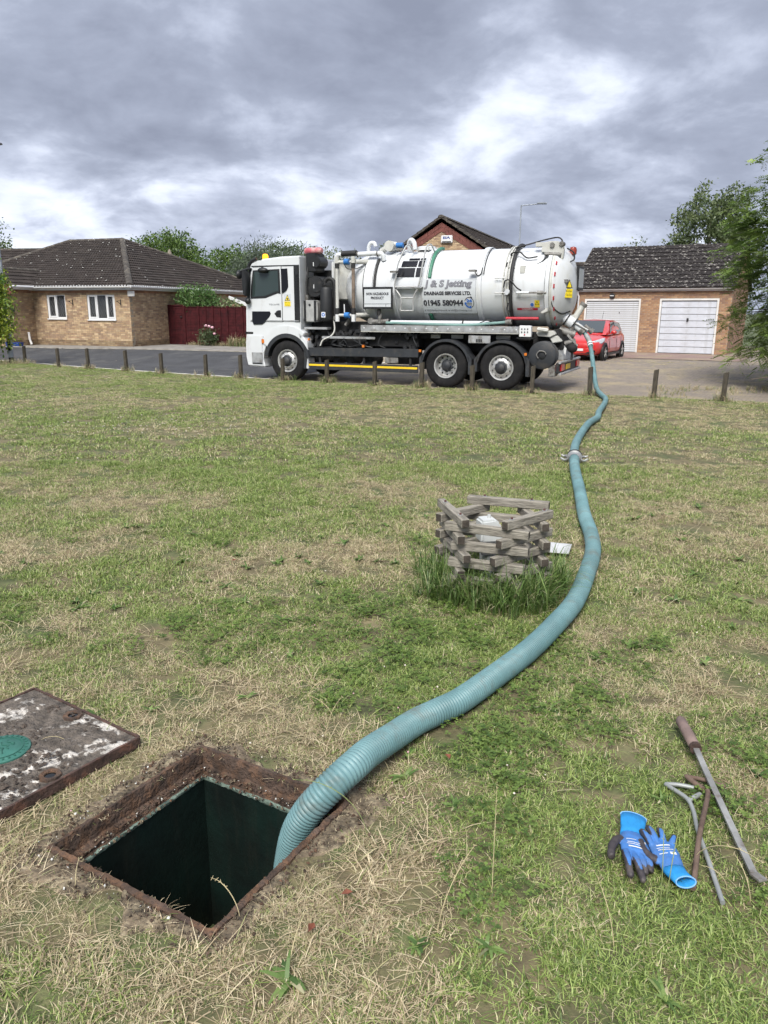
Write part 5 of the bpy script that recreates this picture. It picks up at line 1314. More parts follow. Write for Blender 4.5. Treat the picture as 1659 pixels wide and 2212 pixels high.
la = MB().cyl((5.95, 0.24, 2.28), (6.25, 0.24, 2.28), 0.03, n=10); la.cyl((5.72, 0.22, 2.3), (5.76, 0.3, 2.3), 0.07, n=12)
tpart(la, 'latch_cylinder', 'truck_white'); tpart(MB().cyl((6.24, 0.24, 2.28), (6.66, 0.26, 2.28), 0.02, n=8), 'latch_rod', 'grey_iron')
tpart(MB().cyl((6.45, 0.23, 2.28), (6.58, 0.24, 2.28), 0.045, n=10), 'latch_rod', 'grey_iron')
for z in (2.28, 2.62): tpart(MB().cyl((5.40, 0.27, z), (5.66, 0.27, z), 0.012, n=8), 'latch_bolt', 'steel')
tpart(MB().cyl((5.72, 0.26, 1.69), (6.5, 0.3, 1.69), 0.035, n=10), 'red_prop', 'red_paint')
tpart(MB().prism([(6.55, 1.83), (6.72, 1.95), (6.72, 1.85), (6.6, 1.8)], 0.2, 0.45), 'latch_cup', 'cream', bevel=0.01)
tpart(MB().box((6.12, 0.02, 1.27), (6.40, 0.14, 1.53)), 'control_box', 'sticker_white', bevel=0.006)
tpart(MB().box((6.06, 0.03, 1.23), (6.46, 0.3, 1.25)), 'control_shelf', 'black_metal', smooth=0)
for i, (dx, dz) in enumerate(((0.06, 0.17), (0.13, 0.17), (0.2, 0.17), (0.06, 0.10), (0.13, 0.10), (0.2, 0.10), (0.13, 0.04))):
    tpart(MB().cyl((6.12 + dx, 0.005, 1.28 + dz), (6.12 + dx, 0.03, 1.28 + dz), 0.016, n=8), 'control_button', 'lens_red' if i == 6 else 'sticker_black')
# stickers on the rear section
v_, f_ = [(5.93, 1.885), (6.43, 1.885), (6.43, 1.935), (5.93, 1.935)], [(0, 1, 2, 3)]
surf_text(v_, f_, 0.006, 'warning_strip', 'letter_red'); v_, f_ = fit_text('WARNING!', 6.04, 6.32, 1.895, 1.927, 0.03); surf_text(v_, f_, 0.009, 'warning_lettering', 'sticker_white')
v_, f_ = [(6.25, 1.96), (6.35, 1.96), (6.35, 2.06), (6.25, 2.06)], [(0, 1, 2, 3)]; surf_text(v_, f_, 0.006, 'sticker', 'sticker_white')
surf_text(arc(6.30, 2.01, 0.042, 0, 360, 15), [tuple(range(16))], 0.009, 'sticker', 'sticker_blue')
v_, f_ = [(6.36, 1.95), (6.48, 1.95), (6.48, 2.11), (6.36, 2.11)], [(0, 1, 2, 3)]; surf_text(v_, f_, 0.006, 'sticker', 'sticker_yellow')
surf_text([(6.375, 2.01), (6.465, 2.01), (6.42, 2.095)], [(0, 1, 2)], 0.009, 'sticker', 'sticker_black'); surf_text([(6.39, 2.018), (6.45, 2.018), (6.42, 2.078)], [(0, 1, 2)], 0.011, 'sticker', 'sticker_yellow')
# rear door chevrons, sign, lamp
for k in range(18):
    a = R(-68 + k * 8.2)
    if k % 2 == 0:
        b = MB(); u_, w_ = (TR - 0.04), (TR + 0.05)
        vs = []
        for aa in (a, a + R(5.4)):
            vs += [(6.83, TY - u_ * math.cos(aa), TZ + u_ * math.sin(aa)), (6.805, TY - w_ * math.cos(aa), TZ + w_ * math.sin(aa))]
        vs += [(x + 0.015, y - 0.004, z) for x, y, z in vs]
        b.add(vs, [(0, 1, 3, 2), (4, 6, 7, 5), (0, 4, 5, 1), (2, 3, 7, 6), (1, 5, 7, 3), (0, 2, 6, 4)])
        tpart(b, 'red_reflector', 'red_reflect', dome, smooth=0)
dom_st = thing('warning_sticker', None, None); dom_st.parent = dome; dom_st.location = (7.10, 0.67, 2.17); dom_st.rotation_euler = (0, 0, R(52))
tpart(MB().box((-0.11, 0, 0), (0.11, 0.004, 0.2)), 'sticker_plate', 'sticker_yellow', dom_st, smooth=0)
decal([(-0.1, 0.22), (0.1, 0.22), (0, 0.42)], [(0, 1, 2)], -0.002, 'sticker_triangle', 'sticker_black', dom_st); decal([(-0.07, 0.235), (0.07, 0.235), (0, 0.38)], [(0, 1, 2)], -0.004, 'sticker_triangle', 'sticker_yellow', dom_st)
for k, s_ in enumerate(('Blind Spot', 'Take Care')):
    v_, f_ = fit_text(s_, -0.09, 0.09, 0.12 - k * .08, 0.17 - k * .08); decal(v_, f_, -0.003, 'sticker_lettering', 'sticker_black', dom_st)
bsn = MB().box((7.14, 1.25, 2.36), (7.2, 1.95, 2.92)); rs_ = tpart(bsn, 'rear_notice_board', 'black_plastic', bevel=0.008)
tpart(MB().box((7.202, 1.3, 2.42), (7.206, 1.9, 2.86)), 'notice_panel', 'panel_light', rs_, smooth=0)
tpart(MB().box((7.0, 1.5, 2.34), (7.16, 1.7, 2.36)), 'board_bracket', 'black_metal', rs_, smooth=0)
tpart(MB().cyl((6.98, 1.5, 3.02), (6.98, 1.5, 3.2), 0.02, n=8), 'lamp_stem', 'black_metal')
tpart(MB().lathe([(0.05, 0), (0.085, 0.02), (0.09, 0.12), (0.07, 0.18), (0.001, 0.2)], (6.98, 1.5, 3.18), n=16), 'rear_beacon', 'beacon_red')
tpart(MB().box((6.98, 0.52, 2.5), (7.08, 0.66, 2.58)), 'work_lamp', 'grey_iron', bevel=0.01)
# rear understructure, hose reel, lights, bumper
tpart(MB().prism([(6.35, 0.9), (6.35, 1.35), (6.95, 1.45), (7.05, 1.0), (6.9, 0.85)], 0.5, 2.0), 'rear_subframe', 'chassis_dark', bevel=0.02)
br_ = MB().prism([(6.45, 1.38), (6.85, 1.42), (6.92, 1.33), (6.8, 1.26), (6.5, 1.28)], 0.3, 0.5); br_.prism([(6.75, 1.28), (6.95, 1.3), (7.05, 1.16), (6.85, 1.12)], 0.35, 0.6)
br_.cyl((6.5, 0.2, 1.45), (6.75, 0.25, 1.42), 0.05, n=10); tpart(br_, 'hinge_casting', 'cream', bevel=0.015)
RE = tpart(MB().lathe([(0.02, 0), (0.30, 0.0), (0.325, 0.015), (0.325, 0.035), (0.30, 0.05), (0.14, 0.055), (0.14, 0.30), (0.30, 0.30), (0.325, 0.31), (0.325, 0.34), (0.02, 0.35)], (6.68, 0.06, 0.85), (0, 1, 0), 36), 'hose_reel', 'guard_grey')
tpart(MB().lathe([(0.15, 0.06), (0.27, 0.07), (0.29, 0.18), (0.27, 0.29), (0.15, 0.295)], (6.68, 0.06, 0.85), (0, 1, 0), 30), 'reel_hose', 'rubber', RE)
tpart(MB().tube(catmull([(6.60, 0.03, 0.78), (6.56, 0.02, 0.86), (6.62, 0.02, 0.95), (6.74, 0.02, 0.94), (6.78, 0.03, 0.88)], 5), 0.014, 8), 'reel_handle', 'grey_iron', RE)
tpart(MB().lathe([(0.05, -0.01), (0.09, 0.0), (0.1, 0.02)], (6.68, 0.05, 0.85), (0, 1, 0), 18, caps=True), 'reel_hub', 'black_plastic', RE)
rb = MB(); rb.box((7.02, 0.04, 0.44), (7.12, 2.46, 0.68)); tpart(rb, 'light_bar', 'black_metal', bevel=0.01)
tpart(MB().cyl((7.12, 0.0, 0.69), (7.12, 2.5, 0.69), 0.03, n=10), 'bumper_tube', 'galv'); tpart(MB().cyl((7.14, 0.0, 0.43), (7.14, 2.5, 0.43), 0.03, n=10), 'bumper_tube', 'galv')
for y0 in (0.08, 2.0):
    tpart(MB().box((7.118, y0, 0.49), (7.15, y0 + 0.4, 0.65)), 'tail_light', 'lens_red', bevel=0.012)
    tpart(MB().box((7.02, y0 - 0.03, 0.485), (7.118, y0 - 0.015 + .02, 0.655)), 'tail_light', 'lens_red', bevel=0.004)
tpart(MB().box((7.122, 0.75, 0.5), (7.135, 1.25, 0.62)), 'number_plate', 'yellow_paint', smooth=0)
tpart(MB().box((6.84, 0.1, 0.36), (7.0, 0.45, 0.62)), 'tool_box', 'grey_iron', bevel=0.01)
tpart(MB().prism([(6.9, 0.72), (7.1, 0.72), (7.1, 0.8), (6.95, 1.05), (6.9, 1.0)], 0.5, 1.8), 'rear_chute', 'galv', bevel=0.01)
tpart(MB().prism([(7.0, 0.9), (7.08, 0.82), (7.1, 0.98), (7.04, 1.06)], 0.8, 0.84), 'rear_flap', 'sticker_white', smooth=0)
# outlet valves, pointing down and outwards
va = MB().cyl((6.86, 0.95, 1.78), (7.0, 0.98, 1.68), 0.115, n=18); va.cyl((7.0, 0.98, 1.68), (7.2, 1.02, 1.55), 0.135, n=18); va.cyl((7.2, 1.02, 1.55), (7.36, 1.05, 1.44), 0.095, n=16)
OV = tpart(va, 'outlet_valve', 'tank_white')
for p_, q_ in (((7.01, .98, 1.674), (7.035, .985, 1.658)), ((7.18, 1.015, 1.563), (7.21, 1.02, 1.543))):
    tpart(MB().cyl(p_, q_, 0.155, n=18), 'valve_flange', 'rubber', OV)
tpart(MB().cyl((7.2, 1.15, 1.72), (7.37, 1.2, 2.02), 0.075, n=14), 'valve_ram', 'cream', OV); tpart(MB().cyl((7.35, 1.19, 1.99), (7.39, 1.2, 2.05), 0.09, n=14), 'valve_ram_cap', 'grey_iron', OV)
tpart(MB().box((7.1, 1.08, 1.62), (7.26, 1.22, 1.78)), 'valve_ram_bracket', 'cream', OV, bevel=0.01)
gi = MB().cyl((6.88, 0.9, 1.42), (7.25, 0.95, 1.3), 0.1, n=14); gi.cyl((7.1, 0.9, 1.25), (7.2, 0.92, 1.5), 0.05, n=10); gi.cyl((7.36, 1.05, 1.44), (7.44, 1.06, 1.36), 0.11, n=14)
gi.cyl((7.44, 1.1, 1.52), (7.62, 1.14, 1.38), 0.055, n=12); gi.cyl((7.58, 1.13, 1.42), (7.64, 1.14, 1.37), 0.075, n=12); gi.cyl((7.05, 0.8, 1.1), (7.3, 0.84, 1.18), 0.06, n=10)
gi.tube(catmull([(7.1, 0.85, 1.3), (7.2, 0.8, 1.2), (7.3, 0.8, 1.1), (7.25, 0.8, 0.95)], 5), 0.035, 8)
tpart(gi, 'valve_casting', 'grey_iron', OV, bevel=0.006); tpart(ellipsoid((7.24, 0.78, 1.0), (0.13, 0.12, 0.11)), 'float_ball', 'chassis_dark', OV)
tpart(MB().tube([(7.2, 0.9, 1.62), (7.55, 0.98, 1.42)], 0.022, 8), 'valve_link', 'steel', OV); tpart(MB().cyl((7.24, 0.78, 0.72), (7.24, 0.8, 0.9), 0.03, n=8), 'drain_tap', 'black_metal', OV)
# ------------------------------------------------------------------ manhole, cover, hoses, timber crib, tools, gloves, bollards, lamps
mat('rust', (0.070, 0.046, 0.034), 0.95, var=0.4, vscale=16, col2=(0.120, 0.066, 0.038), mix2=(0.45, 0.62), s2=22, bump=0.9, bscale=70)
mat('rust_dark', (0.06, 0.035, 0.028), 0.9, var=0.3, vscale=16, col2=(0.12, 0.055, 0.035), mix2=(0.5, 0.7), s2=20, bump=0.5, bscale=80)
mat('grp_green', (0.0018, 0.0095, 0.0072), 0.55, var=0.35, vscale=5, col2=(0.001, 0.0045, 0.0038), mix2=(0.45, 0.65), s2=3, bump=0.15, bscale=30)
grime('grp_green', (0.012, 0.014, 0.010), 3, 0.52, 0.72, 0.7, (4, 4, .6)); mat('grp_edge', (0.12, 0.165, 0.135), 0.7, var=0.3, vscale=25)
mat('sludge', (0.004, 0.005, 0.005), 0.15, var=0.1)
mat('mud', (0.105, 0.088, 0.073), 0.95, var=0.4, vscale=26, col2=(0.50, 0.47, 0.43), mix2=(0.53, 0.585), s2=11, bump=0.9, bscale=80)
mat('mud_clod', (0.065, 0.05, 0.04), 0.95, var=0.4, vscale=30, bump=0.6, bscale=120)
mat('badge_green', (0.030, 0.125, 0.098), 0.6, var=0.15, vscale=14, col2=(0.09, 0.22, 0.18), mix2=(0.5, 0.75), s2=12)
mat('badge_dark', (0.02, 0.10, 0.075), 0.7)
mat('hose_teal', (0.108, 0.205, 0.218), 0.45, var=0.14, vscale=5, col2=(0.155, 0.27, 0.285), mix2=(0.45, 0.75), s2=2.2, spec=0.4); grime('hose_teal', (0.11, 0.10, 0.078), 6, 0.53, 0.72, 0.75)
mat('timber', (0.255, 0.235, 0.198), 0.9, var=0.28, vscale=7, col2=(0.125, 0.113, 0.093), mix2=(0.48, 0.66), s2=6, bump=0.45, bscale=22, stretch=(1.2, 9, 9))
mat('timber_end', (0.055, 0.045, 0.036), 0.95, var=0.3, vscale=25, bump=0.4, bscale=50)
mat('bollard_wood', (0.052, 0.043, 0.031), 0.9, var=0.3, vscale=6, col2=(0.08, 0.072, 0.052), mix2=(0.5, 0.7), s2=5, bump=0.4, bscale=25, stretch=(8, 8, 1))
mat('bolt_rust', (0.10, 0.045, 0.04), 0.8, var=0.2)
mat('vent_plastic', (0.50, 0.52, 0.52), 0.5, var=0.05)
mat('sheet_grey', (0.46, 0.47, 0.48), 0.4, var=0.08, vscale=8)
mat('tool_steel', (0.30, 0.30, 0.29), 0.5, metal=0.4, var=0.2, vscale=12, col2=(0.20, 0.17, 0.15), mix2=(0.5, 0.65), s2=14)
mat('tool_rust', (0.125, 0.085, 0.064), 0.85, var=0.25, vscale=16, col2=(0.09, 0.055, 0.042), s2=14, bump=0.2, bscale=90)
mat('handle_wood', (0.19, 0.135, 0.12), 0.8, var=0.25, vscale=10, col2=(0.24, 0.15, 0.14), s2=9, bump=0.2, bscale=40)
mat('zinc', (0.30, 0.315, 0.31), 0.55, metal=0.35, var=0.15, vscale=9)
mat('lamp_pole', (0.30, 0.33, 0.37), 0.55, metal=0.2, var=0.12, vscale=3)
mat('coupling', (0.34, 0.345, 0.345), 0.35, metal=0.5, var=0.1)

# ---- manhole
def square_rings(prof, jit, n=22, seed=1):
    rn = random.Random(seed); b = MB(); k = len(prof); vs = []
    cs = ((-1, -1), (1, -1), (1, 1), (-1, 1))
    m = 4 * n
    for h, z, jt in prof:
        for e_ in range(4):
            a, c = cs[e_], cs[(e_ + 1) % 4]
            for j in range(n):
                t = j / n
                p = HC + HA * (h * (a[0] + (c[0] - a[0]) * t) + rn.uniform(-jt, jt)) + HB * (h * (a[1] + (c[1] - a[1]) * t) + rn.uniform(-jt, jt))
                vs.append((p.x, p.y, z + rn.uniform(-jt, jt) * 0.8))
    fs = [(i * m + j, i * m + (j + 1) % m, (i + 1) * m + (j + 1) % m, (i + 1) * m + j) for i in range(k - 1) for j in range(m)]
    return b.add(vs, fs)
MAN = thing('manhole', 'open square manhole with rusty iron frame over a dark green tank', 'manhole', (0, 0, 0))
square_rings([(0.352, -0.05, 0), (0.348, 0.012, .003), (0.332, 0.016, .003), (0.326, -0.004, .003), (0.3255, -0.05, .004), (0.313, -0.056, .004), (0.300, -0.054, .005), (0.298, -0.070, .004), (0.287, -0.073, .004), (0.288, -0.11, .001)], 0, 34).build('frame', 'rust', MAN, smooth=25, label='flaking rusty angle-iron frame')
square_rings([(0.289, -0.069, .003), (0.282, -0.071, .004), (0.281, -0.078, .003), (0.285, -0.086, .001)], 0, 40, 5).build('tank_lip', 'grp_edge', MAN, label='chipped pale edge of the tank neck')
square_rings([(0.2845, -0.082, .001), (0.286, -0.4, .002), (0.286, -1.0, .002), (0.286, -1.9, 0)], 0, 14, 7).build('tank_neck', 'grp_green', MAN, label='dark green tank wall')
b = MB(); b.add([tuple(p) for p in hsq(0.29, -1.75)], [(0, 1, 2, 3)]); b.build('sludge', 'sludge', MAN)
# soil around the frame
b = MB(); vs = []; rn = random.Random(12); nA = 96
for k, (h, z) in enumerate(((0.343, 0.004), (0.357, 0.008), (0.38, 0.006), (0.415, 0.0))):
    for j in range(nA):
        a = 2 * PI * j / nA; c, s = math.cos(a), math.sin(a); m_ = max(abs(c), abs(s))
        hh = h if k == 0 else h + (0.5 * (float(fbm(4 * c + 3, 4 * s + 7, 3)) - 0.45)) * 0.16 * k
        p = HC + HA * (hh * c / m_) + HB * (hh * s / m_)
        zz_ = z + (rn.uniform(-.004, .006) if 0 < k < 3 else 0) + (float(lawn_z(p.x, p.y)) - 0.012 if k == 3 else 0)
        vs.append((p.x, p.y, zz_))
b.add(vs, [(i * nA + j, i * nA + (j + 1) % nA, (i + 1) * nA + (j + 1) % nA, (i + 1) * nA + j) for i in range(3) for j in range(nA)])
mat('rim_soil', (0.135, 0.105, 0.070), 0.95, var=0.45, vscale=24, col2=(0.27, 0.225, 0.15), mix2=(0.5, 0.66), s2=18, bump=0.9, bscale=70)
b.build('soil', 'rim_soil', kind='stuff')
# crumbs of soil, rust and pale grit on the frame and the soil
for nm, mt, cnt, sz, seed in (('rust_flakes', 'rust', 900, 0.006, 3), ('pale_grit', 'lichen', 150, 0.0042, 4), ('soil_crumbs', 'rim_soil', 700, 0.006, 5)):
    rn = random.Random(seed); b = MB()
    for _ in range(cnt):
        e_ = rn.randrange(4); t = rn.uniform(-1, 1)
        inner = rn.random() < (0.55 if nm == 'rust_flakes' else 0.35)
        h = rn.uniform(0.27, 0.318) if inner else (0.35 + abs(rn.gauss(0, 0.05)))
        z = -0.052 if inner else 0.013
        if inner and h < 0.281: z = -0.066
        a, c = ((t * h, -h), (h, t * h), (t * h, h), (-h, t * h))[e_]
        if not inner and nm == 'pale_grit' and e_ in (0, 1): continue
        p = HC + HA * a + HB * c; s = sz * rn.uniform(0.4, 1.5)
        ax_ = [Vector((rn.uniform(-1, 1), rn.uniform(-1, 1), rn.uniform(-1, 1))).normalized() for _ in range(2)]
        u_ = ax_[0]; v_ = u_.cross(ax_[1]).normalized(); w_ = u_.cross(v_)
        c0 = Vector((p.x, p.y, z + s * 0.3))
        b.add([c0 + u_ * s, c0 - u_ * s * .8, c0 + v_ * s * .8, c0 - v_ * s, c0 + w_ * s * .4, c0 - w_ * s * .4], [(0, 2, 4), (2, 1, 4), (1, 3, 4), (3, 0, 4), (2, 0, 5), (1, 2, 5), (3, 1, 5), (0, 3, 5)])
    b.build(nm, mt, smooth=0, kind='stuff')

# ---- cover lying on the grass
COV = thing('manhole_cover', 'heavy square manhole cover caked in mud, lifted onto the grass beside the opening', 'cover', (CVR.x, CVR.y, 0.0), math.atan2(CVA.y, CVA.x))
S_ = 0.70           # local x along CVA, local y along CVB
n = 90; b = MB(); vs = []
for i in range(n + 1):
    for j in range(n + 1):
        x, y = S_ * i / n, S_ * j / n
        e_ = min(x, y, S_ - x, S_ - y)
        hgt = 0.022 * (float(fbm(x * 26 + 5, y * 26 + 2, 3)) - 0.45) + 0.010 * (float(fbm(x * 8, y * 8 + 3, 2)) - 0.5)
        rb_ = math.hypot(x - .35, y - .35)
        k = min(1, e_ / 0.03) * (0.12 if rb_ < 0.105 else min(1.0, 0.12 + (rb_ - 0.105) / 0.03))
        for hx, hy in ((0.05, 0.345), (0.355, 0.045)):
            rr = max(abs(x - hx), abs(y - hy)); 
            if rr < 0.045: k *= 0.0
        vs.append((x, y, 0.042 + hgt * k))
b.add(vs, [(i * (n + 1) + j, (i + 1) * (n + 1) + j, (i + 1) * (n + 1) + j + 1, i * (n + 1) + j + 1) for i in range(n) for j in range(n)])
b.build('top_face', 'mud', COV, smooth=60, label='muddy top with pale bare patches')
b = MB(); t = 0.006
for a, c in (((0, 0), (S_, 0)), ((S_, 0), (S_, S_)), ((S_, S_), (0, S_)), ((0, S_), (0, 0))):
    nn = 30
    dx, dy = (c[0] - a[0]), (c[1] - a[1]); nx, ny = dy / S_, -dx / S_
    rn = random.Random(6); vs = []
    for k in range(nn + 1):
        x, y = a[0] + dx * k / nn, a[1] + dy * k / nn; j_ = rn.uniform(-.0015, .0015)
        vs += [(x + nx * t, y + ny * t, 0.008), (x + nx * (t + j_), y + ny * (t + j_), 0.048 + j_), (x - nx * 0.004, y - ny * 0.004, 0.048 + j_), (x - nx * .004, y - ny * .004, 0.02)]
    b.add(vs, [(4 * k + q_, 4 * k + 4 + q_, 4 * k + 5 + q_, 4 * k + 1 + q_) for k in range(nn) for q_ in range(3)])
b.build('steel_edge', 'rust_dark', COV, smooth=30)
MB().box((0.004, 0.004, 0.006), (S_ - 0.004, S_ - 0.004, 0.024)).build('underside', 'rust_dark', COV, smooth=0)
for hx, hy in ((0.05, 0.345), (0.355, 0.045)):
    MB().lathe([(0.020, -0.001), (0.022, 0.006), (0.038, 0.007), (0.042, -0.004)], (hx, hy, 0.044), n=8).build('lifting_socket', 'rust', COV)
    MB().lathe([(0.001, 0), (0.021, 0.0)], (hx, hy, 0.0448), n=14).build('socket_hole', 'sludge', COV)
bd = MB().lathe([(0.001, 0.008), (0.094, 0.008), (0.1, 0.004), (0.101, -0.004)], (0.35, 0.35, 0.044), n=44).build('badge', 'badge_green', COV, label='round green maker badge with a raised swirl')
sw = MB().lathe([(0.072, 0.008), (0.072, 0.0105), (0.076, 0.0105), (0.076, 0.008)], (0.35, 0.35, 0.044), n=44)
for k in range(26):
    a = 2 * PI * k / 26
    sw.obox((0.35 + 0.086 * math.cos(a), 0.35 + 0.086 * math.sin(a), 0.0532), (0.005 * math.cos(a), 0.005 * math.sin(a), 0), (-0.003 * math.sin(a), 0.003 * math.cos(a), 0), (0, 0, 0.0015))
for k in range(4):
    sw.tube(catmull([(0.30 + .012 * k, 0.40 - .03 * k, 0.0528), (0.325 + .01 * k, 0.385 - .025 * k, 0.0528), (0.345, 0.37 - .022 * k, 0.0528), (0.37, 0.385 - .024 * k, 0.0528), (0.40 - .006 * k, 0.37 - .02 * k, 0.0528)], 5), 0.0028, 5)
sw.build('badge_relief', 'badge_dark', bd, kind='stuff')
b = MB(); rn = random.Random(21)
for _ in range(900):
    x, y = rn.uniform(0.03, S_ - .03), rn.uniform(0.03, S_ - .03)
    if math.hypot(x - .35, y - .35) < 0.11 or fbm(x * 7 + 9, y * 7, 2) < .44: continue
    s = 0.008 * rn.uniform(0.4, 1.7); a = rn.uniform(0, PI)
    u_ = Vector((math.cos(a), math.sin(a), rn.uniform(-.2, .2))); v_ = Vector((-math.sin(a), math.cos(a), 0)); w_ = Vector((0, 0, 1)); c0 = Vector((x, y, 0.045 + s * .25))
    b.add([c0 + u_ * s, c0 - u_ * s, c0 + v_ * s * .8, c0 - v_ * s * .7, c0 + w_ * s * .5, c0 - w_ * s * .4], [(0, 2, 4), (2, 1, 4), (1, 3, 4), (3, 0, 4), (2, 0, 5), (1, 2, 5), (3, 1, 5), (0, 3, 5)])
b.build('mud_clods', 'mud_clod', COV, smooth=0, kind='stuff')

# ---- suction hoses
def ribbed_hose(name, ctrl, r, pitch, label, rib=0.0055, nseg=20):
    P = catmull(ctrl, 24)
    d = [0.0]
    for a, c in zip(P[:-1], P[1:]): d.append(d[-1] + (c - a).length)
    total = d[-1]; n = int(total / pitch); arr = np.array([tuple(p) for p in P]); dd = np.array(d)
    out = []; rs_ = []
    for k in range(n):
        for f, rr in ((0.0, r - rib), (0.25, r - rib * .2), (0.5, r), (0.75, r - rib * .2)):
            s = (k + f) * pitch
            out.append(Vector([np.interp(s, dd, arr[:, i]) for i in range(3)])); rs_.append(rr)
    return MB().tube(out, rs_, nseg).build(name, 'hose_teal', smooth=60, fix=False, label=label, cat='hose'), P
H1 = [(-0.41, 2.40, -1.2), (-0.39, 2.40, -0.8), (-0.36, 2.385, -0.45), (-0.335, 2.365, -0.26), (-0.305, 2.32, -0.12), (-0.268, 2.295, -0.03), (-0.222, 2.285, 0.04), (-0.16, 2.31, 0.095), (-0.105, 2.37, 0.115), (-0.05, 2.475, 0.105), (0.04, 2.625, 0.08),
      (0.13, 2.76, 0.063), (0.23, 2.855, 0.06), (0.34, 2.96, 0.06), (0.58, 3.27, 0.06), (0.73, 3.48, 0.06), (0.90, 3.76, 0.06), (1.08, 4.09, 0.058), (1.27, 4.57, 0.055), (1.44, 5.06, 0.055), (1.54, 5.51, 0.055), (1.63, 6.06, 0.055), (1.80, 6.89, 0.05), (1.99, 7.86, 0.045), (2.12, 8.45, 0.045), (2.15, 8.56, 0.05)]
HOSE1, HP1 = ribbed_hose('suction_hose', H1, 0.0545, 0.0145, 'thick ribbed teal hose curving out of the manhole across the lawn', nseg=22)
H2 = [(2.16, 8.62, 0.05), (2.25, 9.0, 0.04), (2.44, 9.7, 0.03), (2.74, 10.63, 0.02), (3.12, 11.69, 0.01), (3.46, 12.48, -0.01), (3.72, 13.34, -0.02), (4.21, 14.76, -0.04), (4.5, 15.75, -0.055), (4.58, 16.35, -0.045), (4.66, 17.05, 0.03), (4.77, 17.75, 0.30), (4.87, 18.4, 0.64), (4.90, 18.85, 0.95), (4.86, 19.02, 1.10), (4.80, 19.09, 1.18)]
HOSE2, HP2 = ribbed_hose('suction_hose', H2, 0.052, 0.02, 'teal hose winding from the coupling over the kerb up to the truck valve', rib=0.0025, nseg=16)
jn = MB()
cp = Vector((2.155, 8.59, 0.05)); cd_ = Vector((0.28, 1.0, 0)).normalized()
CPL = thing('hose_coupling', 'silver lever coupling joining the two teal hoses on the lawn', 'coupling', cp, math.atan2(cd_.y, cd_.x))
MB().lathe([(0.055, -0.07), (0.066, -0.05), (0.07, -0.02), (0.085, -0.015), (0.085, 0.02), (0.07, 0.025), (0.066, 0.06), (0.055, 0.08)], (0, 0, 0), (1, 0, 0), 22).build('coupling_body', 'coupling', CPL)
MB().lathe([(0.087, 0.0), (0.092, 0.005), (0.092, 0.03), (0.087, 0.035)], (0, 0, 0), (1, 0, 0), 22).build('rubber_ring', 'rubber', CPL)
for s in (-1, 1):
    l_ = MB().tube(catmull([(0.03, s * 0.07, 0.01), (0.0, s * 0.095, 0.015), (-0.025, s * 0.12, 0.02), (-0.02, s * 0.145, 0.03)], 5), [0.016] * 6 + [0.014] * 5 + [0.009] * 5, 8); l_.build('lever', 'coupling', CPL)
    MB().tube(catmull([(-0.02, s * 0.08, -0.02), (-0.06, s * 0.11, -0.02), (-0.05, s * 0.15, 0.0)], 5), 0.013, 8).build('hook', 'zinc', CPL)
# metal tail on the truck end
te = MB(); te.tube([(4.86, 19.02, 1.10), (4.9, 18.88, 0.98), (4.905, 18.72, 0.86)], 0.06, 14)
TE = te.build('hose_tail', 'zinc', label='metal hose tail clamped at the truck end of the teal hose', cat='coupling')
for z_, y_ in ((0.93, 18.82), (0.88, 18.75)): MB().tube([(4.903, y_, z_), (4.905, y_ - 0.025, z_ - 0.02)], 0.066, 14).build('clamp_band', 'white_reflect', TE)

# ---- hexagonal timber crib
CC = Vector((0.665, 4.47, 0.0)); LY = 0.0515; rn = random.Random(17)
CRIB = thing('timber_crib', 'hexagonal log-cabin stack of weathered square timbers standing in long grass', 'timber stack', CC, 0)
tb = {}
def timber_mesh(L):
    b = MB().box((-L / 2, -0.026, 0), (L / 2, 0.026, 0.0505))
    return b
for lay in range(10):
    top = lay == 9
    setA = lay % 2 == 1
    for nrm in ((190, 70, -50) if setA else (130, 250, 10)):
        a = R(nrm + rn.uniform(-3, 3)); ap = 0.252 + rn.uniform(-.016, .016)
        L = 0.455 + rn.uniform(-0.04, 0.04); sh = rn.uniform(-.03, .03)
        if nrm == 70 and top: L = 0.52
        o = thing('timber', None, None); o.parent = CRIB
        o.location = (ap * math.cos(a) - sh * math.sin(a), ap * math.sin(a) + sh * math.cos(a), lay * LY); o.rotation_euler = (rn.uniform(-.03, .03), rn.uniform(-.02, .02), a + PI / 2)
        bb = MB().box((-L / 2 + .0004, -0.024, 0.0004), (L / 2 - .0004, 0.024, 0.0505))
        me = bb.mesh('beam', ['timber', 'timber_end'], smooth=0, bevel=0.0035, bseg=1)
        for p in me.polygons:
            if abs(p.normal.x) > 0.9: p.material_index = 1
        link('beam', me, o)
        if lay == 9:
            for bx_ in (-0.15, 0.15):
                MB().cyl((bx_, 0, 0.05), (bx_, 0, 0.064), 0.0075, n=6).build('bolt', 'bolt_rust', o); MB().cyl((bx_, 0, 0.0505), (bx_, 0, 0.054), 0.014, n=10).build('washer', 'zinc', o)
VEN = thing('vent_post', 'white plastic vent cap standing inside the timber crib', 'vent', (CC.x - 0.03, CC.y + 0.02, 0), R(12))
vb = MB().prism([(-0.065, 0.30), (-0.065, 0.44), (0.025, 0.445), (0.055, 0.42), (0.075, 0.35), (0.08, 0.30)], -0.06, 0.06); vb.build('vent_cap', 'vent_plastic', VEN, bevel=0.012)
MB().cyl((0, 0, 0), (0, 0, 0.31), 0.05, n=16).build('vent_pipe', 'vent_plastic', VEN); MB().cyl((0, 0, 0.443), (0, 0, 0.462), 0.011, n=10).build('vent_knob', 'vent_plastic', VEN)
MB().box((-0.06, -0.064, 0.23), (0.07, -0.05, 0.295)).build('vent_grille', 'lead', VEN, smooth=0)
cs = MB(); vs = []; nx = 28
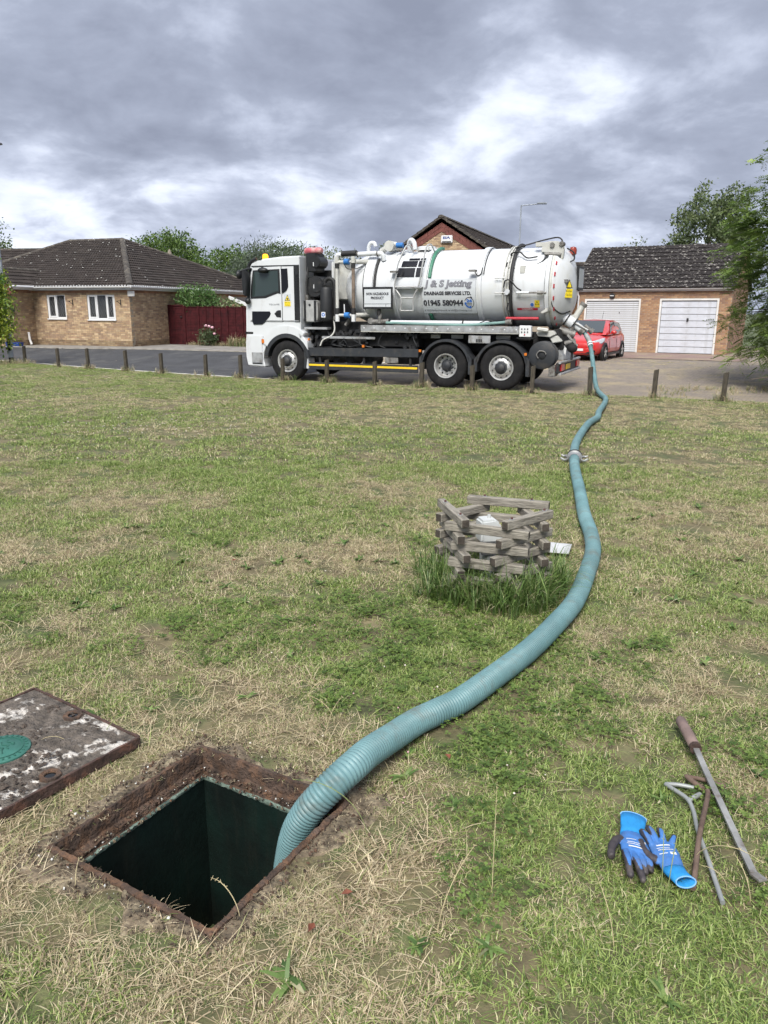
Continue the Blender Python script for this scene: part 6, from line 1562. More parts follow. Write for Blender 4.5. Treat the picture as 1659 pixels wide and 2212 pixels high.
for i in range(nx + 1):
    for j in range(2):
        x = -0.14 + 0.28 * i / nx; vs.append((x, -0.12 + 0.24 * j, 0.012 + 0.006 * math.sin(2 * PI * i / 4)))
cs.add(vs, [(2 * i, 2 * i + 2, 2 * i + 3, 2 * i + 1) for i in range(nx)])
cs.build('corrugated_sheet', 'sheet_grey', label='small offcut of pale corrugated sheet on the grass behind the timber crib', cat='sheet', loc=(1.20, 5.22, 0.02), rot=(0, R(2), R(72))).modifiers.new('t', 'SOLIDIFY').thickness = 0.003

# ---- bar and lifting keys
BAR = thing('crowbar', 'long flat steel pry bar with a worn wooden handle lying on the grass', 'crowbar', (0, 0, 0.012))
pb = [(1.199, 2.80, 0.045), (1.184, 2.60, 0.04)]
MB().tube([pb[0], (1.198, 2.785, .045), (1.19, 2.68, 0.043), pb[1], (1.1835, 2.594, .04)], [0.014, 0.0205, 0.0215, 0.0205, 0.0165], 16).build('handle', 'handle_wood', BAR)
MB().cyl((1.1843, 2.606, 0.040), (1.1832, 2.588, 0.040), 0.0225, n=16).build('ferrule', 'rust_dark', BAR)
bb = MB(); pts_ = [Vector(p) for p in ((1.183, 2.59, 0.04), (1.162, 2.42, 0.032), (1.121, 2.086, 0.024), (1.104, 1.945, 0.022))]
for a, c in zip(pts_[:-1], pts_[1:]): bb.bar(a, c, 0.021, 0.009)
bb.bar((1.104, 1.946, 0.022), (1.113, 1.905, 0.03), 0.027, 0.006); bb.build('flat_bar', 'tool_steel', BAR)
def rod(name, paths, m, label, parts_):
    t = thing(name, label, 'lifting key', (0, 0, 0.01))
    for (p, r, nm) in paths:
        q = catmull(p, 6) if len(p) > 2 else [Vector(x) for x in p]
        MB().tube(q, r, 12).build(nm, m, t)
    return t
rod('lifting_key', [([(1.005, 2.405, 0.015), (1.02, 2.37, .018), (1.045, 2.31, 0.022), (1.04, 2.24, 0.022), (1.015, 2.14, 0.024), (0.993, 1.993, 0.018), (0.969, 1.84, 0.012)], 0.0074, 'shank'),
    ([(1.005, 2.405, 0.015), (1.05, 2.402, 0.014), (1.098, 2.385, 0.014)], 0.0075, 'handle'), ([(1.046, 2.30, 0.022), (1.075, 2.318, 0.024), (1.10, 2.338, 0.02)], 0.0085, 'stub')], 'zinc', 'grey bent-rod lifting key between the gloves and the crowbar', None)
rod('lifting_key', [([(1.128, 2.344, 0.03), (1.115, 2.31, .034), (1.07, 2.226, 0.036), (1.002, 2.098, 0.04), (0.955, 2.0, .025), (0.905, 1.893, 0.012)], 0.0084, 'shank'),
    ([(1.118, 2.358, 0.028), (1.10, 2.41, 0.024), (1.094, 2.444, 0.02)], 0.0095, 'handle'), ([(1.094, 2.444, 0.02), (1.15, 2.43, 0.016), (1.212, 2.392, 0.014)], 0.0075, 'cross_rod')], 'tool_rust', 'rust brown lifting key crossing over the grey one', None)

# ---- gloves
def glove(name, label, loc, rz, mirror, fing, thumb, cuffpath, tilt=(0, 0)):
    """fing: list of four finger paths [(x,y,z),...] in glove space (y towards the fingertips); one continuous body by voxel remesh"""
    t = thing(name, label, 'glove', loc, rz)
    t.rotation_euler = (tilt[0], tilt[1], rz)
    mx = -1 if mirror else 1
    b = MB()
    secs = []
    for y, w, h, z in ((-0.012, 0.036, 0.016, 0.022), (0.0, 0.038, 0.017, 0.022), (0.03, 0.043, 0.018, 0.023), (0.065, 0.047, 0.0175, 0.023), (0.09, 0.046, 0.015, 0.022), (0.108, 0.043, 0.011, 0.02)):
        secs.append([(mx * w * math.cos(2 * PI * k / 20), y, z + h * math.sin(2 * PI * k / 20)) for k in range(20)])
    b.loft(secs)
    for path, r in [(f, 0.0118) for f in fing] + [(thumb, 0.0135)]:
        q = catmull([(mx * x, y, z) for x, y, z in path], 6); m_ = len(q)
        rs_ = [r * (1.05 - 0.18 * k / (m_ - 1)) for k in range(m_)]; rs_[-1] *= 0.55; rs_[-2] *= 0.88
        b.tube(q, rs_, 12)
    me = b.mesh('body', 'sticker_black', smooth=0)
    tmp = bpy.data.objects.new('tmp', me); COL.objects.link(tmp)
    rm = tmp.modifiers.new('r', 'REMESH'); rm.mode = 'VOXEL'; rm.voxel_size = 0.0024
    sm = tmp.modifiers.new('s', 'SMOOTH'); sm.factor = 0.5; sm.iterations = 6
    dg = bpy.context.evaluated_depsgraph_get()
    me2 = bpy.data.meshes.new_from_object(tmp.evaluated_get(dg)); bpy.data.objects.remove(tmp)
    me2.materials.clear(); me2.materials.append(M['glove'])
    co = np.zeros(len(me2.vertices) * 3); me2.vertices.foreach_get('co', co); co = co.reshape(-1, 3)
    no = np.array([v.normal[:] for v in me2.vertices])
    # wrinkles
    w = 0.0016 * (fbm(co[:, 0] * 55 + 3, co[:, 1] * 70, 3) - 0.5) * 2
    co2 = co + no * w[:, None]; me2.vertices.foreach_set('co', co2.ravel())
    # blue knit on the back of the hand and running up the back of each finger, dark coating elsewhere
    x = co[:, 0] * mx; blue = np.zeros(len(co))
    palm_b = (co[:, 1] < 0.115) & (no[:, 2] > 0.05 - 0.25 * (np.abs(x) < 0.04)) & (np.abs(x) < 0.055)
    blue[palm_b] = 1
    for f in fing:
        q = np.array([tuple(p) for p in catmull(f, 6)]); L = len(q)
        q[:, 0] *= 1
        dm = np.full(len(co), 9.0); tt = np.zeros(len(co))
        for k in range(L):
            dd = np.hypot(np.hypot(x - q[k, 0], co[:, 1] - q[k, 1]), co[:, 2] - q[k, 2]); m_ = dd < dm; dm[m_] = dd[m_]; tt[m_] = k / (L - 1)
        on = (dm < 0.016) & (co[:, 1] > 0.10); lim = 0.62 + 0.7 * np.clip(tt - 0.2, 0, 1)
        blue[on] = ((no[on, 2] > lim[on]) & (tt[on] < 0.62)).astype(float)
    q = np.array([tuple(p) for p in catmull(thumb, 6)])
    dm = np.min(np.hypot(np.hypot(x[:, None] - q[None, 3:, 0], co[:, 1][:, None] - q[None, 3:, 1]), co[:, 2][:, None] - q[None, 3:, 2]), axis=1)
    blue[dm < 0.0155] = 0
    grime = np.clip((fbm(co[:, 0] * 60, co[:, 1] * 60, 3) - 0.42) * 2.2, 0, 0.5)
    cb = np.array([0.045, 0.16, 0.43]); ck = np.array([0.036, 0.030, 0.034]); cg = np.array([0.13, 0.11, 0.095])
    C = blue[:, None] * cb + (1 - blue[:, None]) * ck
    tipg = np.clip((co[:, 1] - 0.11) / 0.08, 0, 1) * 0.6
    C = C * (1 - (grime * (0.25 + tipg))[:, None]) + cg * (grime * (0.25 + tipg))[:, None]
    at = me2.color_attributes.new('glove_colour', 'FLOAT_COLOR', 'POINT'); at.data.foreach_set('color', np.c_[C, np.ones(len(C))].astype(np.float32).ravel())
    me2.polygons.foreach_set('use_smooth', [True] * len(me2.polygons))
    link('glove_body', me2, t)
    # cuff: an open knitted tube with a rolled rim
    cb_ = MB(); rings = []
    for (cx, cy, cz, w_, h_, ang) in cuffpath:
        rg = []
        for k in range(28):
            a = 2 * PI * k / 28; px, pz = w_ * math.cos(a), h_ * math.sin(a)
            # the ring is turned by ang about x (towards opening upwards)
            rg.append((mx * (cx + px), cy - pz * math.sin(ang), cz + pz * math.cos(ang)))
        rings.append(rg)
    cb_.loft(rings, caps=False)
    c = cb_.build('cuff', 'glove_cuff', t, smooth=70, fix=False)
    so = c.modifiers.new('t', 'SOLIDIFY'); so.thickness = 0.0028; so.offset = 0
    ri = MB(); last = rings[-1]; ri.tube([Vector(p) for p in last] + [Vector(last[0])], 0.0024, 6); ri.build('cuff_rim', 'glove_rim', t)
    return t
mat('glove', (0.05, 0.2, 0.5), 0.6, var=0.08, vscale=40, attr='glove_colour', bump=0.12, bscale=300)
mat('glove_cuff', (0.012, 0.21, 0.50), 0.8, var=0.08, vscale=30, bump=0.2, bscale=250, stretch=(3, 1, 3))
mat('glove_rim', (0.16, 0.35, 0.62), 0.8)
fA = [[(0.034, 0.10, 0.022), (0.034, 0.14, 0.028), (0.030, 0.175, 0.020), (0.026, 0.205, 0.011)], [(0.012, 0.105, 0.022), (0.006, 0.145, 0.029), (-0.003, 0.18, 0.020), (-0.010, 0.212, 0.011)],
      [(-0.012, 0.105, 0.021), (-0.016, 0.135, 0.022), (-0.02, 0.155, 0.012), (-0.022, 0.165, 0.006)], [(-0.034, 0.10, 0.02), (-0.038, 0.12, 0.016), (-0.04, 0.135, 0.008), (-0.038, 0.14, 0.004)]]
g1 = glove('work_glove', 'blue and black work glove with its cuff up and fingers towards the viewer', (0.79, 2.105, 0.018), R(180 - 12), False, fA,
      [(0.036, 0.035, 0.022), (0.058, 0.055, 0.024), (0.072, 0.085, 0.02), (0.076, 0.118, 0.012), (0.074, 0.13, 0.01)],
      [(0, 0.004, 0.022, 0.039, 0.018, 0), (0, -0.018, 0.026, 0.036, 0.017, 0.1), (-0.002, -0.045, 0.034, 0.038, 0.016, 0.4), (-0.004, -0.070, 0.046, 0.041, 0.014, 0.9)], tilt=(R(4), R(-10)))
fB = [[(0.034, 0.10, 0.022), (0.038, 0.13, 0.028), (0.042, 0.155, 0.022), (0.043, 0.17, 0.015)], [(0.012, 0.105, 0.022), (0.013, 0.14, 0.03), (0.014, 0.168, 0.024), (0.014, 0.182, 0.016)],
      [(-0.012, 0.105, 0.021), (-0.018, 0.138, 0.028), (-0.022, 0.162, 0.02), (-0.024, 0.172, 0.013)], [(-0.034, 0.095, 0.02), (-0.05, 0.115, 0.024), (-0.062, 0.132, 0.018), (-0.068, 0.14, 0.012)]]
g2 = glove('work_glove', 'blue and black work glove with its open cuff facing the viewer beside the lifting keys', (0.868, 1.955, 0.018), R(4), True, fB,
      [(0.036, 0.035, 0.02), (0.058, 0.055, 0.022), (0.07, 0.085, 0.024), (0.066, 0.112, 0.02), (0.062, 0.125, 0.016)],
      [(0, 0.004, 0.022, 0.039, 0.018, 0), (-0.002, -0.016, 0.025, 0.035, 0.016, -0.2), (-0.007, -0.036, 0.029, 0.034, 0.015, -0.45), (-0.014, -0.056, 0.033, 0.034, 0.016, -0.7)], tilt=(R(8), 0))
g2.scale = (0.88, 0.95, 0.95)
# the printing on the backs
for t, mx in ((g1, 1), (g2, -1)):
    for nm, m_, (x0, x1, y0, y1) in (('print_patch', 'sticker_white', (0.008, 0.03, 0.045, 0.055)), ('print_line', 'sticker_white', (-0.03, 0.0, 0.049, 0.0515)), ('print_line', 'sticker_white', (-0.028, 0.026, 0.064, 0.0665)), ('print_line', 'sticker_white', (-0.03, 0.016, 0.072, 0.074)), ('print_line', 'sticker_white', (-0.026, 0.022, 0.082, 0.087))):
        nx = 6; vs = []
        for i in range(nx + 1):
            x = x0 + (x1 - x0) * i / nx
            for y in (y0, y1):
                w = np.interp(y, [0, .03, .065, .09], [.038, .043, .047, .046]); h = np.interp(y, [0, .03, .065, .09], [.017, .018, .0175, .015]); z = 0.0232 + h * math.sqrt(max(0, 1 - (x / w) ** 2)) + 0.0006
                vs.append((-x if mx > 0 else x, y, z))
        MB().add(vs, [(2 * i, 2 * i + 2, 2 * i + 3, 2 * i + 1) for i in range(nx)]).build(nm, m_, t, smooth=0)

# ---- bollards
rn = random.Random(31)
BMESH = []
for k in range(4):
    b = MB(); secs = []
    w = 0.046
    for z in (-0.25, 0.0, 0.3, 0.585, 0.6):
        q = w * (0.9 if z > 0.59 else 1.0)
        secs.append([(x * q + rn.uniform(-.0015, .0015), y * q + rn.uniform(-.0015, .0015), z + (0.012 * x if z > .5 else 0)) for x, y in ((-1, -.72), (-.72, -1), (.72, -1), (1, -.72), (1, .72), (.72, 1), (-.72, 1), (-1, .72))])
    b.loft(secs); BMESH.append(b.mesh('bollard', 'bollard_wood', smooth=20))
ORD = ['first', 'second', 'third', 'fourth', 'fifth', 'sixth', 'seventh', 'eighth', 'ninth', 'tenth', 'eleventh', 'twelfth', 'thirteenth', 'fourteenth', 'fifteenth', 'last']
BLAB = {6: 'short timber bollard standing just ahead of the truck cab', 7: 'short timber bollard in front of the front wheel of the truck', 8: 'short timber bollard just behind the truck front wheel', 9: 'short timber bollard before the yellow stripe of the truck side guard',
        10: 'short timber bollard just ahead of the twin rear wheels', 11: 'short timber bollard between the two rear wheels of the truck', 12: 'short timber bollard just behind the rearmost wheel of the truck', 13: 'short timber bollard right beside the hanging teal hose', 14: 'short timber bollard in front of the pale garage door', 15: 'short timber bollard nearest the overhanging tree at right'}
for i, (x, y) in enumerate(BOLLARDS):
    lab = BLAB.get(i, 'short dark timber bollard, %s from the left end of the row' % ORD[i])
    o = link('bollard', BMESH[i % 4], None, lab, 'bollard', 'timber bollards along the edge of the lawn', loc=(x, y, float(lawn_z(x, y)) - 0.01), rot=(rn.uniform(-.03, .03), rn.uniform(-.03, .03), R(-26) + rn.uniform(-.2, .2)))
    o.scale = (1, 1, rn.uniform(0.97, 1.06))

# ---- street lamps
LP = thing('street_lamp', 'grey street lamp post behind the shrub at the left edge', 'lamp post', (-12.80, 26.85, -0.15))
MB().lathe([(0.085, -0.3), (0.085, 1.15), (0.06, 1.25), (0.055, 3.0), (0.045, 6.5)], (0, 0, 0), n=18).build('column', 'lamp_pole', LP)
MB().lathe([(0.088, 0.0), (0.088, 0.22)], (0, 0, 0), n=18).build('base_band', 'chassis_dark', LP)
MB().box((-0.03, -0.095, 0.45), (0.06, -0.08, 0.85)).build('torn_sticker', 'chassis_dark', LP, bevel=0.004)
MB().tube(catmull([(0, 0, 6.45), (0.01, 0, 6.75), (0.06, -0.02, 6.88), (0.15, -0.05, 6.92)], 6), 0.03, 8).build('arm', 'lamp_pole', LP)
hd = MB().prism([(0.02, 6.9), (0.06, 6.97), (0.4, 7.0), (0.52, 6.96), (0.52, 6.92), (0.06, 6.87)], -0.14, 0.06); hd.build('lamp_head', 'lamp_pole', LP, bevel=0.02)
LQ = thing('street_lamp', 'slender distant street lamp rising above the tank', 'lamp post', (7.95, 48, -0.55))
MB().lathe([(0.09, 0), (0.08, 1.2), (0.05, 1.3), (0.04, 8.2)], (0, 0, 0), n=12).build('column', 'lamp_pole', LQ)
MB().cyl((0, 0, 8.18), (1.2, 0, 8.3), 0.03, n=8).build('arm', 'lamp_pole', LQ); MB().box((0.9, -0.1, 8.26), (1.5, 0.1, 8.36)).build('lamp_head', 'lamp_pole', LQ, bevel=0.03)
# ------------------------------------------------------------------ red hatchback by the garage
mat('car_red', (0.48, 0.022, 0.020), 0.28, var=0.03, vscale=2, coat=0.8)
mat('car_trim', (0.014, 0.014, 0.015), 0.5)
glass('car_glass', (0.05, 0.06, 0.065), 0.05)
mat('car_lamp', (0.6, 0.63, 0.66), 0.15, metal=0.3, var=0.2, vscale=25)
CAR = thing('parked_car', 'bright red hatchback parked nose-out before the ribbed garage door', 'car', (7.62, 29.0, -0.035), R(150))
def csec(y, w, zb, zt, crown=0.03, tuck=0.9):
    half = [(w * 0.80, zb), (w * 0.96, zb + 0.06), (w, zb + 0.22), (w * 1.0, (zb + zt) / 2), (w * 0.985, zt - 0.14), (w * tuck, zt - 0.02), (w * 0.55, zt + crown * .7)]
    return [(x, y, z) for x, z in half] + [(0, y, zt + crown)] + [(-x, y, z) for x, z in reversed(half)] + [(0, y, zb)]
body = MB().loft([csec(-1.99, .60, .42, .86), csec(-1.93, .76, .30, .95), csec(-1.75, .84, .22, 1.0), csec(-1.2, .868, .19, .985), csec(-.4, .872, .18, .965), csec(.5, .872, .18, .955), csec(.95, .868, .19, .95),
                  csec(1.3, .855, .2, .89), csec(1.6, .82, .21, .82), csec(1.82, .74, .22, .74), csec(1.95, .62, .24, .66), csec(2.0, .5, .28, .58)])
cb = body.build('body', 'car_red', CAR, smooth=50)
md = cb.modifiers.new('s', 'SUBSURF'); md.levels = 1; md.render_levels = 1
# greenhouse
def gsec(y, wb, wt, zb, zt):
    return [(wb, y, zb), (wb * .985, y, zb + (zt - zb) * .35), ((wb + wt) / 2, y, zb + (zt - zb) * .7), (wt, y, zt - .03), (wt * .6, y, zt), (0, y, zt + .015), (-wt * .6, y, zt), (-wt, y, zt - .03), (-(wb + wt) / 2, y, zb + (zt - zb) * .7), (-wb * .985, y, zb + (zt - zb) * .35), (-wb, y, zb)]
gh = MB().loft([gsec(-1.86, .66, .62, .93, 1.0), gsec(-1.6, .74, .60, .93, 1.30), gsec(-1.35, .78, .60, .93, 1.40), gsec(-.8, .81, .60, .93, 1.455), gsec(-.2, .82, .60, .93, 1.46), gsec(.2, .82, .59, .93, 1.42), gsec(.6, .82, .66, .93, 1.20), gsec(1.08, .80, .76, .93, .955)])
gh.build('cabin', 'car_red', CAR, smooth=45)
MB().add([(-.66, .96, 1.005), (.66, .96, 1.005), (.545, .23, 1.412), (-.545, .23, 1.412)], [(0, 1, 2, 3)]).build('windscreen', 'car_glass', CAR, smooth=0, loc=(0, 0.03, 0.025))
for s in (-1, 1):
    f = [(s * .822, .62, 1.0), (s * .828, -.28, 1.0), (s * .66, -.30, 1.39), (s * .66, .12, 1.385)]
    r_ = [(s * .828, -.36, 1.0), (s * .80, -1.15, 1.05), (s * .68, -1.22, 1.33), (s * .66, -.38, 1.39)]
    nm = [(x + s * .016, y, z) for x, y, z in f]; MB().add(nm, [(0, 1, 2, 3) if s < 0 else (3, 2, 1, 0)]).build('side_window', 'car_glass', CAR, smooth=0)
    nm = [(x + s * .016, y, z) for x, y, z in r_]; MB().add(nm, [(0, 1, 2, 3) if s < 0 else (3, 2, 1, 0)]).build('side_window', 'car_glass', CAR, smooth=0)
    bt_ = MB().bar((s * .84, -.32, .99), (s * .675, -.34, 1.4), 0.07, 0.012, up=(s, 0, .3)); bt_.build('door_pillar', 'car_trim', CAR)
    mi = ellipsoid((s * .97, .62, 1.02), (0.11, 0.07, 0.075)); mi.bar((s * .82, .64, .98), (s * .93, .63, .98), 0.04); mi.build('door_mirror', 'car_red', CAR)
    MB().prism([(-.62, .28), (.62, .28), (.62, .3), (-.62, .3)], 0, 0.001) if False else None
    sk = MB().bar((s * .868, -.85, .25), (s * .868, .85, .25), 0.02, 0.09); sk.build('sill_trim', 'car_trim', CAR)
    dl = MB(); 
    for y in (.72, -.32, -1.0): dl.bar((s * .874, y, .36), (s * .866, y, .95), 0.008, 0.01)
    for k_, y in enumerate((.72, -.32, -1.0)): MB().bar((s * .8745, y, .36), (s * .866, y, .93), 0.01, 0.008).build('door_gap', 'car_trim', CAR)
    MB().box((s * .868, -.2, .82), (s * .89, -.02, .85)).build('door_handle', 'car_red', CAR, bevel=0.006)
    hl = MB().add([(s * .40, 1.93, .66), (s * .62, 1.87, .64), (s * .80, 1.62, .72), (s * .82, 1.45, .82), (s * .74, 1.55, .83), (s * .52, 1.84, .755)], [(0, 1, 2, 3, 4, 5)]); 
    hb = MB().loft([[(s * .36, 1.90, .60), (s * .36, 1.88, .70), (s * .36, 1.80, .72), (s * .36, 1.80, .58)], [(s * .62, 1.86, .60), (s * .62, 1.83, .73), (s * .62, 1.70, .76), (s * .62, 1.74, .58)], [(s * .82, 1.60, .66), (s * .815, 1.57, .80), (s * .78, 1.45, .83), (s * .80, 1.5, .62)], [(s * .862, 1.36, .76), (s * .858, 1.34, .82), (s * .84, 1.30, .84), (s * .84, 1.3, .74)]])
    hb.build('headlight', 'car_lamp', CAR, bevel=0.01)
    MB().box((s * .48, 1.93, .33), (s * .68, 1.97, .42)).build('fog_recess', 'car_trim', CAR, bevel=0.02)
    for y in (1.26, -1.26):
        w = thing('wheel', None, None); w.parent = CAR; w.location = (s * .77, y, .31)
        MB().lathe([(.345, .0), (.365, .03), (.365, .105), (.30, .108)], (0, 0, 0), (s, 0, 0), 28).build('arch', 'car_trim', w)
        MB().lathe([(.20, .10), (.215, .125), (.29, .125), (.31, .09), (.31, -.06), (.2, -.08)], (0, 0, 0), (s, 0, 0), 28).build('tyre', 'tyre', w)
        MB().lathe([(.001, .05), (.19, .05), (.205, .12), (.215, .118)], (0, 0, 0), (s, 0, 0), 28).build('rim', 'car_trim', w)
        for k in range(5):
            a = 2 * PI * k / 5 + .3
            MB().bar((s * .118, .03 * math.cos(a), .03 * math.sin(a)), (s * .112, .2 * math.cos(a), .2 * math.sin(a)), 0.05, 0.02, up=(1, 0, 0)).build('spoke', 'alloy', w)
gr = MB().loft([[(x, 1.99 - abs(x) * .12, .47), (x, 1.99 - abs(x) * .12, .62 + .0 * x), (x, 1.93 - abs(x) * .12, .63), (x, 1.93 - abs(x) * .12, .46)] for x in (-.36, -.18, 0, .18, .36)])
gr.build('grille', 'car_trim', CAR); lo = MB().box((-.5, 1.93, .27), (.5, 1.985, .38)); lo.build('lower_intake', 'car_trim', CAR, bevel=0.02)
MB().box((-.26, 1.995, .385), (.26, 2.01, .47)).build('number_plate', 'sticker_white', CAR, smooth=0)
MB().lathe([(.055, 0), (.055, .012), (.04, .014)], (0, 2.0, .575), (0, 1, 0), 18, caps=True).build('bonnet_badge', 'steel', CAR)
CAR.scale = (0.96, 0.96, 0.96)
MB().cyl((0, -1.25, 1.42), (0, -1.5, 1.78), 0.006, n=5).build('aerial', 'car_trim', CAR)
for s in (-1, 1): MB().tube([(s * .1, 1.03, .975), (s * .5, .98, 1.01)], 0.01, 5).build('wiper', 'car_trim', CAR)
# ------------------------------------------------------------------ foliage
def leaf_material(name, trans=0.35, rough=0.7):
    m = bpy.data.materials.new(name); m.use_nodes = True; t = m.node_tree; N = t.nodes; L = t.links
    N.remove(N['Principled BSDF']); out = next(n for n in N if n.type == 'OUTPUT_MATERIAL')
    at = N.new('ShaderNodeAttribute'); at.attribute_name = 'leaf_colour'
    d = N.new('ShaderNodeBsdfDiffuse'); tr = N.new('ShaderNodeBsdfTranslucent'); g = N.new('ShaderNodeBsdfGlossy'); g.inputs['Roughness'].default_value = 0.45
    mx = N.new('ShaderNodeMixShader'); mx.inputs[0].default_value = trans; m2 = N.new('ShaderNodeMixShader'); m2.inputs[0].default_value = 0.035
    for s in (d, tr): L.new(at.outputs['Color'], s.inputs['Color'])
    L.new(d.outputs[0], mx.inputs[1]); L.new(tr.outputs[0], mx.inputs[2]); L.new(mx.outputs[0], m2.inputs[1]); L.new(g.outputs[0], m2.inputs[2]); L.new(m2.outputs[0], out.inputs['Surface'])
    M[name] = m
leaf_material('leaf'); mat('bark', (0.10, 0.08, 0.06), 0.95, var=0.3, vscale=8, bump=0.6, bscale=20, stretch=(4, 4, 1))
def quad_mesh(name, V, C, m='leaf'):
    """V (n,4,3) corner positions, C (n,3) colours"""
    n = len(V); me = bpy.data.meshes.new(name)
    me.vertices.add(n * 4); me.vertices.foreach_set('co', V.reshape(-1).astype(np.float32))
    me.loops.add(n * 4); me.loops.foreach_set('vertex_index', np.arange(n * 4, dtype=np.int32))
    me.polygons.add(n); me.polygons.foreach_set('loop_start', np.arange(0, n * 4, 4, dtype=np.int32))
    me.materials.append(M[m])
    at = me.color_attributes.new('leaf_colour', 'FLOAT_COLOR', 'POINT')
    at.data.foreach_set('color', np.repeat(np.c_[C, np.ones(n)], 4, axis=0).astype(np.float32).ravel())
    me.update(calc_edges=True); me.validate()
    return me
def unit(v): return v / np.maximum(np.linalg.norm(v, axis=-1, keepdims=True), 1e-9)
def leaf_quads(P, D, Nn, length, width):
    """diamond leaves: base P, direction D, face normal Nn"""
    D = unit(D); S = unit(np.cross(D, Nn)); L = length[:, None]; Wd = width[:, None]
    up = unit(np.cross(S, D))
    return np.stack([P, P + D * L * .45 + S * Wd * .5 + up * L * .05, P + D * L, P + D * L * .45 - S * Wd * .5 + up * L * .05], axis=1)
def cluster_crown(rng, c, rad, ncl, per, lsize, hollow=0.55, spread=0.55, droop=0.2, lumps=0.35, zmin=None, cone=0.0):
    """leaf positions gathered in twig clusters over a lumpy ellipsoid crown"""
    th = rng.uniform(0, 2 * PI, ncl); u = rng.uniform(-0.85, 1, ncl); rr = hollow + (1 - hollow) * rng.random(ncl) ** 0.6
    dirs = np.stack([np.sqrt(1 - u * u) * np.cos(th), np.sqrt(1 - u * u) * np.sin(th), u], 1)
    lump = 1 + lumps * 2 * (fbm(dirs[:, 0] * 2.2 + 5 + c[0], dirs[:, 2] * 2.2 + dirs[:, 1] * 1.5 + c[1], 3) - 0.5)
    tap = 1 - cone * np.clip(dirs[:, 2], 0, 1)
    ctr = np.array(c) + dirs * np.array(rad) * (rr * lump)[:, None] * np.stack([tap, tap, np.ones(ncl)], 1)
    if zmin is not None: ctr[:, 2] = np.maximum(ctr[:, 2], zmin)
    n = ncl * per; ci = np.repeat(np.arange(ncl), per)
    off = rng.normal(0, 1, (n, 3)) * (lsize * spread * 3) * np.array([1, 1, .75])
    P = ctr[ci] + off
    D = unit(dirs[ci] * 0.6 + rng.normal(0, .8, (n, 3)) + np.array([0, 0, -droop]))
    Nn = unit(rng.normal(0, .7, (n, 3)) + np.array([0, 0, .8]))
    return P, D, Nn, ci, rr[ci], dirs[ci]
def tree(name, label, base, height, c, rad, ncl, per, lsize, col, seed, cat='tree', group=None, trunk_r=0.2, col2=None, limbs=7, cone=0.0, hollow=0.55, lumps=0.35, wfac=0.55, spread=0.55, bark='bark', zmin=None):
    rng = np.random.default_rng(seed); rn = random.Random(seed)
    t = thing(name, label, cat, base, 0, group)
    if lsize > .2: lsize *= .8; ncl = int(ncl * 1.7); spread *= .85
    P, D, Nn, ci, rr, dirs = cluster_crown(rng, c, rad, ncl, per, lsize, hollow=hollow, lumps=lumps, cone=cone, spread=spread, zmin=zmin)
    n = len(P); ln = lsize * rng.uniform(.6, 1.4, n)
    V = leaf_quads(P, D, Nn, ln, ln * wfac)
    col = np.array(col); c2 = np.array(col2 if col2 is not None else col * 1.5)
    k = np.clip(rng.normal(.35, .3, ncl)[ci] + rng.normal(0, .18, n), 0, 1)[:, None]
    C = (col * (1 - k) + c2 * k) * rng.uniform(.8, 1.4, (n, 1)) * 1.45
    link('crown', quad_mesh('crown', V, C), t)
    b = MB(); top = Vector((c[0], c[1], c[2] + rad[2] * .55)); lean = Vector((c[0], c[1], 0)) 
    tr_ = catmull([(0, 0, -.3), (lean.x * .2, lean.y * .2, top.z * .3), (lean.x * .6 + .1, lean.y * .6, top.z * .65), tuple(top)], 6); m_ = len(tr_)
    b.tube(tr_, [trunk_r * (1 - .88 * k_ / (m_ - 1)) for k_ in range(m_)], 10)
    for k_ in range(limbs):
        s = tr_[int(m_ * (.35 + .5 * k_ / limbs))]; a = rn.uniform(0, 2 * PI); e = Vector((c[0] + rad[0] * .75 * math.cos(a), c[1] + rad[1] * .75 * math.sin(a), c[2] + rad[2] * rn.uniform(-.3, .6)))
        md_ = (s + e) / 2 + Vector((0, 0, rad[2] * .12)); b.tube(catmull([tuple(s), tuple(md_), tuple(e)], 5), [trunk_r * .42 * (1 - .85 * q / 10) for q in range(11)], 6)
    b.build('trunk', bark, t, smooth=60)
    return t
GD = (0.052, 0.085, 0.03); GM = (0.062, 0.105, 0.03); GL = (0.10, 0.14, 0.045); GO = (0.10, 0.125, 0.075)
tree('broadleaf_tree', 'large dense dark green tree rising behind the bungalow roof', (-16.6, 62, 0), 8, (0, 0, 4.3), (3.5, 3.2, 2.9), 420, 26, 0.26, GM, 1, trunk_r=.35, col2=(0.085, 0.125, 0.03))
tree('broadleaf_tree', 'dark green tree filling the gap between the bungalow ridge and the truck', (-11.2, 60, 0), 8, (0, 0, 3.4), (3.3, 3, 2.6), 340, 24, 0.26, GM, 2, trunk_r=.35, col2=(0.08, 0.12, 0.03))
tree('garden_tree', 'grey green feathery tree directly ahead of the truck cab', (-7.2, 47, 0), 6, (0, 0, 2.9), (2.2, 2, 2.4), 300, 26, 0.24, (0.055, 0.075, 0.05), 3, trunk_r=.2, col2=(0.13, 0.155, 0.11), wfac=.22)
tree('garden_tree', 'second grey green feathery tree half hidden by the truck mirror', (-5.6, 49, 0), 6, (0, 0, 2.8), (2.0, 2, 2.6), 240, 26, 0.24, (0.05, 0.07, 0.045), 33, trunk_r=.2, col2=(0.12, 0.145, 0.10), wfac=.22)
tree('broadleaf_tree', 'broad olive tree seen above the white cab roof', (-8.5, 66, 0), 9, (0, 0, 3.6), (4.2, 3.5, 3.1), 360, 22, 0.28, GD, 4, trunk_r=.35, col2=(0.09, 0.11, 0.045))
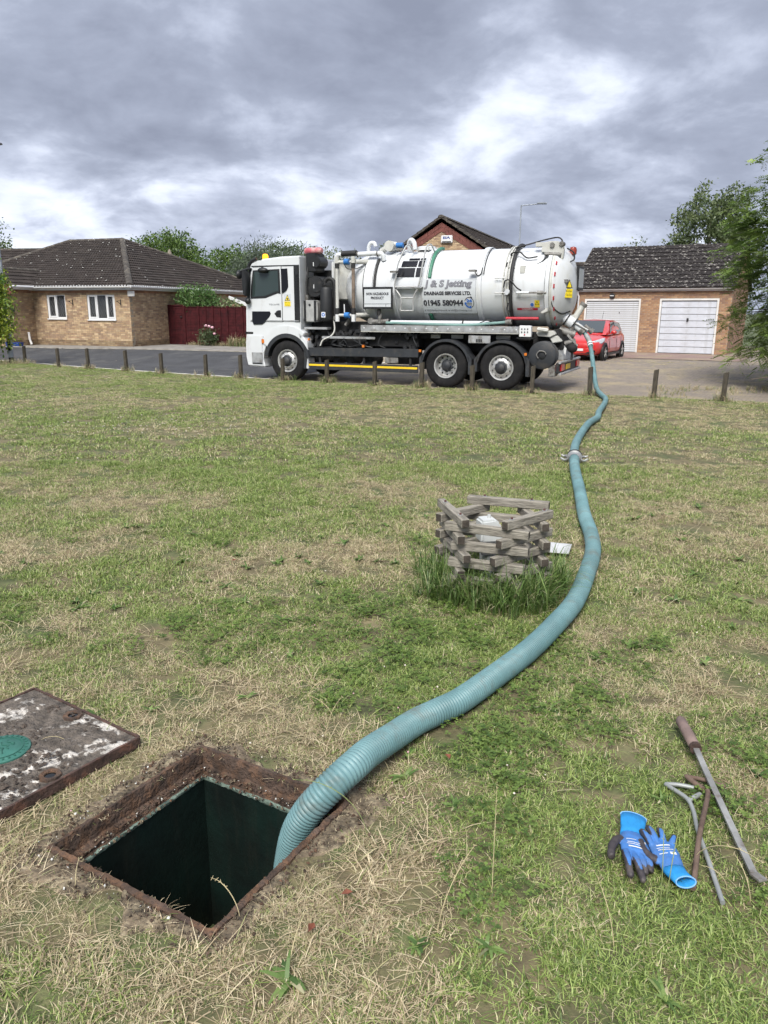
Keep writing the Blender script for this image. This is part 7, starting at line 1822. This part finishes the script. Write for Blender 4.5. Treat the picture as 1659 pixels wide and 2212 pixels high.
tree('broadleaf_tree', 'sparse twiggy tree top behind the back of the truck cab', (-4.9, 64, 0), 9, (0, 0, 3.6), (2.7, 3, 2.9), 170, 20, 0.26, GO, 5, trunk_r=.25, col2=(0.13, 0.15, 0.09))
tree('broadleaf_tree', 'small tree crown peeping between the cab and the tank', (-2.4, 66, 0), 8, (0, 0, 3.3), (1.7, 2, 2.8), 130, 20, 0.26, GO, 6, trunk_r=.2, col2=(0.12, 0.14, 0.08))
tree('broadleaf_tree', 'thin tree top just visible behind the front of the tank', (0.6, 64, 0), 8, (0, 0, 3.4), (1.5, 1.5, 3.4), 80, 20, 0.24, GO, 7, trunk_r=.18, col2=(0.12, 0.14, 0.08))
tree('broadleaf_tree', 'distant loose tree rising over the roofs at far left', (-31.0, 62, 0), 9, (0, 0, 5.0), (2.7, 2.2, 3.6), 170, 20, 0.28, GD, 8, trunk_r=.25, col2=(0.08, 0.105, 0.04))
tree('broadleaf_tree', 'rounded bushy dark tree just left of the taller airy one behind the garage', (18.3, 46, 0), 9, (0, 0, 4.5), (2.2, 2.0, 3.7), 260, 26, 0.24, (0.065, 0.09, 0.04), 9, trunk_r=.25, col2=(0.11, 0.135, 0.06), spread=.5, lumps=.5)
tree('broadleaf_tree', 'taller airy pale topped tree over the right end of the garage ridge', (19.9, 46.5, 0), 9, (0, 0, 5.0), (1.4, 1.5, 3.7), 190, 24, 0.22, (0.07, 0.095, 0.045), 10, trunk_r=.22, col2=(0.12, 0.145, 0.07), spread=.45, lumps=.5)
tree('broadleaf_tree', 'tiny tree top showing over the left of the garage ridge', (16.0, 52, 0), 6, (0, 0, 3.2), (1.3, 1.2, 2.6), 70, 18, 0.22, GO, 12, trunk_r=.15)
tree('garden_bush', 'leafy green bush leaning over the red fence by the bungalow', (-8.35, 35.7, 0.2), 3, (0.0, 0, 1.85), (0.85, 0.45, 0.62), 170, 24, 0.10, (0.05, 0.10, 0.03), 13, cat='bush', trunk_r=.05, col2=(0.12, 0.19, 0.06), limbs=5)
tree('garden_bush', 'small pale green bush behind the fence near the truck', (-6.8, 35.2, 0.2), 3, (0.0, 0, 1.4), (0.45, 0.35, 0.42), 70, 20, 0.10, (0.07, 0.10, 0.04), 14, cat='bush', trunk_r=.04, col2=(0.15, 0.19, 0.08), limbs=4)
# left-edge shrub climbing its post, glossy and yellow green
tree('evergreen_shrub', 'glossy yellow green shrub in front of the lamp post at the left edge', (-13.22, 26.35, -0.12), 3.4, (0.0, 0, 1.9), (0.72, 0.6, 1.6), 420, 30, 0.10, (0.05, 0.105, 0.018), 15, cat='shrub', trunk_r=.11, col2=(0.30, 0.34, 0.05), hollow=.35, lumps=.45, limbs=8, zmin=.35)
# rose by the fence
ros = tree('rose_bush', 'small rose bush with pink blooms at the foot of the red fence', (-7.6, 33.95, 0.16), 1.2, (0, 0, 0.36), (0.32, 0.24, 0.38), 70, 16, 0.075, (0.035, 0.06, 0.025), 16, cat='bush', trunk_r=.02, col2=(0.08, 0.11, 0.05), limbs=5)
mat('petal_pink', (0.72, 0.42, 0.50), 0.7, var=0.1)
for x, z in ((-0.06, 0.86), (0.08, 0.83), (0.22, 0.78), (0.30, 0.52)): ellipsoid((x, -.1, z), (0.07, 0.07, 0.055), 8, 6).build('bloom', 'petal_pink', ros)

# right foreground tree with pinnate leaves
rng = np.random.default_rng(77)
BT = thing('garden_tree', 'feathery green tree overhanging from the right edge of the picture', 'tree', (11.6, 18.9, -0.12))
def pinnate(rng, ncl, per, cen, rad):
    th = rng.uniform(0, 2 * PI, ncl); u = rng.uniform(-.95, 1, ncl); rr = .5 + .5 * rng.random(ncl) ** .5
    dirs = np.stack([np.sqrt(1 - u * u) * np.cos(th), np.sqrt(1 - u * u) * np.sin(th), u], 1)
    lump = 1 + .75 * (fbm(dirs[:, 0] * 3 + 2, dirs[:, 2] * 3 + dirs[:, 1] * 2, 3) - .5)
    ctr = cen + dirs * rad * (rr * lump)[:, None]
    keep = ctr[:, 2] > .75 + .25 * rng.random(ncl); ctr = ctr[keep]; dirs = dirs[keep]; ncl = len(ctr)
    # boughs: leaves strung along an outward drooping shoot
    ci = np.repeat(np.arange(ncl), per); n = len(ci); tpos = rng.random(n)
    out = unit(dirs * np.array([1, 1, .35]) + rng.normal(0, .25, (ncl, 3)))
    P0 = ctr[ci] + out[ci] * (tpos * .75)[:, None] + np.array([0, 0, -.28]) * (tpos ** 2)[:, None] + rng.normal(0, .045, (n, 3))
    az = rng.uniform(0, 2 * PI, n)
    D = unit(out[ci] * .7 + np.stack([np.cos(az), np.sin(az), rng.uniform(-.5, .35, n)], 1))
    nl = 11; L = rng.uniform(.16, .30, n)
    Nn = unit(rng.normal(0, .35, (n, 3)) + np.array([0, 0, 1.])); S = unit(np.cross(D, Nn))
    Vs = []; Cs = []
    base = np.array([0.105, 0.175, 0.040]); hi = np.array([0.25, 0.34, 0.085])
    k = np.clip(rng.normal(.35, .28, ncl)[ci] + rng.normal(0, .12, n), 0, 1)[:, None]
    C = (base * (1 - k) + hi * k)
    for q in range(nl):
        s = 0 if q == nl - 1 else (1 if q % 2 else -1); f = (q // 2 + 1) / (nl // 2 + 1)
        P = P0 + D * (L * f)[:, None] + np.array([0, 0, -.06]) * (f * f)
        d = D * (.5 if s else 1) + S * s
        ln = L * .30 * rng.uniform(.8, 1.2, n)
        Vs.append(leaf_quads(P, d, Nn, ln, ln * .48)); Cs.append(C * rng.uniform(.8, 1.2, (n, 1)))
    return np.concatenate(Vs), np.concatenate(Cs), ctr
Vp, Cp, ctr = pinnate(rng, 1400, 17, np.array([0.15, 0, 3.25]), np.array([2.9, 2.9, 3.55]))
link('crown', quad_mesh('crown', Vp, Cp), BT)
b = MB(); b.tube(catmull([(0, 0, -.3), (.1, 0, 1.0), (0, .1, 2.5), (-.2, 0, 4.6), (-.3, 0, 6.0)], 5), [.2 - .0085 * k for k in range(21)], 10)
rn = random.Random(7)
for k in rng.choice(len(ctr), 90, replace=False):
    e = Vector(ctr[k]); s = Vector((0, 0, max(.7, e.z * .55 + .1))); b.tube(catmull([tuple(s), tuple((s + e) / 2 + Vector((0, 0, .3))), tuple(e)], 4), [.05 - .0053 * q for q in range(9)], 5)
b.tube(catmull([(-1.6, -1.2, .95), (-2.3, -1.5, .8), (-2.9, -1.7, .45), (-3.6, -1.9, .35)], 5), 0.012, 5)
b.build('trunk', 'bark', BT, smooth=60)
# ------------------------------------------------------------------ grass
def grass_material(name, g0=(0.056, 0.105, 0.019, 1), g1=(0.190, 0.275, 0.060, 1), g2=(0.40, 0.485, 0.155, 1)):
    m = bpy.data.materials.new(name); m.use_nodes = True; t = m.node_tree; N = t.nodes; L = t.links
    N.remove(N['Principled BSDF']); out = next(n for n in N if n.type == 'OUTPUT_MATERIAL')
    dry = N.new('ShaderNodeAttribute'); dry.attribute_type = 'INSTANCER'; dry.attribute_name = 'dry'
    tint = N.new('ShaderNodeAttribute'); tint.attribute_name = 'tint'
    sp = N.new('ShaderNodeSeparateColor'); L.new(tint.outputs['Color'], sp.inputs[0])
    # fraction of straw blades grows with the patch's dryness
    a = N.new('ShaderNodeMath'); a.operation = 'SUBTRACT'; L.new(dry.outputs['Fac'], a.inputs[0]); L.new(sp.outputs[0], a.inputs[1])
    mr = N.new('ShaderNodeMapRange'); mr.inputs['From Min'].default_value = -0.12; mr.inputs['From Max'].default_value = 0.18; L.new(a.outputs[0], mr.inputs['Value'])
    gr = N.new('ShaderNodeValToRGB'); gr.color_ramp.elements[0].color = g0; gr.color_ramp.elements[1].color = g2
    e = gr.color_ramp.elements.new(.5); e.color = g1; L.new(sp.outputs[1], gr.inputs[0])
    st_ = N.new('ShaderNodeValToRGB'); st_.color_ramp.elements[0].color = (0.22, 0.16, 0.10, 1); st_.color_ramp.elements[1].color = (0.72, 0.63, 0.43, 1)
    e = st_.color_ramp.elements.new(.5); e.color = (0.56, 0.455, 0.295, 1); L.new(sp.outputs[2], st_.inputs[0])
    mx = N.new('ShaderNodeMix'); mx.data_type = 'RGBA'; L.new(mr.outputs[0], mx.inputs[0]); L.new(gr.outputs[0], mx.inputs[6]); L.new(st_.outputs[0], mx.inputs[7])
    d = N.new('ShaderNodeBsdfDiffuse'); tr = N.new('ShaderNodeBsdfTranslucent'); ms = N.new('ShaderNodeMixShader'); ms.inputs[0].default_value = 0.25
    L.new(mx.outputs[2], d.inputs['Color']); L.new(mx.outputs[2], tr.inputs['Color']); L.new(d.outputs[0], ms.inputs[1]); L.new(tr.outputs[0], ms.inputs[2])
    gl = N.new('ShaderNodeBsdfGlossy'); gl.inputs['Roughness'].default_value = 0.5; mg = N.new('ShaderNodeMixShader'); mg.inputs[0].default_value = 0.045
    L.new(ms.outputs[0], mg.inputs[1]); L.new(gl.outputs[0], mg.inputs[2]); L.new(mg.outputs[0], out.inputs['Surface'])
    M[name] = m
grass_material('grass_blade'); grass_material('grass_long', (0.045, 0.092, 0.020, 1), (0.10, 0.175, 0.040, 1), (0.22, 0.31, 0.09, 1))
def blades(rng, n, rad, hmin, hmax, lean0, lean1, w, curve=0.5, tipw=0.15):
    """curved tapering blades, three rows of points; returns (verts, faces, tint per vertex)"""
    vs = []; fs = []; ti = []
    for _ in range(n):
        a = rng.uniform(0, 2 * PI); r = rad * math.sqrt(rng.random()); bx_, by_ = r * math.cos(a), r * math.sin(a)
        az = rng.uniform(0, 2 * PI); L = rng.uniform(hmin, hmax); le = rng.uniform(lean0, lean1)
        d = np.array([math.cos(az), math.sin(az)]); s = np.array([-d[1], d[0]])
        ww = w * rng.uniform(.7, 1.3); c = (rng.random(), rng.random(), rng.random()); o = len(vs)
        x = np.array([bx_, by_]); z = -0.004; ang = le * (1 - curve)
        for k, (f, wf) in enumerate(((0, 1.0), (.38, .95), (.72, .7), (1.0, tipw))):
            if k:
                st = L * ((0.38, .34, .28)[k - 1]); x = x + d * math.sin(ang) * st; z += math.cos(ang) * st; ang = min(ang + le * curve, R(97))
            for sg in (-1, 1): vs.append((x[0] + s[0] * sg * ww * wf / 2, x[1] + s[1] * sg * ww * wf / 2, max(z, .002) if k else z)); ti.append(c)
        fs += [(o, o + 1, o + 3, o + 2), (o + 2, o + 3, o + 5, o + 4), (o + 4, o + 5, o + 7, o + 6)]
    return vs, fs, ti
def clump(name, parts, m='grass_blade'):
    V = []; F = []; T = []
    for vs, fs, ti in parts:
        o = len(V); V += vs; F += [tuple(i + o for i in f) for f in fs]; T += ti
    me = bpy.data.meshes.new(name); me.from_pydata(V, [], F); me.materials.append(M[m])
    at = me.color_attributes.new('tint', 'FLOAT_COLOR', 'POINT'); at.data.foreach_set('color', np.c_[np.array(T), np.ones(len(T))].astype(np.float32).ravel())
    return bpy.data.objects.new(name, me)
rg = np.random.default_rng(3)
GC = bpy.data.collections.new('grass_clumps')
for k in range(9):   # mown turf: short leaning blades with some long flat lying ones
    GC.objects.link(clump('clump_a%d' % k, [blades(rg, 66, .06, .012, .032, R(15), R(85), .0028), blades(rg, 24, .065, .025, .06, R(60), R(100), .0024, .3), blades(rg, 22, .065, .035, .08, R(80), R(96), .0021, .1)]))
GF = bpy.data.collections.new('grass_far')
for k in range(7):
    GF.objects.link(clump('clump_b%d' % k, [blades(rg, 60, .11, .016, .036, R(20), R(88), .0052), blades(rg, 24, .12, .04, .08, R(70), R(98), .0042, .2)]))
GTf = bpy.data.collections.new('grass_tufts')
for k in range(4):   # long uncut tufts
    GTf.objects.link(clump('clump_c%d' % k, [blades(rg, 16, .035, .12, .30, R(10), R(75), .0052, .75, .1), blades(rg, 6, .03, .06, .14, R(10), R(60), .005, .6)], 'grass_long'))
GS = bpy.data.collections.new('grass_straw')
for k in range(4):   # matted dead straw lying flat
    GS.objects.link(clump('clump_d%d' % k, [blades(rg, 20, .06, .04, .10, R(72), R(95), .0020, .15), blades(rg, 8, .05, .015, .035, R(30), R(80), .0024)]))
def scatter(name, pts, scale, dry, coll, label=None, tilt=0.12):
    n = len(pts); me = bpy.data.meshes.new(name); me.vertices.add(n); me.vertices.foreach_set('co', np.asarray(pts, np.float32).ravel())
    rot = np.c_[RNG.uniform(-tilt, tilt, n), RNG.uniform(-tilt, tilt, n), RNG.uniform(0, 2 * PI, n)]
    for nm, ty, data in (('rot', 'FLOAT_VECTOR', rot), ('scl', 'FLOAT', scale), ('dry', 'FLOAT', dry)):
        a = me.attributes.new(nm, ty, 'POINT'); a.data.foreach_set('vector' if ty == 'FLOAT_VECTOR' else 'value', np.asarray(data, np.float32).ravel())
    o = link(name, me, kind='stuff')
    if label: o['label'] = label
    g = bpy.data.node_groups.new(name, 'GeometryNodeTree')
    g.interface.new_socket('Geometry', in_out='INPUT', socket_type='NodeSocketGeometry'); g.interface.new_socket('Geometry', in_out='OUTPUT', socket_type='NodeSocketGeometry')
    N = g.nodes; L = g.links; gi_ = N.new('NodeGroupInput'); go = N.new('NodeGroupOutput')
    mp = N.new('GeometryNodeMeshToPoints'); L.new(gi_.outputs[0], mp.inputs[0])
    ci = N.new('GeometryNodeCollectionInfo'); ci.inputs['Collection'].default_value = coll; ci.inputs['Separate Children'].default_value = True; ci.inputs['Reset Children'].default_value = True
    ip = N.new('GeometryNodeInstanceOnPoints'); ip.inputs['Pick Instance'].default_value = True
    def na(nm, ty):
        q = N.new('GeometryNodeInputNamedAttribute'); q.data_type = ty; q.inputs[0].default_value = nm; return q.outputs[0]
    L.new(mp.outputs[0], ip.inputs['Points']); L.new(ci.outputs[0], ip.inputs['Instance'])
    rv = N.new('FunctionNodeRandomValue'); rv.data_type = 'INT'
    for s_ in rv.inputs:
        if s_.name == 'Min' and s_.type == 'INT': s_.default_value = 0
        if s_.name == 'Max' and s_.type == 'INT': s_.default_value = 40
    L.new(next(s_ for s_ in rv.outputs if s_.type == 'INT'), ip.inputs['Instance Index'])
    er = N.new('FunctionNodeEulerToRotation'); L.new(na('rot', 'FLOAT_VECTOR'), er.inputs[0]); L.new(er.outputs[0], ip.inputs['Rotation'])
    L.new(na('scl', 'FLOAT'), ip.inputs['Scale']); L.new(ip.outputs[0], go.inputs[0])
    md = o.modifiers.new('grass', 'NODES'); md.node_group = g
    return o
hose_xy = np.array([(p.x, p.y) for p in HP1 if p.z > -0.02] + [(p.x, p.y) for p in HP2 if p.z < 0.12])
def blocked(x, y, pad=0.0):
    q = np.stack([x - HC.x, y - HC.y], 1); ha = q @ np.array([HA.x, HA.y]); hb = q @ np.array([HB.x, HB.y])
    mxh = np.maximum(np.abs(ha), np.abs(hb))
    bl_ = mxh < 0.353
    edge = (mxh < 0.42) & (RNG.random(len(x)) > (mxh - 0.353) / 0.067 * 0.6 + 0.3); bl_ |= edge
    c = np.stack([x - CVR.x, y - CVR.y], 1); ca = c @ np.array([CVA.x, CVA.y]); cb = c @ np.array([CVB.x, CVB.y])
    bl_ |= (ca > 0) & (ca < .70) & (cb > 0) & (cb < .70)
    near = np.zeros(len(x), bool)
    idx = np.where(y < 18)[0]
    for k in range(0, len(hose_xy), 3):
        near[idx] |= (x[idx] - hose_xy[k, 0]) ** 2 + (y[idx] - hose_xy[k, 1]) ** 2 < 0.04 ** 2
    s, d = sd(x, y); bl_ |= (d - dedge(s)) > EDGE - 0.04
    return bl_ | near
def field(x0, x1, y0, y1, dens, fan=True):
    n = int((x1 - x0) * (y1 - y0) * dens); x = RNG.uniform(x0, x1, n); y = RNG.uniform(y0, y1, n)
    if fan: k = np.abs(x) < 0.62 * y + 1.1; x = x[k]; y = y[k]
    return x, y
for nm, (xa, xb, ya, yb), dens, coll, s0, s1 in (('grass', (-3.4, 3.4, 0.55, 4.2), 250, GC, .85, 1.3), ('grass', (-5.8, 5.8, 4.2, 8.5), 150, GC, 1.15, 1.65), ('grass', (-19, 10.5, 8.5, 30), 46, GF, 1.0, 1.55)):
    x, y = field(xa, xb, ya, yb, dens)
    dr = dryness(x, y); k = ~blocked(x, y)
    bare = (fbm(x * 2.3 + 11, y * 2.0 + 5, 3) > .60) & (dr > .6) & (RNG.random(len(x)) < .5); k &= ~bare
    x, y, dr = x[k], y[k], dr[k]
    g_ = np.clip(1.03 - .42 * dr + .25 * (fbm(x * 1.7 + 30, y * 1.7, 3) - .5), .5, 1.4)
    scatter(nm, np.c_[x, y, lawn_z(x, y)], RNG.uniform(s0, s1, len(x)) * g_, np.clip(dr * 0.92 + RNG.normal(0, .07, len(x)), 0, 1), coll)
# straw mats, thick where the lawn is dry and round the manhole
x, y = field(-4, 4, 0.55, 7.5, 260); dr = dryness(x, y); hd_ = np.hypot(x - HC.x, y - HC.y)
k = (~blocked(x, y)) & (RNG.random(len(x)) < np.clip((dr - .46) * 1.1 + .6 * np.exp(-((hd_ - .5) / .16) ** 2), 0.02, .95)); x, y, dr = x[k], y[k], dr[k]
scatter('dead_grass', np.c_[x, y, lawn_z(x, y) + .004], RNG.uniform(.7, 1.5, len(x)) * (.45 + .55 * sstep(np.hypot(x - HC.x, y - HC.y), .42, .62)), np.clip(.75 + .3 * RNG.random(len(x)), 0, 1), GS)
# clover leaves among the near turf
GV = bpy.data.collections.new('clover_leaves')
for k in range(5):
    vs, fs, ti = [], [], []
    for _ in range(26):
        a = rg.uniform(0, 2 * PI); r = .07 * math.sqrt(rg.random()); c = np.array([r * math.cos(a), r * math.sin(a), rg.uniform(.012, .034)]); c3 = (1.0, rg.uniform(.0, .45), .5); a0 = rg.uniform(0, 2 * PI); L = rg.uniform(.007, .013); tl = rg.uniform(-.3, .3, 2)
        for q in range(3):
            b_ = a0 + q * 2.094; d = np.array([math.cos(b_), math.sin(b_), tl[0] * math.cos(b_) + tl[1] * math.sin(b_)]); s = np.array([-math.sin(b_), math.cos(b_), 0]); o = len(vs)
            vs += [tuple(c), tuple(c + d * L * .6 + s * L * .48), tuple(c + d * L), tuple(c + d * L * .6 - s * L * .48)]; fs.append((o, o + 1, o + 2, o + 3)); ti += [c3] * 4
    GV.objects.link(clump('clump_e%d' % k, [(vs, fs, ti)]))
x, y = field(-3, 3, 0.55, 5.5, 90); k = (fbm(x * 1.3 + 21, y * 1.3 + 8, 3) > .50) & ~blocked(x, y) & (dryness(x, y) < .55) & (np.hypot(x - HC.x, y - HC.y) > .75); x, y = x[k], y[k]
scatter('clover_leaves', np.c_[x, y, lawn_z(x, y)], RNG.uniform(.8, 1.3, len(x)), np.zeros(len(x)), GV)
GR_ = bpy.data.collections.new('weed_rosettes')
for k in range(4): GR_.objects.link(clump('clump_f%d' % k, [blades(rg, 11, .012, .035, .075, R(62), R(92), .016, .25, .25)], 'grass_long'))
x, y = field(-3, 3, 0.7, 6.5, 5); k = ~blocked(x, y); x, y = x[k], y[k]
scatter('weed_rosettes', np.c_[x, y, lawn_z(x, y) + .008], RNG.uniform(.6, 1.2, len(x)), RNG.uniform(0, .15, len(x)), GR_)
# long grass round the timber crib
a = RNG.uniform(0, 2 * PI, 420); r = .18 + np.abs(RNG.normal(0.13, .07, 420)); x = CC.x + 1.12 * r * np.cos(a) + .05; y = CC.y + r * np.sin(a) - .02
k = (RNG.random(420) < np.where((np.sin(a) < .25), 1.0, .4)) & (np.min((x[:, None] - hose_xy[None, :, 0]) ** 2 + (y[:, None] - hose_xy[None, :, 1]) ** 2, axis=1) > .11 ** 2); x, y, r = x[k], y[k], r[k]
scatter('long_grass', np.c_[x, y, lawn_z(x, y)], np.clip(1.25 - 1.1 * np.abs(r - .30), .35, 1.2) * RNG.uniform(.5, 1.1, len(x)), RNG.uniform(0, .12, len(x)), GTf)
# weeds round the bollards, under the shrub and along the fence foot
xs, ys, ss, ds = [], [], [], []
bw = [0.4, .5, 1.0, .8, .8, .7, 1.0, .9, 1.1, .5, 1.0, .9, .7, .9, .7, 1.0]
for (bx_, by_), w_ in zip(BOLLARDS, bw):
    n = int(26 * w_)
    xs += list(bx_ + RNG.normal(0, .12, n)); ys += list(by_ + RNG.normal(0, .07, n)); ss += list(RNG.uniform(.45, 1.05, n) * (.6 + .5 * w_)); ds += list(RNG.uniform(.25, 1.0, n))
n = 500; s_ = RNG.uniform(-24, 9, n); xx, yy = unsd(s_, dedge(s_) + EDGE - .06 + RNG.normal(0, .06, n)); xs += list(xx); ys += list(yy); ss += list(RNG.uniform(.2, .5, n)); ds += list(RNG.uniform(.5, 1, n))
n = 90; xs += list(-12.9 + RNG.normal(0, .5, n)); ys += list(26.4 + RNG.normal(0, .25, n)); ss += list(RNG.uniform(.6, 1.2, n)); ds += list(RNG.uniform(.5, 1, n))
xs, ys = np.array(xs), np.array(ys); scatter('weeds', np.c_[xs, ys, lawn_z(xs, ys) - .01], np.array(ss), np.array(ds), GTf)
n = 240; u = RNG.uniform(0.3, 5.5, n); x = FX + u * math.cos(FA) - .12 + RNG.normal(0, .06, n); y = FY - u * math.sin(FA) - .2 + RNG.normal(0, .1, n)
scatter('weeds', np.c_[x, y, np.full(n, .18)], np.where((u > 2.6) & (u < 4.4), RNG.uniform(1, 2.2, n), RNG.uniform(.4, 1.0, n)), RNG.uniform(.3, 1, n), GTf)
n = 500; x = RNG.uniform(6.5, 12, n); y = RNG.uniform(17.2, 19.5, n); k = fbm(x * .8, y * .8, 2) > .48; x, y = x[k], y[k]
scatter('weeds', np.c_[x, y, zroad(x, y)], RNG.uniform(.2, .7, len(x)), RNG.uniform(.3, 1, len(x)), GTf)
# thin weeds in the joints of the forecourt
n = 2600; s_ = RNG.uniform(-3, 14, n); q_ = RNG.uniform(.6, 13, n); x, y = unsd(s_, q_ + dedge(s_)); k = fbm(x * .9 + 4, y * .9, 3) > .53; x, y = x[k], y[k]
scatter('weeds', np.c_[x, y, zroad(x, y) - .015], RNG.uniform(.35, .8, len(x)), RNG.uniform(.45, 1, len(x)), GF)
# tall dry stalks with seed heads near the manhole and the gloves
mat('stalk', (0.40, 0.34, 0.20), 0.9, var=0.15); mat('stalk_green', (0.20, 0.24, 0.09), 0.9, var=0.15)
rn = random.Random(9)
def stalk(p, az, L, bend, m, head=True):
    d = Vector((math.cos(az), math.sin(az), 0)); pts_ = []; q = Vector(p); a = R(12)
    for k in range(9): pts_.append(tuple(q)); q = q + (d * math.sin(a) + Vector((0, 0, math.cos(a)))) * (L / 8); a += bend / 8
    b = MB().tube(pts_, [0.0013] * 6 + [0.0011, .0009, .0006], 5)
    if head:
        for k in range(9):
            f = pts_[-1 - (k % 4)]; u = Vector((rn.uniform(-1, 1), rn.uniform(-1, 1), rn.uniform(-.2, 1))).normalized() * .008
            b.tube([f, Vector(f) + u], [.0014, .0005], 4)
    return b
ST = [((-0.60, 1.85, 0), R(70), .30, R(70), 'stalk'), ((-0.78, 1.98, 0), R(95), .20, R(10), 'stalk_green'), ((-0.76, 1.96, 0), R(60), .17, R(95), 'stalk_green'), ((-0.40, 1.80, 0), R(140), .16, R(110), 'stalk'), ((-0.28, 2.62, 0), R(215), .42, R(60), 'stalk'), ((-0.05, 2.15, 0), R(170), .34, R(95), 'stalk_green'),
      ((-0.9, 1.9, 0), R(100), .16, R(160), 'stalk'), ((0.15, 1.75, 0), R(45), .26, R(60), 'stalk'), ((0.32, 1.9, 0), R(80), .3, R(20), 'stalk'), ((0.80, 1.86, 0), R(75), .24, R(35), 'stalk_green'), ((0.82, 1.87, 0), R(60), .22, R(55), 'stalk_green'), ((0.95, 2.02, 0), R(-40), .26, R(110), 'stalk'), ((0.62, 1.7, 0), R(110), .2, R(50), 'stalk'), ((-0.35, 2.75, 0), R(185), .3, R(110), 'stalk')]
for k in range(46): ST.append(((rn.uniform(-1.3, 1.6), rn.uniform(1.1, 3.6), 0), rn.uniform(0, 2 * PI), rn.uniform(.08, .2), rn.uniform(R(70), R(130)), rn.choice(('stalk', 'stalk', 'stalk_green'))))
sb = {'stalk': MB(), 'stalk_green': MB()}
for p, az, L, bd_, m_ in ST:
    if k >= 0:
        q = Vector(p) - HC
        if len(ST) and max(abs(q.dot(HA)), abs(q.dot(HB))) < .33: continue
    st_ = stalk(p, az, L, bd_, m_, L > .15); sb[m_].add(st_.v, st_.f)
for m_, b in sb.items(): b.build('seed_stalks', m_, kind='stuff')
# clover heads and fallen leaves
mat('clover_white', (0.62, 0.56, 0.50), 0.8, var=0.15, vscale=60); mat('clover_pink', (0.55, 0.33, 0.36), 0.8, var=0.15, vscale=60)
for m_, cnt, seed in (('clover_white', 230, 1), ('clover_pink', 30, 2)):
    rn = random.Random(seed); b = MB(); c_ = 0
    while c_ < cnt:
        y = 0.9 + 8 * rn.random() ** 2; x = rn.uniform(-.6, .6) * y * 1.0
        if m_ == 'clover_white' and rn.random() < .35: x, y = -3.3 + rn.gauss(0, 1.3), 11.2 + rn.gauss(0, .7)
        if y < 2.2 or (fbm(x * .9 + 6, y * .9 + 2, 2) < .5 and y < 9): c_ += .15; continue
        if blocked(np.array([x]), np.array([y]))[0]: c_ += .2; continue
        z = float(lawn_z(x, y)) + rn.uniform(.018, .034); r = rn.uniform(.003, .0048) * (2.0 if y > 8 else 1)
        e_ = ellipsoid((x, y, z), (r, r, r * .8), 6, 4); b.add(e_.v, e_.f); c_ += 1
    b.build('clover_flowers', m_, kind='stuff')
mat('dead_leaf', (0.17, 0.055, 0.03), 0.8, var=0.25, vscale=40)
for x, y, a, lab in ((-0.12, 1.86, .3, 'reddish dead leaf below the hose by the manhole edge'), (-0.20, 1.72, 1.2, 'reddish dead leaf near the lowest manhole corner'), (0.95, 1.42, .8, 'curled brown leaf on the grass below the lifting keys'), (0.25, 2.55, 2.0, 'brown leaf on the grass under the curve of the hose'), (-1.02, 4.9, .5, 'lone red brown leaf out on the open lawn at left')):
    b = MB(); L = .035
    b.add([(0, 0, 0), (L * .5, L * .32, .008), (L, 0, .004), (L * .5, -L * .32, .010), (L * .5, 0, .0)], [(0, 4, 1), (1, 4, 2), (2, 4, 3), (3, 4, 0)])
    b.build('fallen_leaf', 'dead_leaf', label=lab, cat='leaf', group='fallen leaves on the lawn', loc=(x, y, float(lawn_z(x, y)) + .03), rot=(.2, .1, a), smooth=0)
